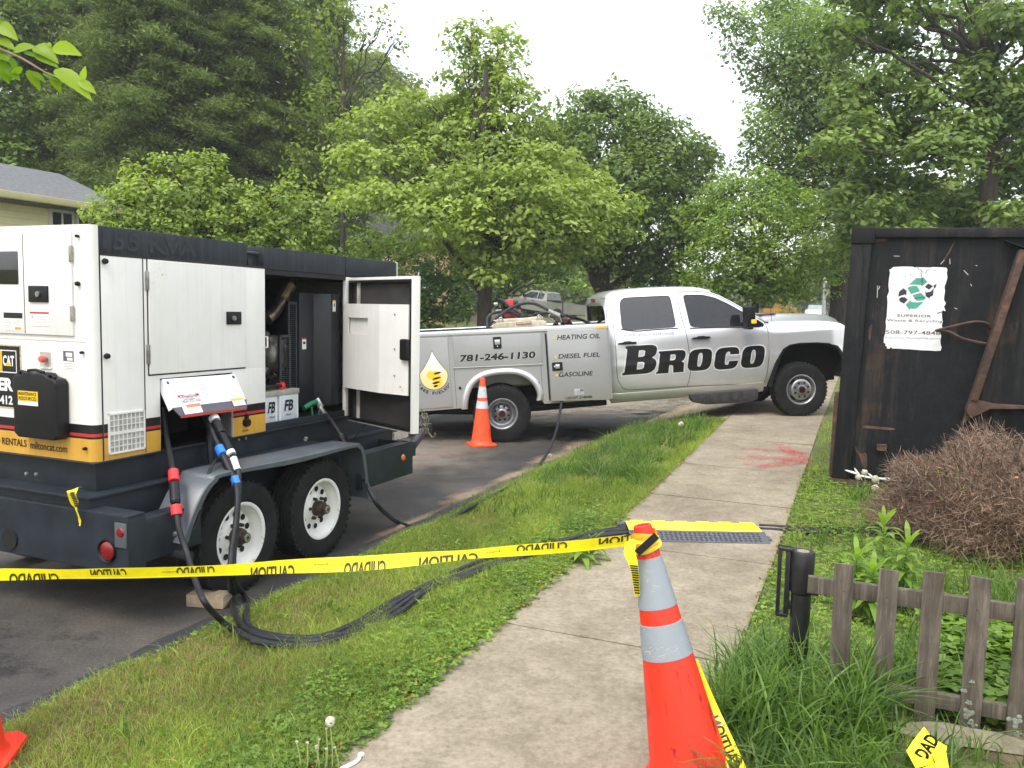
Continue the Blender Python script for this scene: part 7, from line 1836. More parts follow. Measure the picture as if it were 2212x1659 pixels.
def tree(name, label, cat, base, lobes, leafmat, barkmat, leaf=.13, dens=9, per=16, clump=.42, trunk_r=.22, seed=1, group=None, fork=None, shell=.55, flat=.5, branches=True, keep_low=.6, extra_limbs=(), minsize=.6, twigs=True):
    base = Vector(base); T = thing(name, label, cat, base, group=group)
    lob = [((c.x, c.y, c.z), r if isinstance(r, tuple) else (r, r, r*.8)) for c, r in lobes]
    P, Nn, rv = crown_pts(lob, dens, clump, per, seed, shell, flat, keep_low=keep_low)
    sz = leaf*np.random.default_rng(seed+5).uniform(minsize, 1.3, len(P))
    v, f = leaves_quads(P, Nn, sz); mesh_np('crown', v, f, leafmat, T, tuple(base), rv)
    if branches:
        m = MB(base); top = max(c.z for c, r in lobes); cx_ = sum(c.x for c, r in lobes)/len(lobes); cy_ = sum(c.y for c, r in lobes)/len(lobes)
        fk = fork if fork is not None else base.z+(top-base.z)*.35
        tp_ = Vector((base.x*.7+cx_*.3, base.y*.7+cy_*.3, base.z+(top-base.z)*.88)); mid = Vector((base.x, base.y, fk))
        pts = [base-Vector((0, 0, .3)), base+Vector((0, 0, .25)), mid, mid.lerp(tp_, .5), tp_]
        pc = catmull(pts, 6); m.tube(pc, [trunk_r*(1.35 if i < 3 else 1)*(1-.80*(i/(len(pc)-1))**1.2) for i in range(len(pc))], 12)
        for i, (c, r) in enumerate(lobes):
            rr = r if not isinstance(r, tuple) else r[0]
            if c.z < fk-.3: continue
            t = min(.9, max(.05, (c.z-rr*.8-fk)/max(.1, top-fk)))
            s_ = mid.lerp(tp_, t*.8); limb_tubes(m, s_, c, min(.07, trunk_r*.36*(1-t*.4)), .012, seed*31+i)
            if twigs:
                r_ = random.Random(seed*7+i)
                for k in range(4):
                    d = Vector((r_.uniform(-1, 1), r_.uniform(-1, 1), r_.uniform(-.3, 1))).normalized(); limb_tubes(m, c.lerp(s_, .25), c+d*rr*.75, .018, .004, seed*17+i*9+k, n=4)
        for a, b, r0, r1 in extra_limbs: limb_tubes(m, a, b, r0, r1, seed+99, .05)
        m.build('trunk', barkmat, T, smooth=True)
    return T
bark = M_bark('dark_bark', (.020, .016, .013), (.075, .062, .050)); barkg = M_bark('grey_bark', (.06, .052, .045), (.16, .145, .125))
L_maple = M_leaf('light_maple_leaves', (.052, .096, .016), (.165, .255, .052), .40)
L_dark = M_leaf('dark_maple_leaves', (.026, .062, .012), (.090, .160, .030), .35)
L_hem = M_leaf('hemlock_needles', (.034, .060, .017), (.112, .168, .052), .45, tcol=(1.1, 1.3, .7))
L_bush = M_leaf('bright_shrub_leaves', (.042, .084, .014), (.135, .215, .040), .42)
L_mid = M_leaf('mid_green_leaves', (.036, .088, .014), (.125, .210, .036), .4)
L_right = M_leaf('big_maple_leaves', (.028, .064, .014), (.098, .168, .038), .38)
L_airy = M_leaf('airy_leaves', (.042, .085, .026), (.110, .190, .060), .45)
L_under = M_leaf('understory_leaves', (.018, .055, .014), (.070, .145, .035), .35)
def gp2(x, depth, n_off=0):      # ground position under picture column x at a depth
    p = PD(x, 690, depth); return Vector((p.x, p.y, ground_z(p.dot(N), p.dot(U))))
def lb(x, y, depth, rpx, sy=1.0, sz=.85):
    c = PD(x, y, depth); r = rpx*depth/FPX; return (c, (r, r*sy, r*sz))
# centre maple
D = 22.5
lobes = [lb(x, y, D+dd, r, .9, sz) for x, y, dd, r, sz in (
 (1040, 190, .5, 62, .8), (1085, 285, 0, 82, .7), (1000, 285, .5, 62, .8), (1145, 290, 0, 55, .7), (935, 230, 1, 55, .7),
 (1010, 75, 0, 42, .9), (1075, 95, 1, 58, .7), (1000, 140, 0, 45, .8), (1075, 165, .5, 68, .8), (1110, 225, 0, 72, .7), (1010, 235, 1, 60, .7),
 (870, 245, 1.5, 85, .6), (800, 285, .5, 85, .75), (905, 290, 2, 95, .6), (790, 360, -.5, 78, .7), (870, 350, 0, 75, .6), (960, 330, 1, 90, .6),
 (1080, 345, -.5, 88, .7), (1160, 365, -.5, 95, .7), (1010, 400, -1.5, 100, .55), (1120, 430, -2, 115, .6), (1230, 400, 0, 85, .6), (1240, 450, -1, 95, .6), (1320, 445, -.5, 70, .5),
 (810, 425, -1.5, 90, .35), (880, 430, -1.5, 90, .40), (760, 420, -.5, 50, .4), (960, 470, -2, 110, .5), (1090, 500, -1.5, 120, .6), (1200, 500, -1.2, 100, .6), (1290, 500, -.3, 70, .6), (1000, 540, 0, 90, .6), (1090, 560, 0, 80, .5), (1180, 550, .5, 75, .45), (1060, 595, -1.8, 45, .45))]
tree('maple_tree', 'spreading light green maple with a tall thin top rising over the truck bed', 'tree', gp2(1046, D), lobes, L_maple, bark, leaf=.15, dens=13, per=20, clump=.40, trunk_r=.26, seed=4, flat=.42, keep_low=.45,
     extra_limbs=[(PD(1045, 640, D), PD(935, 480, D-1), .11, .03), (PD(1045, 560, D), PD(1060, 260, D), .13, .04)])
# darker maple right of it
D = 30
lobes = [lb(x, y, D+dd, r, .9, sz) for x, y, dd, r, sz in (
 (1270, 250, 0, 70, .8), (1340, 240, 0, 70, .8), (1400, 275, 0, 60, .8), (1220, 300, 1, 75, .8), (1310, 320, -1, 90, .8), (1420, 330, -1, 95, .8), (1480, 370, 0, 80, .9), (1505, 330, .5, 40, 1), (1375, 400, -2, 100, .8), (1470, 450, -1, 95, .8), (1290, 420, -1, 90, .8),
 (1400, 500, -1, 110, .7), (1500, 500, 0, 70, .8), (1300, 520, 0, 90, .6), (1360, 560, 0, 90, .6), (1250, 500, 1, 80, .8), (1440, 570, 0, 80, .6), (1190, 380, 2, 70, 1))]
tree('maple_tree', 'dense dark green maple with a forked trunk behind the cab roof', 'tree', gp2(1300, D), lobes, L_dark, bark, leaf=.19, dens=11, per=18, clump=.52, trunk_r=.36, seed=6, flat=.5, fork=3.2,
     extra_limbs=[(PD(1300, 640, D), PD(1245, 520, D), .22, .08), (PD(1310, 630, D), PD(1400, 560, D), .16, .06)])
# shrubby hornbeam right of centre
D = 24
lobes = [lb(x, y, D+dd, r, .9, sz) for x, y, dd, r, sz in (
 (1590, 430, 0, 62, .8), (1660, 425, 0, 66, .8), (1540, 480, 0, 70, .8), (1620, 490, -1, 85, .8), (1710, 460, 0, 70, .8), (1770, 470, 0, 55, .6), (1820, 455, 0, 38, .5), (1790, 520, -.5, 70, .7), (1700, 540, -1, 90, .8), (1560, 560, -.5, 85, .8), (1640, 580, -1, 95, .7), (1740, 600, 0, 75, .6), (1520, 600, 0, 55, .8), (1600, 630, -.5, 60, .6), (1690, 628, 0, 50, .5), (1560, 410, .5, 40, 1), (1640, 390, .5, 35, 1.1))]
tree('hornbeam_tree', 'rounded yellow-green small tree over the truck bonnet', 'tree', gp2(1630, D), lobes, L_mid, bark, leaf=.12, dens=16, per=18, clump=.36, trunk_r=.16, seed=9, flat=.6, keep_low=.7)
# big maple behind the dumpster
D = 19
lobes = []
rr3 = random.Random(5)
for y in range(-40, 520, 62):
    xl = 1830+max(0, 60-y*.25)*.0 + (40 if y < 60 else 0) + 25*math.sin(y*.05)
    x = xl
    while x < 2300:
        lobes.append(lb(x+rr3.uniform(-20, 20), y+rr3.uniform(-20, 20), D+rr3.uniform(-1.5, 3.0)+(x-1830)*.002, rr3.uniform(42, 68), 1.0, rr3.uniform(.55, .8))); x += 72
lobes = [l for l in lobes if rr3.random() > .10]
tree('maple_tree', 'tall dense dark green maple filling the sky behind the dumpster', 'tree', gp2(2115, D+1.2), lobes, L_right, bark, leaf=.165, dens=19, per=18, clump=.38, trunk_r=.30, seed=12, flat=.5, keep_low=.6, fork=5.5, shell=.5)
m = MB(); b_ = gp2(2190, D+2.5); m.off = b_; limb_tubes(m, b_, b_+Vector((.5, 0, 8)), .33, .2, 3, .03)
for k in range(3): limb_tubes(m, b_+Vector((.3, 0, 5+k)), b_+Vector((-1+k, 1, 8+k)), .12, .04, 5+k)
T = thing('maple_tree', 'second dark tree trunk at the right edge behind the dumpster', 'tree', b_); m.build('trunk', bark, T, smooth=True)
lob = [lb(2190, 430, D+2.5, 60), lb(2240, 330, D+2.5, 80), lb(2210, 200, D+3, 80)]
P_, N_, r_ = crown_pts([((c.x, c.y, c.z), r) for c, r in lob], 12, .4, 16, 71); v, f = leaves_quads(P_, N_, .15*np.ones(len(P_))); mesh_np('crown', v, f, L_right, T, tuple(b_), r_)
# airy willow-like tree at its left
D = 27
lobes = []
for (x, y, r) in ((1660, 30, 50), (1600, 60, 38), (1720, 20, 60), (1770, 60, 70), (1820, 30, 60), (1700, 100, 60), (1760, 140, 75), (1830, 120, 70), (1680, 200, 62), (1740, 220, 75), (1810, 220, 80), (1660, 280, 48), (1710, 300, 70), (1780, 310, 80), (1690, 370, 55), (1760, 390, 75), (1830, 380, 70), (1720, 430, 55), (1640, 150, 35), (1560, 20, 28), (1590, 110, 26), (1620, 340, 30), (1860, 300, 70)):
    lobes.append(lb(x, y, D+rr3.uniform(-1, 2), r, 1, .9))
tree('willow_tree', 'pale airy tree with thin trailing leaves left of the big dark maple', 'tree', gp2(1815, D), lobes, L_airy, bark, leaf=.15, dens=15, per=15, clump=.55, trunk_r=.16, seed=15, flat=.9, keep_low=.9, fork=4)
# thick trunk beside the pole
b_ = gp2(1812, 29); T = thing('tree_trunk', 'thick dark trunk standing right of the pale utility pole', 'tree', b_); m = MB(b_); limb_tubes(m, b_-Vector((0, 0, .4)), b_+Vector((.1, 0, 6)), .42, .36, 8, .01)
m.build('trunk', bark, T, smooth=True)
lob = [lb(1800, 560, 28.5, 45), lb(1840, 540, 28.5, 50), lb(1780, 590, 28, 22)]
P_, N_, r_ = crown_pts([((c.x, c.y, c.z), r) for c, r in lob], 12, .4, 16, 77); v, f = leaves_quads(P_, N_, .16*np.ones(len(P_))); mesh_np('crown', v, f, L_right, T, tuple(b_), r_)

# --- conifers on the left: whorls of long drooping branches carrying flat sprays
def conifer(label, x, depth, px_top, px_bot, reach_px, seed, dens=1.0, name='hemlock_tree'):
    base = gp2(x, depth); T = thing(name, label, 'tree', base, group='dark hemlocks behind the generator')
    g = np.random.default_rng(seed); zt = PD(x, px_top, depth).z; zb = PD(x, px_bot, depth).z; reach = reach_px*depth/FPX
    m = MB(base); m.tube([base-Vector((0, 0, .3)), base+Vector((0, 0, 3)), Vector((base.x+.1, base.y, zt))], [.26, .22, .03], 10)
    cs = []; ns = []; nb = int(190*dens)
    for i in range(nb):
        t = (i+g.random())/nb; z = zb+(zt-zb)*t; a = i*2.399+g.uniform(-.3, .3); L = reach*(1-.62*t)*g.uniform(.65, 1.1); ca, sa = math.cos(a), math.sin(a)
        K = 9; pts = []
        for k in range(K+1):
            q = k/K; pts.append(Vector((base.x+ca*L*q, base.y+sa*L*q, z+.22*L*q-.42*L*q*q)))
        m.tube(pts, [.034*(1-.85*k/K) for k in range(K+1)], 5, caps=False)
        ks = int(44*L/2.5)+8; q = g.uniform(.12, 1.0, ks)**.8
        side = g.uniform(-1, 1, ks)*(.10+.30*L*.5*np.sin(np.pi*np.clip(q, .05, .96)))
        px3 = base.x+ca*L*q-sa*side; py3 = base.y+sa*L*q+ca*side; pz3 = z+.22*L*q-.42*L*q*q-.10*np.abs(side)+g.normal(0, .05, ks)
        c = np.stack([px3, py3, pz3], 1)
        # each spray: several short needly strips fanning out and drooping
        S = 30; o = g.normal(size=(ks, S, 3))*np.array([.24, .24, .065]); o[:, :, 2] -= np.abs(o[:, :, 0])*.35+g.random((ks, S))*.05
        cs.append((c[:, None, :]+o).reshape(-1, 3)); n_ = g.normal(size=(ks*S, 3))*.5+np.array([0, 0, 1.0]); ns.append(n_/np.linalg.norm(n_, axis=1, keepdims=True))
    m.build('trunk', barkg, T, smooth=True)
    C_ = np.concatenate(cs); Nn = np.concatenate(ns); sz = g.uniform(.09, .20, len(C_)); v, f = leaves_quads(C_, Nn, sz, .30)
    rv = np.clip(g.uniform(0, 1, len(C_))*.7+.3*np.sin(C_[:, 2]*2.1+C_[:, 0])*.5+.15, 0, 1)
    mesh_np('crown', v, f, L_hem, T, tuple(base), rv)
conifer('hemlock with olive drooping sprays, leftmost behind the yellow house', 130, 30, -260, 470, 230, 21, .9)
conifer('tallest olive green hemlock, straight behind the tall shrub', 345, 27, -330, 470, 250, 22, 1.15)
conifer('olive green hemlock between the tall shrub and the thin young tree', 545, 28, -220, 520, 215, 23, 1.0)
conifer('hemlock half hidden behind the light maple on its left', 700, 33, -60, 560, 130, 24, .6)
# left edge dark maple
D = 26
lobes = [lb(x, y, D, r) for x, y, r in ((-20, 40, 70), (40, 60, 55), (60, 10, 45), (-10, 160, 70), (20, 230, 55), (0, 300, 55), (-30, 380, 60), (30, 330, 35))]
tree('maple_tree', 'dark maple at the left edge above the yellow house', 'tree', gp2(-60, D), lobes, L_dark, bark, leaf=.17, dens=11, per=14, clump=.42, trunk_r=.3, seed=25)
# thin sparse young tree against the sky
D = 26
lobes = [lb(x, y, D+rr3.uniform(-1, 1), r, 1, .9) for x, y, r in ((700, 40, 45), (745, 20, 38), (790, 70, 32), (720, 120, 50), (775, 140, 38), (830, 130, 20), (690, 200, 45), (745, 215, 45), (800, 200, 28), (700, 290, 50), (640, 120, 38), (640, 250, 45), (750, 300, 40), (660, 340, 45), (830, 40, 16), (860, 90, 12), (720, -30, 45), (690, 390, 45), (850, 190, 14))]
tree('young_tree', 'thin upright tree with sparse yellow-green leaves against the white sky', 'tree', gp2(740, D), lobes, M_leaf('sparse_yellow_green_leaves', (.045, .085, .015), (.110, .175, .035), .45), bark, leaf=.15, dens=7, per=10, clump=.45, trunk_r=.12, seed=27, flat=.9, keep_low=.9, shell=.2)
# tall shrub directly behind the generator
D = 14
lobes = [lb(x, y, D+dd, r, 1, .85) for x, y, dd, r in ((300, 395, 0, 42), (380, 375, 0, 48), (440, 375, 0, 45), (255, 425, 0, 45), (340, 440, -.4, 62), (420, 430, -.4, 62), (490, 420, 0, 50), (545, 425, 0, 40), (230, 475, 0, 50), (290, 490, -.5, 60), (370, 505, -.6, 70), (460, 500, -.5, 65), (540, 480, -.3, 60), (610, 440, 0, 55), (650, 400, .3, 38), (640, 480, 0, 60), (690, 500, 0, 45), (600, 530, -.3, 60), (520, 550, -.3, 60), (440, 570, -.3, 60), (330, 560, -.3, 60), (240, 540, 0, 60), (680, 560, 0, 50), (395, 350, 0, 26), (350, 345, 0, 16), (465, 350, 0, 22), (700, 450, .2, 30), (290, 370, 0, 22))]
tree('large_shrub', 'bright green bushy shrub rising just behind the generator roof', 'shrub', gp2(430, D+.3), lobes, L_bush, bark, leaf=.085, dens=26, per=22, clump=.22, trunk_r=.09, seed=31, flat=.7, keep_low=.8, fork=2.0)
# understory between the maple and the generator door
D = 25
for k, (lab_, xs_, mat_) in enumerate((('dark leafy undergrowth bush just right of the open generator door', ((900, 600, 60), (940, 640, 60), (880, 660, 55), (960, 580, 50), (990, 660, 45), (920, 690, 45)), L_under), ('green undergrowth sapling above the generator roof end', ((800, 520, 45), (840, 560, 45), (770, 560, 40), (870, 520, 45), (830, 610, 40), (900, 540, 45)), L_mid),
        ('leafy undergrowth bush between the maple trunk and the far pickup', ((1085, 600, 35), (1120, 570, 40), (1072, 640, 22), (1150, 575, 35), (1190, 570, 35), (1225, 590, 22)), L_under), ('light green thin bush behind the silver pickup on the slope', ((1215, 605, 26), (1240, 600, 30), (1180, 598, 26), (1265, 620, 30)), L_mid), ('low hedge bush just above the truck cab', ((1350, 610, 45), (1420, 605, 50), (1480, 615, 40), (1390, 590, 40), (1530, 625, 35)), L_mid))):
    dd_ = (24, 26, 27, 58, 36)[k]
    tree('bush', lab_, 'bush', gp2(xs_[0][0], dd_), [lb(x, y, dd_+rr3.uniform(-1, 1.5), r) for x, y, r in xs_], mat_, bark, leaf=.13 if k < 3 else .22, dens=14 if k < 3 else 4, per=16, clump=.36 if k < 3 else .6, trunk_r=.07, seed=40+k, keep_low=.9)
# far-off wood behind everything: one leafy mass with a ragged top
def far_wood():
    g = np.random.default_rng(61); cs = []; ns = []
    spans = [(-150, 420, 300, 46), (420, 740, 330, 46), (640, 900, 160, 60), (860, 1010, 235, 60), (1000, 1230, 290, 66), (1150, 1300, 360, 70), (1480, 1700, 600, 95), (1640, 1830, 560, 100), (1850, 2350, 430, 40), (2000, 2350, 640, 60)]
    for x0, x1, yt, dep in spans:
        n = int((x1-x0)*dep*.085)
        for i in range(n):
            x = g.uniform(x0, x1); yy = yt+25*math.sin(x*.03)+18*math.sin(x*.011+2); y = yy+(700-yy)*g.random()**1.2; d = dep+g.uniform(-2, 6)
            p = PD(x, y, d); k = 26; o = g.normal(size=(k, 3)); o /= np.linalg.norm(o, axis=1, keepdims=True); o *= g.random((k, 1))**.4*.9*dep/46; o[:, 2] *= .6
            cs.append(np.array(p)+o); ns.append(o/np.linalg.norm(o, axis=1, keepdims=True)*.5+np.array([0, 0, .7])+g.normal(size=(k, 3))*.3)
    C_ = np.concatenate(cs); Nn = np.concatenate(ns); Nn /= np.linalg.norm(Nn, axis=1, keepdims=True)
    v, f = leaves_quads(C_, Nn, g.uniform(.22, .42, len(C_))*np.clip(C_[:, 1]/46, 1, 2.2)); o = mesh_np('far_wood', v, f, M_leaf('far_wood_leaves', (.04, .075, .022), (.11, .16, .05), .35), None, (0, 0, 0), g.random(len(C_)))
    tagit(o, kind='stuff')
far_wood()
# low mossy stone wall and street-side weeds
m = MB(); r_ = random.Random(4); wa, wb_ = gp2(860, 21), gp2(1230, 24); m.off = wa; n_ = 46
for i in range(n_):
    for row in range(2):
        p = wa.lerp(wb_, (i+.5*row)/n_); L = (wb_-wa).length/n_*.98; h = .17*r_.uniform(.85, 1.1)
        m.box(-L/2, L/2, -.14*r_.uniform(.8, 1.2), .16, 0, h, Matrix.Translation(p+Vector((0, 0, row*.17+.50))) @ Matrix.Rotation(math.atan2((wb_-wa).y, (wb_-wa).x)+r_.uniform(-.05, .05), 4, 'Z'))
o = m.build('stone_wall', M_plain('mossy_brown_stone', (.07, .065, .04), .95, 0, .5, 3, bump=.5), None, bevel=.02); o.location = wa; tagit(o, 'low mossy stone wall along the far side of the street under the maple', 'wall')
m = MB(); m.off = wa; 
o = MB(wa); d_ = (wb_-wa)
bank = [];
for i in range(21):
    p = wa.lerp(wb_, i/20)
    bank += [tuple(p+Vector((.1, .2, .7))), tuple(p+Vector((.3, 1.2, .85))), tuple(p+Vector((.3, 3.5, 1.0)))]
tagit(mesh_np('bank', bank, [(i*3+j, i*3+j+1, i*3+j+4, i*3+j+3) for i in range(20) for j in range(2)], soil), kind='structure')

# ================================================================== GRASS and weeds (uncountable)
def blades(name, P, H, Wd, mat, seed, lean=.35, segs=3, curl=.5, kind='stuff', rv=None, parent=None, off=(0, 0, 0), face=None):
    """P (n,3) roots; H heights; Wd widths"""
    g = np.random.default_rng(seed); n = len(P); a = g.uniform(0, 2*np.pi, n); b = g.uniform(0, 2*np.pi, n)
    dirx, diry = np.cos(a), np.sin(a); wx, wy = np.cos(b), np.sin(b); ln = g.uniform(.1, 1, n)*lean*2
    vs = np.zeros((n, segs*2+1, 3), dtype=np.float32)
    for k in range(segs+1):
        t = k/segs; off_ = ln*H*(t**(1+curl*2)); zz = H*(t-.5*curl*ln*t**2.5)
        cx_, cy_, cz_ = P[:, 0]+dirx*off_, P[:, 1]+diry*off_, P[:, 2]+zz
        if k < segs:
            w = Wd*(1-.55*t)*.5; vs[:, 2*k] = np.stack([cx_-wx*w, cy_-wy*w, cz_], 1); vs[:, 2*k+1] = np.stack([cx_+wx*w, cy_+wy*w, cz_], 1)
        else: vs[:, 2*segs] = np.stack([cx_, cy_, cz_], 1)
    K = segs*2+1; base = (np.arange(n)*K)[:, None]; F = []
    for k in range(segs-1): F.append(base+np.array([2*k, 2*k+1, 2*k+3, 2*k+2]))
    tri = base+np.array([2*segs-2, 2*segs-1, 2*segs, 2*segs])     # degenerate quad end -> make real tri via tiny width
    V = vs.reshape(-1, 3)
    # widen the tip by a hair so every face is a proper quad
    V2 = np.concatenate([V, vs[:, 2*segs]+np.stack([wx, wy, np.zeros(n)], 1)*0.0006]).astype(np.float32)
    tri[:, 3] = base[:, 0]+2*segs; tri[:, 2] = n*K+np.arange(n); F.append(tri)
    F = np.stack(F, 1).reshape(-1, 4); r = (g.random(n) if rv is None else rv); rr = np.repeat(r, segs)
    o = mesh_np(name, V2, F, mat, parent, off, rr)
    return o
def roots(n, n0, n1, s0, s1, seed, dens=None, zoff=0):
    g = np.random.default_rng(seed); nn = g.uniform(n0, n1, n); ss = g.uniform(s0, s1, n)
    if dens is not None: k = g.random(n) < dens(nn, ss); nn, ss = nn[k], ss[k]
    z = np.array([ground_z(a, b)+bumpy(a, b) for a, b in zip(nn, ss)])+zoff-.012
    P = np.outer(nn, np.array(N))+np.outer(ss, np.array(U)); P[:, 2] = z; return P, nn, ss
L_grass = M_leaf('turf_blades', (.052, .098, .016), (.180, .262, .060), .45, .45, noise_scale=1.3)
L_dry = M_leaf('dry_turf_blades', (.08, .065, .026), (.20, .165, .075), .3, .6, tcol=(1, 1, 1))
L_long = M_leaf('long_grass_blades', (.018, .052, .010), (.075, .150, .032), .45, .38, noise_scale=2.0)
L_clover = M_leaf('clover_leaves', (.034, .082, .010), (.115, .215, .034), .45, .45, noise_scale=1.5)
def pat(a, b): return .5+.5*np.sin(a*3.1+1.3*np.sin(b*1.7))*np.sin(b*2.3+a*1.1)
def dryp(a, b): return np.clip(1.6*np.exp(-((a+3.0)/.35)**2)*np.exp(-((b-2.3)/1.0)**2)+.9*np.exp(-((a+2.95)/.28)**2)*(np.sin(b*2.2)>.1)*.8+.8*np.exp(-((a+2.5)/.25)**2-((b-3.1)/.5)**2)+.7*np.exp(-((a+2.7)/.2)**2-((b-4.3)/.3)**2), 0, 1)
def isle(a, b): return 1-.62*dryp(a, b)
P, a, b = roots(430000, E0+.03, E1-.0, .9, 11.8, 3, lambda a, b: np.clip(1.15-.05*b, .4, 1)*(.55+.45*pat(a, b))*isle(a, b)*np.where(b > 11.2, .5, 1))
hh = np.random.default_rng(1).uniform(.022, .055, len(P))*(1+.6*pat(a*2, b*2))*np.where(b < 7, 1, 1.5); ww = .0030+.0004*np.clip(b-3, 0, 9)
GR = blades('grass', P, hh, ww, L_grass, 5, lean=.6, segs=2); tagit(GR, 'short mown turf between the street and the sidewalk', None, None, 'stuff')
P, a, b = roots(60000, E0+.02, E1-.02, .8, 8, 4, lambda a, b: .16+.95*dryp(a, b)+.35*(pat(a*2.7+2, b*1.9) > .8)); tagit(blades('dry_grass', P, np.random.default_rng(2).uniform(.02, .06, len(P)), .003+0*a, L_dry, 6, lean=1.1, segs=2), kind='stuff')
P, a, b = roots(60000, E2+.02, 3.5, 1.0, 12, 7, lambda a, b: np.clip(1.1-.06*b, .3, 1)*np.where((b < 3.9) & (a > .3), .1, 1)); tagit(blades('grass', P, np.random.default_rng(3).uniform(.03, .09, len(P)), .0045+0*a, L_grass, 8, lean=.6, segs=2), kind='stuff')
# clover and creeping leaves: trios of small leaflets
def clover(name, n, n0, n1, s0, s1, seed, dens, size=(.008, .018), mat=None, zmax=.05):
    P, a, b = roots(n, n0, n1, s0, s1, seed, dens); g = np.random.default_rng(seed+1); k = len(P)
    C_ = np.repeat(P, 3, 0); ang = np.repeat(g.uniform(0, 6.28, k), 3)+np.tile([0, 2.09, 4.19], k); sz = np.repeat(g.uniform(*size, k), 3)
    C_[:, 0] += np.cos(ang)*sz*.5; C_[:, 1] += np.sin(ang)*sz*.5; C_[:, 2] += np.repeat(g.uniform(.012, zmax, k), 3)
    nn = g.normal(size=(3*k, 3))*.28+np.array([0, 0, 1]); nn /= np.linalg.norm(nn, axis=1, keepdims=True)
    v, f = leaves_quads(C_, nn, sz, .95); return tagit(mesh_np(name, v, f, mat or L_clover, None, (0, 0, 0), np.repeat(g.random(k), 3)), kind='stuff')
clover('clover', 90000, E0+.04, E1+.03, 1.0, 9.5, 21, lambda a, b: .62*np.clip(.30+.6*(a > -2.1)*np.clip((6.5-b)/2, .25, 1)+.7*np.exp(-((a+3.2)/.12)**2)-.7*dryp(a, b), .0, 1)*(.35+.65*pat(a*1.7+1, b*1.3)))
clover('ground_ivy', 6500, E1-.45, E1+.06, 1.6, 6.5, 23, lambda a, b: (.25+.75*pat(a*3, b*1.5)), (.014, .026), zmax=.05)
clover('clover', 26000, E2+.0, 2.2, 3.7, 9, 25, lambda a, b: .5+.5*pat(a*2, b*2), (.012, .024))
# violet patch behind the fence
clover('violet_leaves', 5000, .35, 1.4, 3.75, 4.6, 27, None, (.035, .065), zmax=.16)
# longer tufts
def tuft(name, spots, hrange, wrange, mat, seed, lean=.5, n=None, kind='stuff', spread=.07, segs=5):
    g = np.random.default_rng(seed); P = []; H = []; Wd = []
    for (a, b, k, sc_) in spots:
        q = g.normal(size=(k, 2))*spread*sc_
        for i in range(k): aa, bb = a+q[i, 0], b+q[i, 1]; w = W(aa, bb, ground_z(aa, bb)); P.append(tuple(w)); H.append(g.uniform(*hrange)*sc_*(1-.3*min(1, abs(q[i, 0])/spread/2))); Wd.append(g.uniform(*wrange))
    return tagit(blades(name, np.array(P), np.array(H), np.array(Wd), mat, seed+1, lean, segs, .65), kind=kind)
g = random.Random(6)
sp_ = [(g.uniform(-2.9, -1.85), g.uniform(7.4, 11.3), 42, g.uniform(.6, 1.3)) for _ in range(120)]+[(g.uniform(-3.2, -2.7), g.uniform(7.5, 11), 16, .8) for _ in range(20)]+[(g.uniform(-2.9, -2.2), g.uniform(6.2, 7.8), 18, .7) for _ in range(20)]
tuft('long_grass', sp_, (.12, .30), (.006, .011), L_long, 31, lean=.6)
tuft('long_grass', [(g.uniform(-3.0, -1.85), g.uniform(7.2, 11.4), 10, g.uniform(.6, 1.2)) for _ in range(90)], (.12, .30), (.005, .009), M_leaf('pale_grass_blades', (.06, .085, .03), (.16, .20, .09), .4), 32, lean=.6)
tuft('long_grass', [(E0+.14+g.uniform(-.05, .1), g.uniform(5.6, 8.8), 9, g.uniform(.6, 1.1)) for _ in range(15)], (.08, .24), (.004, .007), L_long, 33, lean=.35, spread=.05)
tuft('long_grass', [(-2.45, 4.55, 60, .6), (-2.0, 5.9, 50, .8), (-2.55, 3.3, 25, .6), (-1.95, 3.0, 12, .8), (-2.2, 6.3, 40, .7), (-2.1, 4.1, 25, .5)]+[(g.uniform(-3.1, -1.9), g.uniform(1.8, 6), 6, .5) for _ in range(26)], (.10, .22), (.003, .006), L_long, 35, lean=.6)
tuft('broad_weeds', [(g.uniform(-3.2, -1.85), g.uniform(1.7, 7.5), 9, g.uniform(.6, 1.3)) for _ in range(130)], (.035, .075), (.010, .020), L_clover, 45, lean=1.1, spread=.03, segs=3)
tuft('broad_weeds', [(g.uniform(-3.2, -1.8), g.uniform(1.7, 9), 7, g.uniform(.5, 1.3)) for _ in range(160)], (.05, .13), (.003, .006), L_grass, 47, lean=.7, spread=.03, segs=4)
# tall rank grass round the post and fence foot
sp_ = [(g.uniform(-.48, .12), g.uniform(3.15, 3.85), 26, g.uniform(.7, 1.12)) for _ in range(52)]+[(g.uniform(-.40, .10), g.uniform(2.75, 3.25), 16, g.uniform(.45, .7)) for _ in range(26)]+[(g.uniform(.05, .50), g.uniform(3.75, 4.1), 14, .7) for _ in range(14)]+[(g.uniform(-.1, .35), g.uniform(2.7, 3.3), 12, .45) for _ in range(26)]
tuft('tall_grass', sp_, (.18, .40), (.008, .016), L_long, 37, lean=.62, spread=.055, segs=6)
tuft('tall_grass', [(g.uniform(-.35, .75), g.uniform(2.95, 3.45), 7, g.uniform(.35, .6)) for _ in range(40)], (.15, .38), (.005, .010), L_long, 43, lean=.6)
tuft('tall_grass', [(g.uniform(.1, 1.6), g.uniform(4.5, 5.6), 16, g.uniform(.6, 1.1)) for _ in range(60)]+[(g.uniform(-.35, .1), g.uniform(4.1, 6.5), 10, .45) for _ in range(30)]+[(g.uniform(.0, .5), g.uniform(7.4, 7.9), 16, .6) for _ in range(16)], (.15, .38), (.005, .010), L_long, 39, lean=.45)
tuft('lawn_edge_grass', [(E2+.06+g.uniform(-.03, .12), g.uniform(4, 12), 10, g.uniform(.3, .6)) for _ in range(60)], (.10, .2), (.004, .007), L_grass, 41, lean=.6)
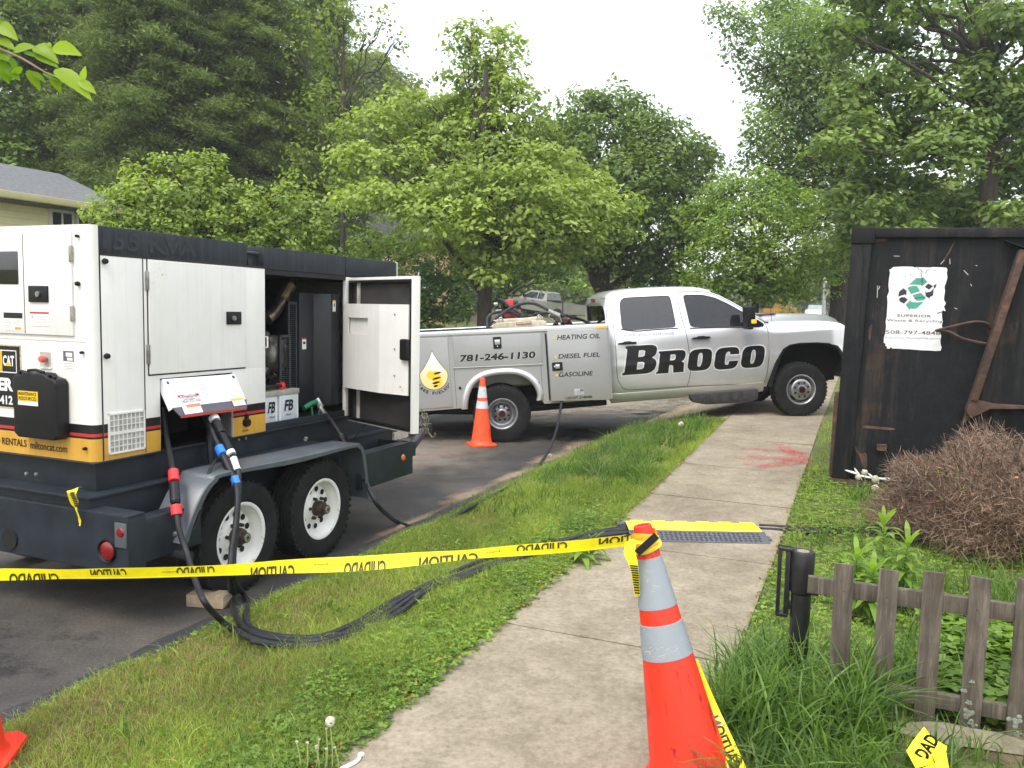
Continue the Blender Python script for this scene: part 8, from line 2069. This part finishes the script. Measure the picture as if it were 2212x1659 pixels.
# leafy tall weeds (goldenrod-like) behind the fence: countable things
def weed(label, base, h, seed, n=26, leafl=.11):
    base = Vector(base); T = thing('leafy_weed', label, 'weed', base, group='tall leafy weeds by the brown bush'); r_ = random.Random(seed)
    m = MB(base); top = base+Vector((r_.uniform(-.03, .03), r_.uniform(-.03, .03), h)); m.tube([base, base.lerp(top, .5), top], [.004, .003, .002], 5); m.build('stem', M_plain('green_stem', (.10, .18, .04), .6), T)
    vs = []; fs = []; rv = []
    for i in range(n):
        t = .15+.85*i/n; c = base.lerp(top, t); a = i*2.4+r_.uniform(-.2, .2); L = leafl*(1.1-.55*t)*r_.uniform(.8, 1.15); w = L*.15; d = Vector((math.cos(a), math.sin(a), 0)); s_ = Vector((-d.y, d.x, 0)); b0 = len(vs); up = .9-.2*t+(.9 if t > .9 else 0)
        for k in range(5):
            q = k/4; p = c+d*L*q+Vector((0, 0, L*(up*q-1.15*q*q*(1.1-t*.6)))); ww = w*math.sin(math.pi*(.12+.86*q)); vs += [tuple(p+s_*ww), tuple(p-s_*ww)]
        for k in range(4): fs.append((b0+2*k, b0+2*k+1, b0+2*k+3, b0+2*k+2)); rv.append(.5+.5*t*r_.random())
    mesh_np('leaves', vs, fs, L_clover, T, tuple(base), rv)
wl_ = [((1905, 1290), .46, 'tallest leafy weed with drooping leaves in front of the brown bush'), ((1845, 1320), .32, 'shorter leafy weed left of the tallest one'), ((1940, 1310), .38, 'leafy weed just right of the tallest one'), ((1880, 1335), .27, 'small leafy weed behind the second picket')]
for k, ((x, y), h, lab_) in enumerate(wl_): q_ = GP(x, y); weed(lab_, WV(q_), h, 60+k, n=46, leafl=.17)
q_ = GP(1180, 1345/1.0*.0+1095); weed('lone leafy sprout on the turf left of the near cone', WV(GP(1183, 1180)), .16, 70, 16, .09)
for k, (x, y) in enumerate(((1290, 1230), (1275, 1240))): weed(('broad leaved dock weed in the turf behind the tape', 'second dock weed tight beside the first')[k], WV(GP(x-15, y-20)), .12, 75+k, 14, .16)
# dandelion clocks
def dandelions(label, spots, seed, fluff=True):
    for k, (x, y, h, r, lab_) in enumerate(spots):
        b_ = WV(GP(x, y)); T = thing('dandelion', lab_, 'dandelion', b_, group=label); r_ = random.Random(seed+k); top = b_+Vector((r_.uniform(-.02, .02), r_.uniform(-.02, .02), h))
        m = MB(b_); m.tube([b_, b_.lerp(top, .5)+Vector((.004, 0, 0)), top], .0022, 6); m.build('stem', M_plain('pale_stem', (.30, .33, .12), .6), T, smooth=True)
        g2 = np.random.default_rng(seed+k); c = np.array(top); n_ = 160 if r > .012 else 40; d = g2.normal(size=(n_, 3)); d /= np.linalg.norm(d, axis=1, keepdims=True)
        v, f = leaves_quads(c+d*r*g2.uniform(.75, 1, (n_, 1)), d, np.full(n_, r*.55), .8); mesh_np('seed_head', v, f, M_fluff, T, tuple(b_), g2.random(n_))
        m = MB(b_); m.lathe([(.0001, -r*.5), (r*.38, -r*.1), (r*.30, r*.25), (.0001, r*.4)], 8, Matrix.Translation(top)); m.build('flower_base', M_plain('fluffy_grey_brown', (.33, .30, .24), .9), T, smooth=True)
M_fluff = M_leaf('dandelion_fluff', (.30, .34, .25), (.42, .50, .40), .5, .9, tcol=(1, 1, 1))
dandelions('dandelions in the near turf', [(718, 1668, .19, .019, 'largest white dandelion clock in the near turf'), (705, 1668, .165, .005, 'spent stalk left of the largest clock'), (650, 1672, .12, .007, 'leftmost spent dandelion stalk at the bottom'), (662, 1675, .115, .007, 'second spent dandelion stalk from the left'), (681, 1670, .12, .006, 'spent dandelion stalk in the middle of the clump'), (690, 1672, .10, .009, 'short fluffy dandelion left of the big clock stalk'), (700, 1672, .105, .006, 'thin spent stalk beside the big clock stalk'), (733, 1668, .10, .006, 'rightmost spent dandelion stalk by the plastic scrap')], 80)
dandelions('dandelions at the foot of the dumpster', [(1850, 1062, .13, .028, 'left white dandelion clock under the dumpster corner'), (1868, 1062, .17, .030, 'middle white dandelion clock under the dumpster corner'), (1893, 1075, .16, .034, 'upper right dandelion clock beside the brown bush'), (1892, 1085, .12, .032, 'lower right dandelion clock beside the brown bush'), (1470, 945, .17, .035, 'white dandelion clock near the far end of the turf'), (1190, 990, .03, .03, 'white dandelion clock low in the turf by the hose')], 95)
# small litter: dead leaves along the sidewalk edges
g = np.random.default_rng(9); n_ = 900; nn = np.where(g.random(n_) < .55, E1+g.normal(0, .018, n_), np.where(g.random(n_) < .6, E2+g.normal(0, .02, n_), g.uniform(E0, E1, n_))); ss = g.uniform(1.2, 9, n_)
P = np.outer(nn, np.array(N))+np.outer(ss, np.array(U)); P[:, 2] = [ground_z(a, b)+(.018 if E1-.01 < a < E2+.01 else .03) for a, b in zip(nn, ss)]
d = g.normal(size=(n_, 3))*.35+np.array([0, 0, 1]); d /= np.linalg.norm(d, axis=1, keepdims=True)
v, f = leaves_quads(P, d, g.uniform(.008, .026, n_), .7); tagit(mesh_np('leaf_litter', v, f, M_leaf('dead_leaf_litter', (.05, .022, .008), (.20, .10, .03), .2, .8, tcol=(1, 1, 1)), None, (0, 0, 0), g.random(n_)), kind='stuff')

# ================================================================== dead brown bush
BB = WV(GP(2105, 1225)); BB = Vector((3.02, 5.35, ground_z(Vector((3.02, 5.35, 0)).dot(N), Vector((3.02, 5.35, 0)).dot(U))))
def dead_bush():
    c = PD(2150, 1112, 5.9); T = thing('dead_bush', 'rounded brown leafless bush of dense twigs in front of the dumpster', 'bush', Vector((c.x, c.y, ground_z(c.dot(N), c.dot(U)))))
    base = T.location.copy(); g = np.random.default_rng(50); n = 60000
    d = g.normal(size=(n, 3)); d[:, 2] = np.abs(d[:, 2])*.9-.35; d /= np.linalg.norm(d, axis=1, keepdims=True)
    rad = np.array([.70, .80, .55]); bump_ = 1+.13*np.sin(d[:, 0]*6+1)*np.sin(d[:, 1]*5)+.08*np.sin(d[:, 2]*9+d[:, 0]*4)+np.where(g.random(n) < .05, g.random(n)*.14, 0)
    q = (g.random(n)**.42)*bump_; zc = c.z
    P0 = np.array([c.x, c.y, zc])+d*q[:, None]*rad
    dirn = d*.75+g.normal(size=(n, 3))*.95+np.array([-.15, 0, .10]); dirn /= np.linalg.norm(dirn, axis=1, keepdims=True)
    L = g.uniform(.03, .10, n); P1 = P0+dirn*L[:, None]
    s_ = np.cross(dirn, rot_rand(n)); s_ /= np.linalg.norm(s_, axis=1, keepdims=True); w = g.uniform(.0012, .0028, n)[:, None]
    v = np.stack([P0-s_*w, P0+s_*w, P1+s_*w*.4, P1-s_*w*.4], 1).reshape(-1, 3); f = np.arange(4*n).reshape(n, 4)
    mesh_np('twigs', v, f, M_leaf('dry_twigs', (.034, .029, .018), (.160, .135, .090), .1, .9, tcol=(1, .9, .8)), T, tuple(base), g.random(n))
    m = MB(base); r_ = random.Random(5)
    for k in range(40):
        a = r_.uniform(0, 6.28); e = r_.uniform(.1, 1.3); dd_ = Vector((math.cos(a)*math.cos(e)*.7, math.sin(a)*math.cos(e)*.75, math.sin(e)*.70+.1)); limb_tubes(m, Vector((c.x, c.y, base.z))+Vector((dd_.x*.1, dd_.y*.1, 0)), Vector((c.x, c.y, base.z))+dd_, .012, .003, k, .2, 5)
    m.build('branches', M_plain('dark_brown_branch', (.05, .034, .025), .9), T)
    # a few live green sprigs and orange dead leaves caught in it
    n2 = 420; d2 = g.normal(size=(n2, 3)); d2[:, 2] = np.abs(d2[:, 2]); d2[:, 1] = -np.abs(d2[:, 1]); d2 /= np.linalg.norm(d2, axis=1, keepdims=True)
    cc = np.array([c.x, c.y, zc])+d2*rad*g.uniform(.8, 1.0, (n2, 1)); keep = (np.sin(cc[:, 0]*7)*np.sin(cc[:, 2]*9+1) > .25); cc = cc[keep]; nn2 = rot_rand(len(cc)); v, f = leaves_quads(cc, nn2, g.uniform(.015, .03, len(cc))); mesh_np('green_sprigs', v, f, L_clover, T, tuple(base), g.random(len(cc)))
    n3 = 40; d3 = d2[:n3]; cc = np.array([c.x, c.y, zc])+d3*rad*1.0; v, f = leaves_quads(cc, rot_rand(n3), g.uniform(.018, .034, n3)); mesh_np('dead_leaves', v, f, M_leaf('orange_dead_leaves', (.16, .06, .02), (.26, .13, .05), .3, .8, tcol=(1, 1, 1)), T, tuple(base), g.random(n3))
dead_bush()

# ================================================================== overhanging cherry branch, top left
def branch():
    D = 2.6; def_ = lambda X, Y, d=D: PD(X*260/2157/1.15732, (60+Y*200/1659)/1.15732, d)
    base = def_(-300, 300); T = thing('cherry_branch', 'overhanging branch with serrated bright green leaves at the upper left corner', 'branch', base)
    m = MB(base); m.tube(catmull([def_(-900, 200, D+.1), def_(-300, 400), def_(100, 560), def_(400, 690), (def_(650, 830)), def_(900, 980), def_(1100, 1080), def_(1400, 1180)], 5), [.006-.0045*i/35 for i in range(36)], 7); m.build('twig', M_plain('cherry_twig', (.22, .16, .09), .7), T, smooth=True)
    lm_ = M_leaf('cherry_leaves', (.045, .110, .006), (.135, .235, .014), .55, .35, tcol=(1.4, 1.5, .4)); vs = []; fs = []; rv = []; r_ = random.Random(3)
    def leaf(p0, p1, w, tone, tw=0.0, sag=.1):
        a, b = def_(*p0), def_(*p1); L = (b-a).length; d = (b-a).normalized(); n0 = (CAM-a).normalized(); s_ = d.cross(n0).normalized(); nn = s_.cross(d); s_ = (s_*math.cos(tw)+nn*math.sin(tw)); b0 = len(vs); K = 12
        for k in range(K+1):
            q = k/K; c = a+d*L*q+Up*(math.sin(math.pi*q)*sag*L); ww = w*L*(math.sin(math.pi*q**.75)**.8)*(1-.25*q) if 0 < k < K else .0004
            ser = 1+.07*(k % 2)
            vs.extend([tuple(c+s_*ww*ser+nn*ww*.25), tuple(c), tuple(c-s_*ww*ser+nn*ww*.25)])
        for k in range(K):
            for j in range(2): x = b0+3*k+j; fs.append((x, x+1, x+4, x+3)); rv.append(tone)
    for p0, p1, w, tone, tw, sag in (((1090, 490), (1700, 655), .26, .95, .3, .10), ((700, 480), (1220, 830), .27, .6, .4, .16), ((730, 600), (1210, 910), .24, .2, .5, .05), ((1150, 930), (1910, 1600), .20, .75, .5, .08), ((1640, 1180), (2000, 1455), .24, .75, .2, .05), ((1690, 1190), (1770, 870), .22, 1.0, .3, .0), ((1090, 1080), (1260, 1440), .30, .25, .6, .0), ((600, 950), (830, 1400), .26, .25, .6, .0), ((460, 900), (200, 1080), .25, .35, .4, .0), ((270, 560), (760, 480), .25, .6, .8, .1), ((-100, 30), (380, 350), .30, .65, .3, .12), ((-50, 330), (330, 560), .28, .5, .6, .1), ((250, 700), (320, 1010), .3, .15, .7, 0), ((500, 560), (900, 720), .2, .15, .9, .0), ((-100, 560), (240, 800), .3, .2, .6, 0), ((0, 750), (180, 1250), .35, .12, .5, 0), ((-350, 100), (60, -60), .3, .5, .3, .1), ((-300, 500), (-60, 900), .3, .3, .3, 0), ((130, 900), (420, 1180), .3, .1, .6, 0), ((700, 980), (960, 1230), .25, .2, .8, 0), ((1000, 380), (1060, 480), .35, .9, .2, 0), ((900, 1000), (1300, 1200), .22, .1, .9, 0)):
        leaf(p0, p1, w, tone, tw, sag)
    mesh_np('leaves', vs, fs, lm_, T, tuple(base), rv, smooth_=True)
branch()

# ================================================================== far background
# yellow house on the left
def siding(name, c):
    m, nt, b = newmat(name); v = coords(nt); w_ = nt.nodes.new('ShaderNodeTexWave'); w_.wave_type = 'BANDS'; w_.bands_direction = 'Z'; w_.wave_profile = 'SAW'; w_.inputs['Scale'].default_value = 1/(.19*2*math.pi)*2*math.pi*.5*1.0; nt.links.new(v, w_.inputs[0])
    f = noise(nt, v, 3, 4); nt.links.new(mixc(nt, 1.0, ramp(nt, w_.outputs['Fac'], [(0, tuple(x*.62 for x in c)), (.10, c), (1, c)]), ramp(nt, f, [(.3, (.93, .93, .93)), (.7, (1.05, 1.05, 1.05))]), 'MULTIPLY'), b.inputs['Base Color']); b.inputs['Roughness'].default_value = .7
    bumpn(nt, b, w_.outputs['Fac'], .6, .02); return m
shing = M_plain('grey_asphalt_shingles', (.115, .12, .125), .95, 0, .35, 14, bump=.6)
HN = -14.0
def hp_(x, y, n=HN): return PN(x, y, n)
ev = hp_(100, 426); eE = hp_(196, 440).y; rE = 0; ez = ev.z
HBs = Vector((HN, eE-6, .9)); hb = W(HN, eE-6, .9)
HO = thing('yellow_house', 'pale yellow sided house with a grey shingle roof behind the generator', 'house', hb, (0, 0, -AZ))
def HB_(): return MB(HBs)
m = HB_(); m.box(HN-7, HN, eE-14, eE, .3, ez+.02); m.build('wall', siding('pale_yellow_siding', (.92, .86, .55)), HO)
rn_ = HN-3.6; rz_ = hp_(60, 363, rn_).z; rs_ = hp_(130, 378, rn_).y
m = HB_(); e0, e1 = HN+.55, eE+.55
m.add([(e0, eE-15, ez-.08), (e0, e1, ez-.08), (rn_, rs_, rz_), (rn_, eE-15, rz_), (HN-8, eE-15, ez), (HN-8, e1, ez), (e0, eE-15, ez-.2), (e0, e1, ez-.2), (HN-8, e1, ez-.2), (HN-8, eE-15, ez-.2)], [(0, 1, 2, 3), (3, 2, 5, 4), (1, 5, 2), (0, 6, 7, 1), (1, 7, 8, 5), (6, 9, 8, 7)]); rf = m.build('roof', shing, HO)
m = HB_(); m.box(e0-.02, e0+.10, eE-15, e1+.02, ez-.19, ez-.07); m.build('gutter', siding('cream_gutter', (.52, .47, .25)), HO, bevel=.02)
for k, (xa_, xb_) in enumerate(((104, 156), (161, 190))):
    a_, b_ = hp_(xa_, 450), hp_(xb_, 455); zt = hp_(xa_, 450).z; m = HB_(); m.box(HN+.002, HN+.05, a_.y, b_.y, zt-1.2, zt); wn_ = m.build('window', whiteband, HO)
    m = HB_(); n_p = 2 if k == 0 else 1
    for j in range(n_p): w_ = (b_.y-a_.y-.06)/n_p; m.box(HN+.051, HN+.058, a_.y+.05+j*w_, a_.y+w_*(j+1), zt-1.15, zt-.06)
    m.build('pane', M_plain('dark_window_pane', (.05, .055, .06), .1, 0, .4, 3), wn_)
# tan house glimpsed through the trees
p_ = PD(835, 520, 42); hb = Vector((p_.x, p_.y, 2.0)); H2 = thing('tan_house', 'tan house with white framed windows glimpsed between the tree trunks', 'house', hb, (0, 0, R(5)))
m = MB(); m.box(-3.2, 3.2, 0, 6, -1.5, 3.2); m.build('wall', siding('tan_siding', (.46, .31, .18)), H2)
m = MB(); m.prism([(-3.6, 3.15), (3.6, 3.15), (0, 4.9)], -.4, 6.4, 'y'); m.build('roof', shing, H2)
for x0 in (-2.4, -.4, 1.6):
    m = MB(); m.box(x0, x0+.9, -.05, -.002, .9, 2.3); wn_ = m.build('window', whiteband, H2); m = MB(); m.box(x0+.07, x0+.83, -.06, -.052, .98, 2.22); m.build('pane', M_plain('dark_window_pane', (.05, .055, .06), .1, 0, .4, 3), wn_)
p_ = PD(1260, 640, 75); hb = Vector((p_.x, p_.y, 2.2)); H3 = thing('brown_house', 'light brown house seen far off between the two maple trunks', 'house', hb, (0, 0, R(-8)))
m = MB(); m.box(-4, 4, 0, 6, -1.5, 3.4); m.build('wall', siding('orange_brown_siding', (.48, .30, .16)), H3)
m = MB(); m.prism([(-4.4, 3.35), (4.4, 3.35), (0, 5.2)], -.4, 6.4, 'y'); m.build('roof', shing, H3)
m = MB(); m.box(-1.0, .4, -.06, -.002, .6, 2.2); m.build('window', whiteband, H3)

# far silver pickup, nose up the slope (faces left)
def far_pickup():
    D = 60.0; bw = PD(1222, 683, D); L_ = 0
    T = thing('parked_pickup', 'silver pickup parked nose up on the slope behind the truck bed', 'truck', PD(1219, 694, D), (0, R(-6.5), R(180-38)))
    # local: x forward, y left (towards the camera after the turn), z up; rear axle at the origin
    sm = M_plain('champagne_silver', (.44, .44, .42), .35, .4, .05, 3, coat=.6)
    prof = [(-1.15, .62), (-1.18, 1.28), (1.05, 1.32), (1.10, 1.38), (1.20, 1.88), (1.35, 1.95), (2.65, 1.93), (2.85, 1.85), (3.55, 1.33), (4.55, 1.22), (4.68, 1.10), (4.70, .60), (4.20, .55)] + [(3.75+.45*math.cos(a), .45+.45*math.sin(a)) for a in [R(12+156*i/8) for i in range(9)]] + [(3.2, .50), (.55, .52)] + [(.0+.47*math.cos(a), .45+.47*math.sin(a)) for a in [R(8+160*i/8) for i in range(9)]]
    hw = lambda z: interp([(.5, .98), (1.3, 1.0), (1.36, .95), (1.95, .76)], z)
    for sg in (-1, 1): drape(fillpoly(prof, [[(1.95, 1.38), (1.45, 1.38), (1.40, 1.80), (1.95, 1.84)], [(2.02, 1.38), (2.02, 1.84), (2.62, 1.83), (2.82, 1.75), (3.30, 1.38)]]), lambda x, z: (x, sg*hw(z), z), .5, .12, 'body_side', sm, T)
    m = MB(); pr = [(1.05, 1.32), (1.10, 1.38), (1.20, 1.88), (1.35, 1.95), (2.65, 1.93), (2.85, 1.85)]
    for a, b in list(zip(pr, pr[1:]))[2:]: m.quad((a[0], -hw(a[1]), a[1]), (b[0], -hw(b[1]), b[1]), (b[0], hw(b[1]), b[1]), (a[0], hw(a[1]), a[1]))
    for a, b in (((3.55, 1.33), (4.55, 1.22)), ((4.55, 1.22), (4.68, 1.10)), ((4.68, 1.10), (4.70, .60)), ((-1.15, .62), (-1.18, 1.28))): m.quad((a[0], -hw(a[1]), a[1]), (b[0], -hw(b[1]), b[1]), (b[0], hw(b[1]), b[1]), (a[0], hw(a[1]), a[1]))
    m.build('roof_and_bonnet', sm, T)
    m = MB(); m.quad((2.85, -.78, 1.85), (3.55, -.94, 1.33), (3.55, .94, 1.33), (2.85, .78, 1.85)); m.quad((1.10, -.93, 1.38), (1.20, -.78, 1.88), (1.20, .78, 1.88), (1.10, .93, 1.38))
    for sg in (-1, 1): m.add([(1.45, sg*.92, 1.38), (1.95, sg*.92, 1.38), (1.95, sg*.79, 1.84), (1.40, sg*.79, 1.80)], [(0, 1, 2, 3)]); m.add([(2.02, sg*.92, 1.38), (3.30, sg*.92, 1.38), (2.82, sg*.81, 1.75), (2.62, sg*.79, 1.83), (2.02, sg*.79, 1.84)], [(0, 1, 2, 3, 4)])
    m.build('window', M_plain('dark_car_glass', (.03, .04, .045), .05, 0, .3, 2, coat=1), T)
    m = MB(); m.box(-1.1, 1.0, -.80, .80, .75, .80); m.box(.2, 3.4, -.9, .9, .40, .58); m.build('underbody', blackmatte, T)
    m = MB()
    for sg in (-1, 1): m.box(2.2, 2.4, sg*.985 if sg > 0 else -1.01, 1.01 if sg > 0 else -.985, 1.18, 1.23); m.box(2.95, 3.10, min(sg*.95, sg*1.2), max(sg*.95, sg*1.2), 1.38, 1.58)
    m.build('handles_and_mirrors', blackm, T)
    for x in (0, 3.75):
        for sg in (-1, 1):
            m = MB(); m.lathe([(.0001, -.12), (.36, -.12), (.39, -.08), (.39, .08), (.36, .12), (.22, .12), (.20, .08), (.0001, .10)], 24, Matrix.Translation((x, sg*.86, .39)) @ Matrix.Rotation(R(90), 4, 'X')); m.build('wheel', rubber, T, smooth=True)
far_pickup()
# driveway slab under it
p_ = PD(1215, 697, 50.2); 
vs = [tuple(p_+Vector(v)) for v in ((-7, -3, .9), (5, -3, -.7), (5, 6, -.7), (-7, 6, .9), (-7, -3.1, -3), (5, -3.1, -3))]
tagit(mesh_np('driveway_slope', vs, [(0, 1, 2, 3), (4, 5, 1, 0)], M_concrete('far_driveway', (.6, .6, .6))), kind='structure')
# far silver car and dark van down the street
def far_car(label, x, ytop, D, w, h, body, dark, name, cat):
    c = PD(x, ytop, D); T = thing(name, label, cat, Vector((c.x, c.y, c.z-h)), (0, 0, R(-21)))
    hw = w/2
    sec = [(-hw, .25), (-hw, h*.52), (-hw*.95, h*.58), (-hw*.76, h*.97), (-hw*.6, h), (hw*.6, h), (hw*.76, h*.97), (hw*.95, h*.58), (hw, h*.52), (hw, .25)]
    m = MB(); m.prism(sec, .9, 4.4, 'y'); m.prism([(-hw, .25), (-hw, h*.50), (-hw*.9, h*.56), (hw*.9, h*.56), (hw, h*.50), (hw, .25)], 0, .9, 'y'); m.build('body', body, T, bevel=.06, seg=3)
    m = MB(); m.add([(-hw*.86, .55, h*.585), (hw*.86, .55, h*.585), (hw*.70, .885, h*.93), (-hw*.70, .885, h*.93)], [(0, 1, 2, 3)]); m.add([(-hw*.86, .55, h*.585), (-hw*.70, .885, h*.93), (-hw*.9, .95, h*.56)], [(0, 1, 2)]); m.add([(hw*.86, .55, h*.585), (hw*.9, .95, h*.56), (hw*.70, .885, h*.93)], [(0, 1, 2)]); m.build('windscreen', dark, T)
    m = MB(); m.box(-hw*.8, hw*.8, -.03, .0, .35, .62); m.build('grille', blackm, T)
    for sg in (-1, 1):
        m = MB(); m.box(sg*hw*.6-.14, sg*hw*.6+.14, -.03, .02, .68, .84); m.build('headlight', whiteband, T, bevel=.02)
        m = MB(); m.box(sg*(hw+.10)-.11, sg*(hw+.10)+.11, .7, .85, h*.58, h*.68); m.build('door_mirror', body, T, bevel=.02)
        m = MB(); m.lathe([(.0001, -.1), (.32, -.1), (.33, 0), (.32, .1), (.0001, .1)], 18, Matrix.Translation((sg*(hw-.12), .75, .33)) @ MR); m.build('wheel', rubber, T)
far_car('small silver car facing us far down the street', 1758, 668, 72, 1.85, 1.55, M_plain('far_silver', (.55, .55, .57), .3, .3), M_plain('green_grey_glass', (.16, .22, .22), .1, 0, .3, 2), 'parked_car', 'car')
far_car('dark van parked right behind the far silver car', 1764, 655, 80, 2.1, 2.35, M_plain('far_dark_van', (.06, .07, .075), .3, .2), M_plain('green_grey_glass', (.20, .27, .28), .1, 0, .3, 2), 'parked_van', 'van')
# utility pole
p_ = gp2(1778, 38); PL = thing('utility_pole', 'pale grey pole between the far car and the thick trunk', 'pole', p_)
m = MB(); m.lathe([(.0001, -.3), (.085, -.3), (.078, 3.2), (.0001, 3.2)], 14); m.build('pole', M_plain('pale_grey_pole', (.40, .40, .39), .7, 0, .15, 6), PL, smooth=True)
m = MB(); m.box(-.03, .12, -.12, -.07, 2.0, 2.2); m.build('bracket', steel, PL)
# yellow excavator far off, mostly hidden
p_ = gp2(1672, 62); p_.z = PD(1672, 700, 62).z; EX = thing('excavator', 'yellow digger with its boom raised, far off behind the bonnet', 'excavator', p_)
yl = M_plain('machine_yellow', (.34, .18, .015), .5)
m = MB(); m.box(-1.0, .9, -.6, .6, .6, 1.15); m.prism([(-.2, 1.15), (.3, 1.9), (.5, 2.0), (.6, 1.8), (.25, 1.1)], -.12, .12, 'y'); m.build('boom', yl, EX, bevel=.03)
m = MB(); m.box(-1.1, -.3, -.5, .5, 1.15, 1.9); m.box(.65, .95, -.2, .2, .8, 1.75); m.build('cab', blackm, EX, bevel=.03)
m = MB(); m.box(-1.2, 1.2, -.9, -.5, 0, .55); m.box(-1.2, 1.2, .5, .9, 0, .55); m.build('tracks', rubber, EX, bevel=.1)
p_ = gp2(1705, 60); tree('bush', 'yellow flowering bush far down the street beside the digger', 'bush', p_, [lb(1703, 668, 60, 14), lb(1715, 675, 60, 12), lb(1692, 672, 60, 10)], M_leaf('yellow_blossom', (.08, .08, .012), (.18, .17, .03), .4), bark, leaf=.16, dens=12, per=14, clump=.3, trunk_r=.05, seed=90, keep_low=1)

# pieces that repeat on a thing become parts of their own
def split_loose(o, newname=None):
    me = o.data; bm = bmesh.new(); bm.from_mesh(me); bm.verts.ensure_lookup_table(); seen = set(); isl = []
    for v in bm.verts:
        if v.index in seen: continue
        st_ = [v]; seen.add(v.index); grp_ = []
        while st_:
            a = st_.pop(); grp_.append(a.index)
            for e in a.link_edges:
                b = e.other_vert(a)
                if b.index not in seen: seen.add(b.index); st_.append(b)
        isl.append(set(grp_))
    bm.free()
    if newname: o.name = newname
    if len(isl) < 2 or len(isl) > 40: return
    for k, s_ in enumerate(isl):
        bm = bmesh.new(); bm.from_mesh(me); bm.verts.ensure_lookup_table()
        bmesh.ops.delete(bm, geom=[v for v in bm.verts if v.index not in s_], context='VERTS')
        m2 = bpy.data.meshes.new(o.name); bm.to_mesh(m2); bm.free()
        for mt in me.materials: m2.materials.append(mt)
        if k == 0: first = m2
        else:
            c = bpy.data.objects.new(o.name.split('.')[0], m2); col.objects.link(c); c.parent = o.parent; c.location = o.location; c.rotation_euler = o.rotation_euler
    o.data = first
REN = {'lug_nuts': 'lug_nut', 'rivets': 'rivet', 'bolts': 'bolt', 'nail_heads': 'nail_head'}
for o in list(bpy.data.objects):
    k = o.name.split('.')[0]
    if o.type == 'MESH' and o.parent and k in ('hinge', 'rocker', 'rubber_bumper', 'headlight', 'bonnet_scoop', 'fuel_stud', 'tail_light', 'lifting_eye', 'flap_screw', 'lug_nuts', 'axle', 'bullet', 'bolts', 'rivets', 'chassis_rail', 'nail_heads', 'rust_stain', 'tracks', 'lettering_line'): split_loose(o, REN.get(k))

# thin haze in the humid air
hz = MB(); hz.box(-620, 620, -620, 620, -1.3, 22); hm = bpy.data.materials.new('humid_air'); hm.use_nodes = True; hn = hm.node_tree; hn.nodes.clear()
pv = hn.nodes.new('ShaderNodeVolumePrincipled'); pv.inputs['Color'].default_value = (.93, .95, .97, 1); pv.inputs['Density'].default_value = .0011; pv.inputs['Anisotropy'].default_value = .2
ho = hn.nodes.new('ShaderNodeOutputMaterial'); hn.links.new(pv.outputs[0], ho.inputs['Volume']); tagit(hz.build('haze', hm, None), kind='stuff')
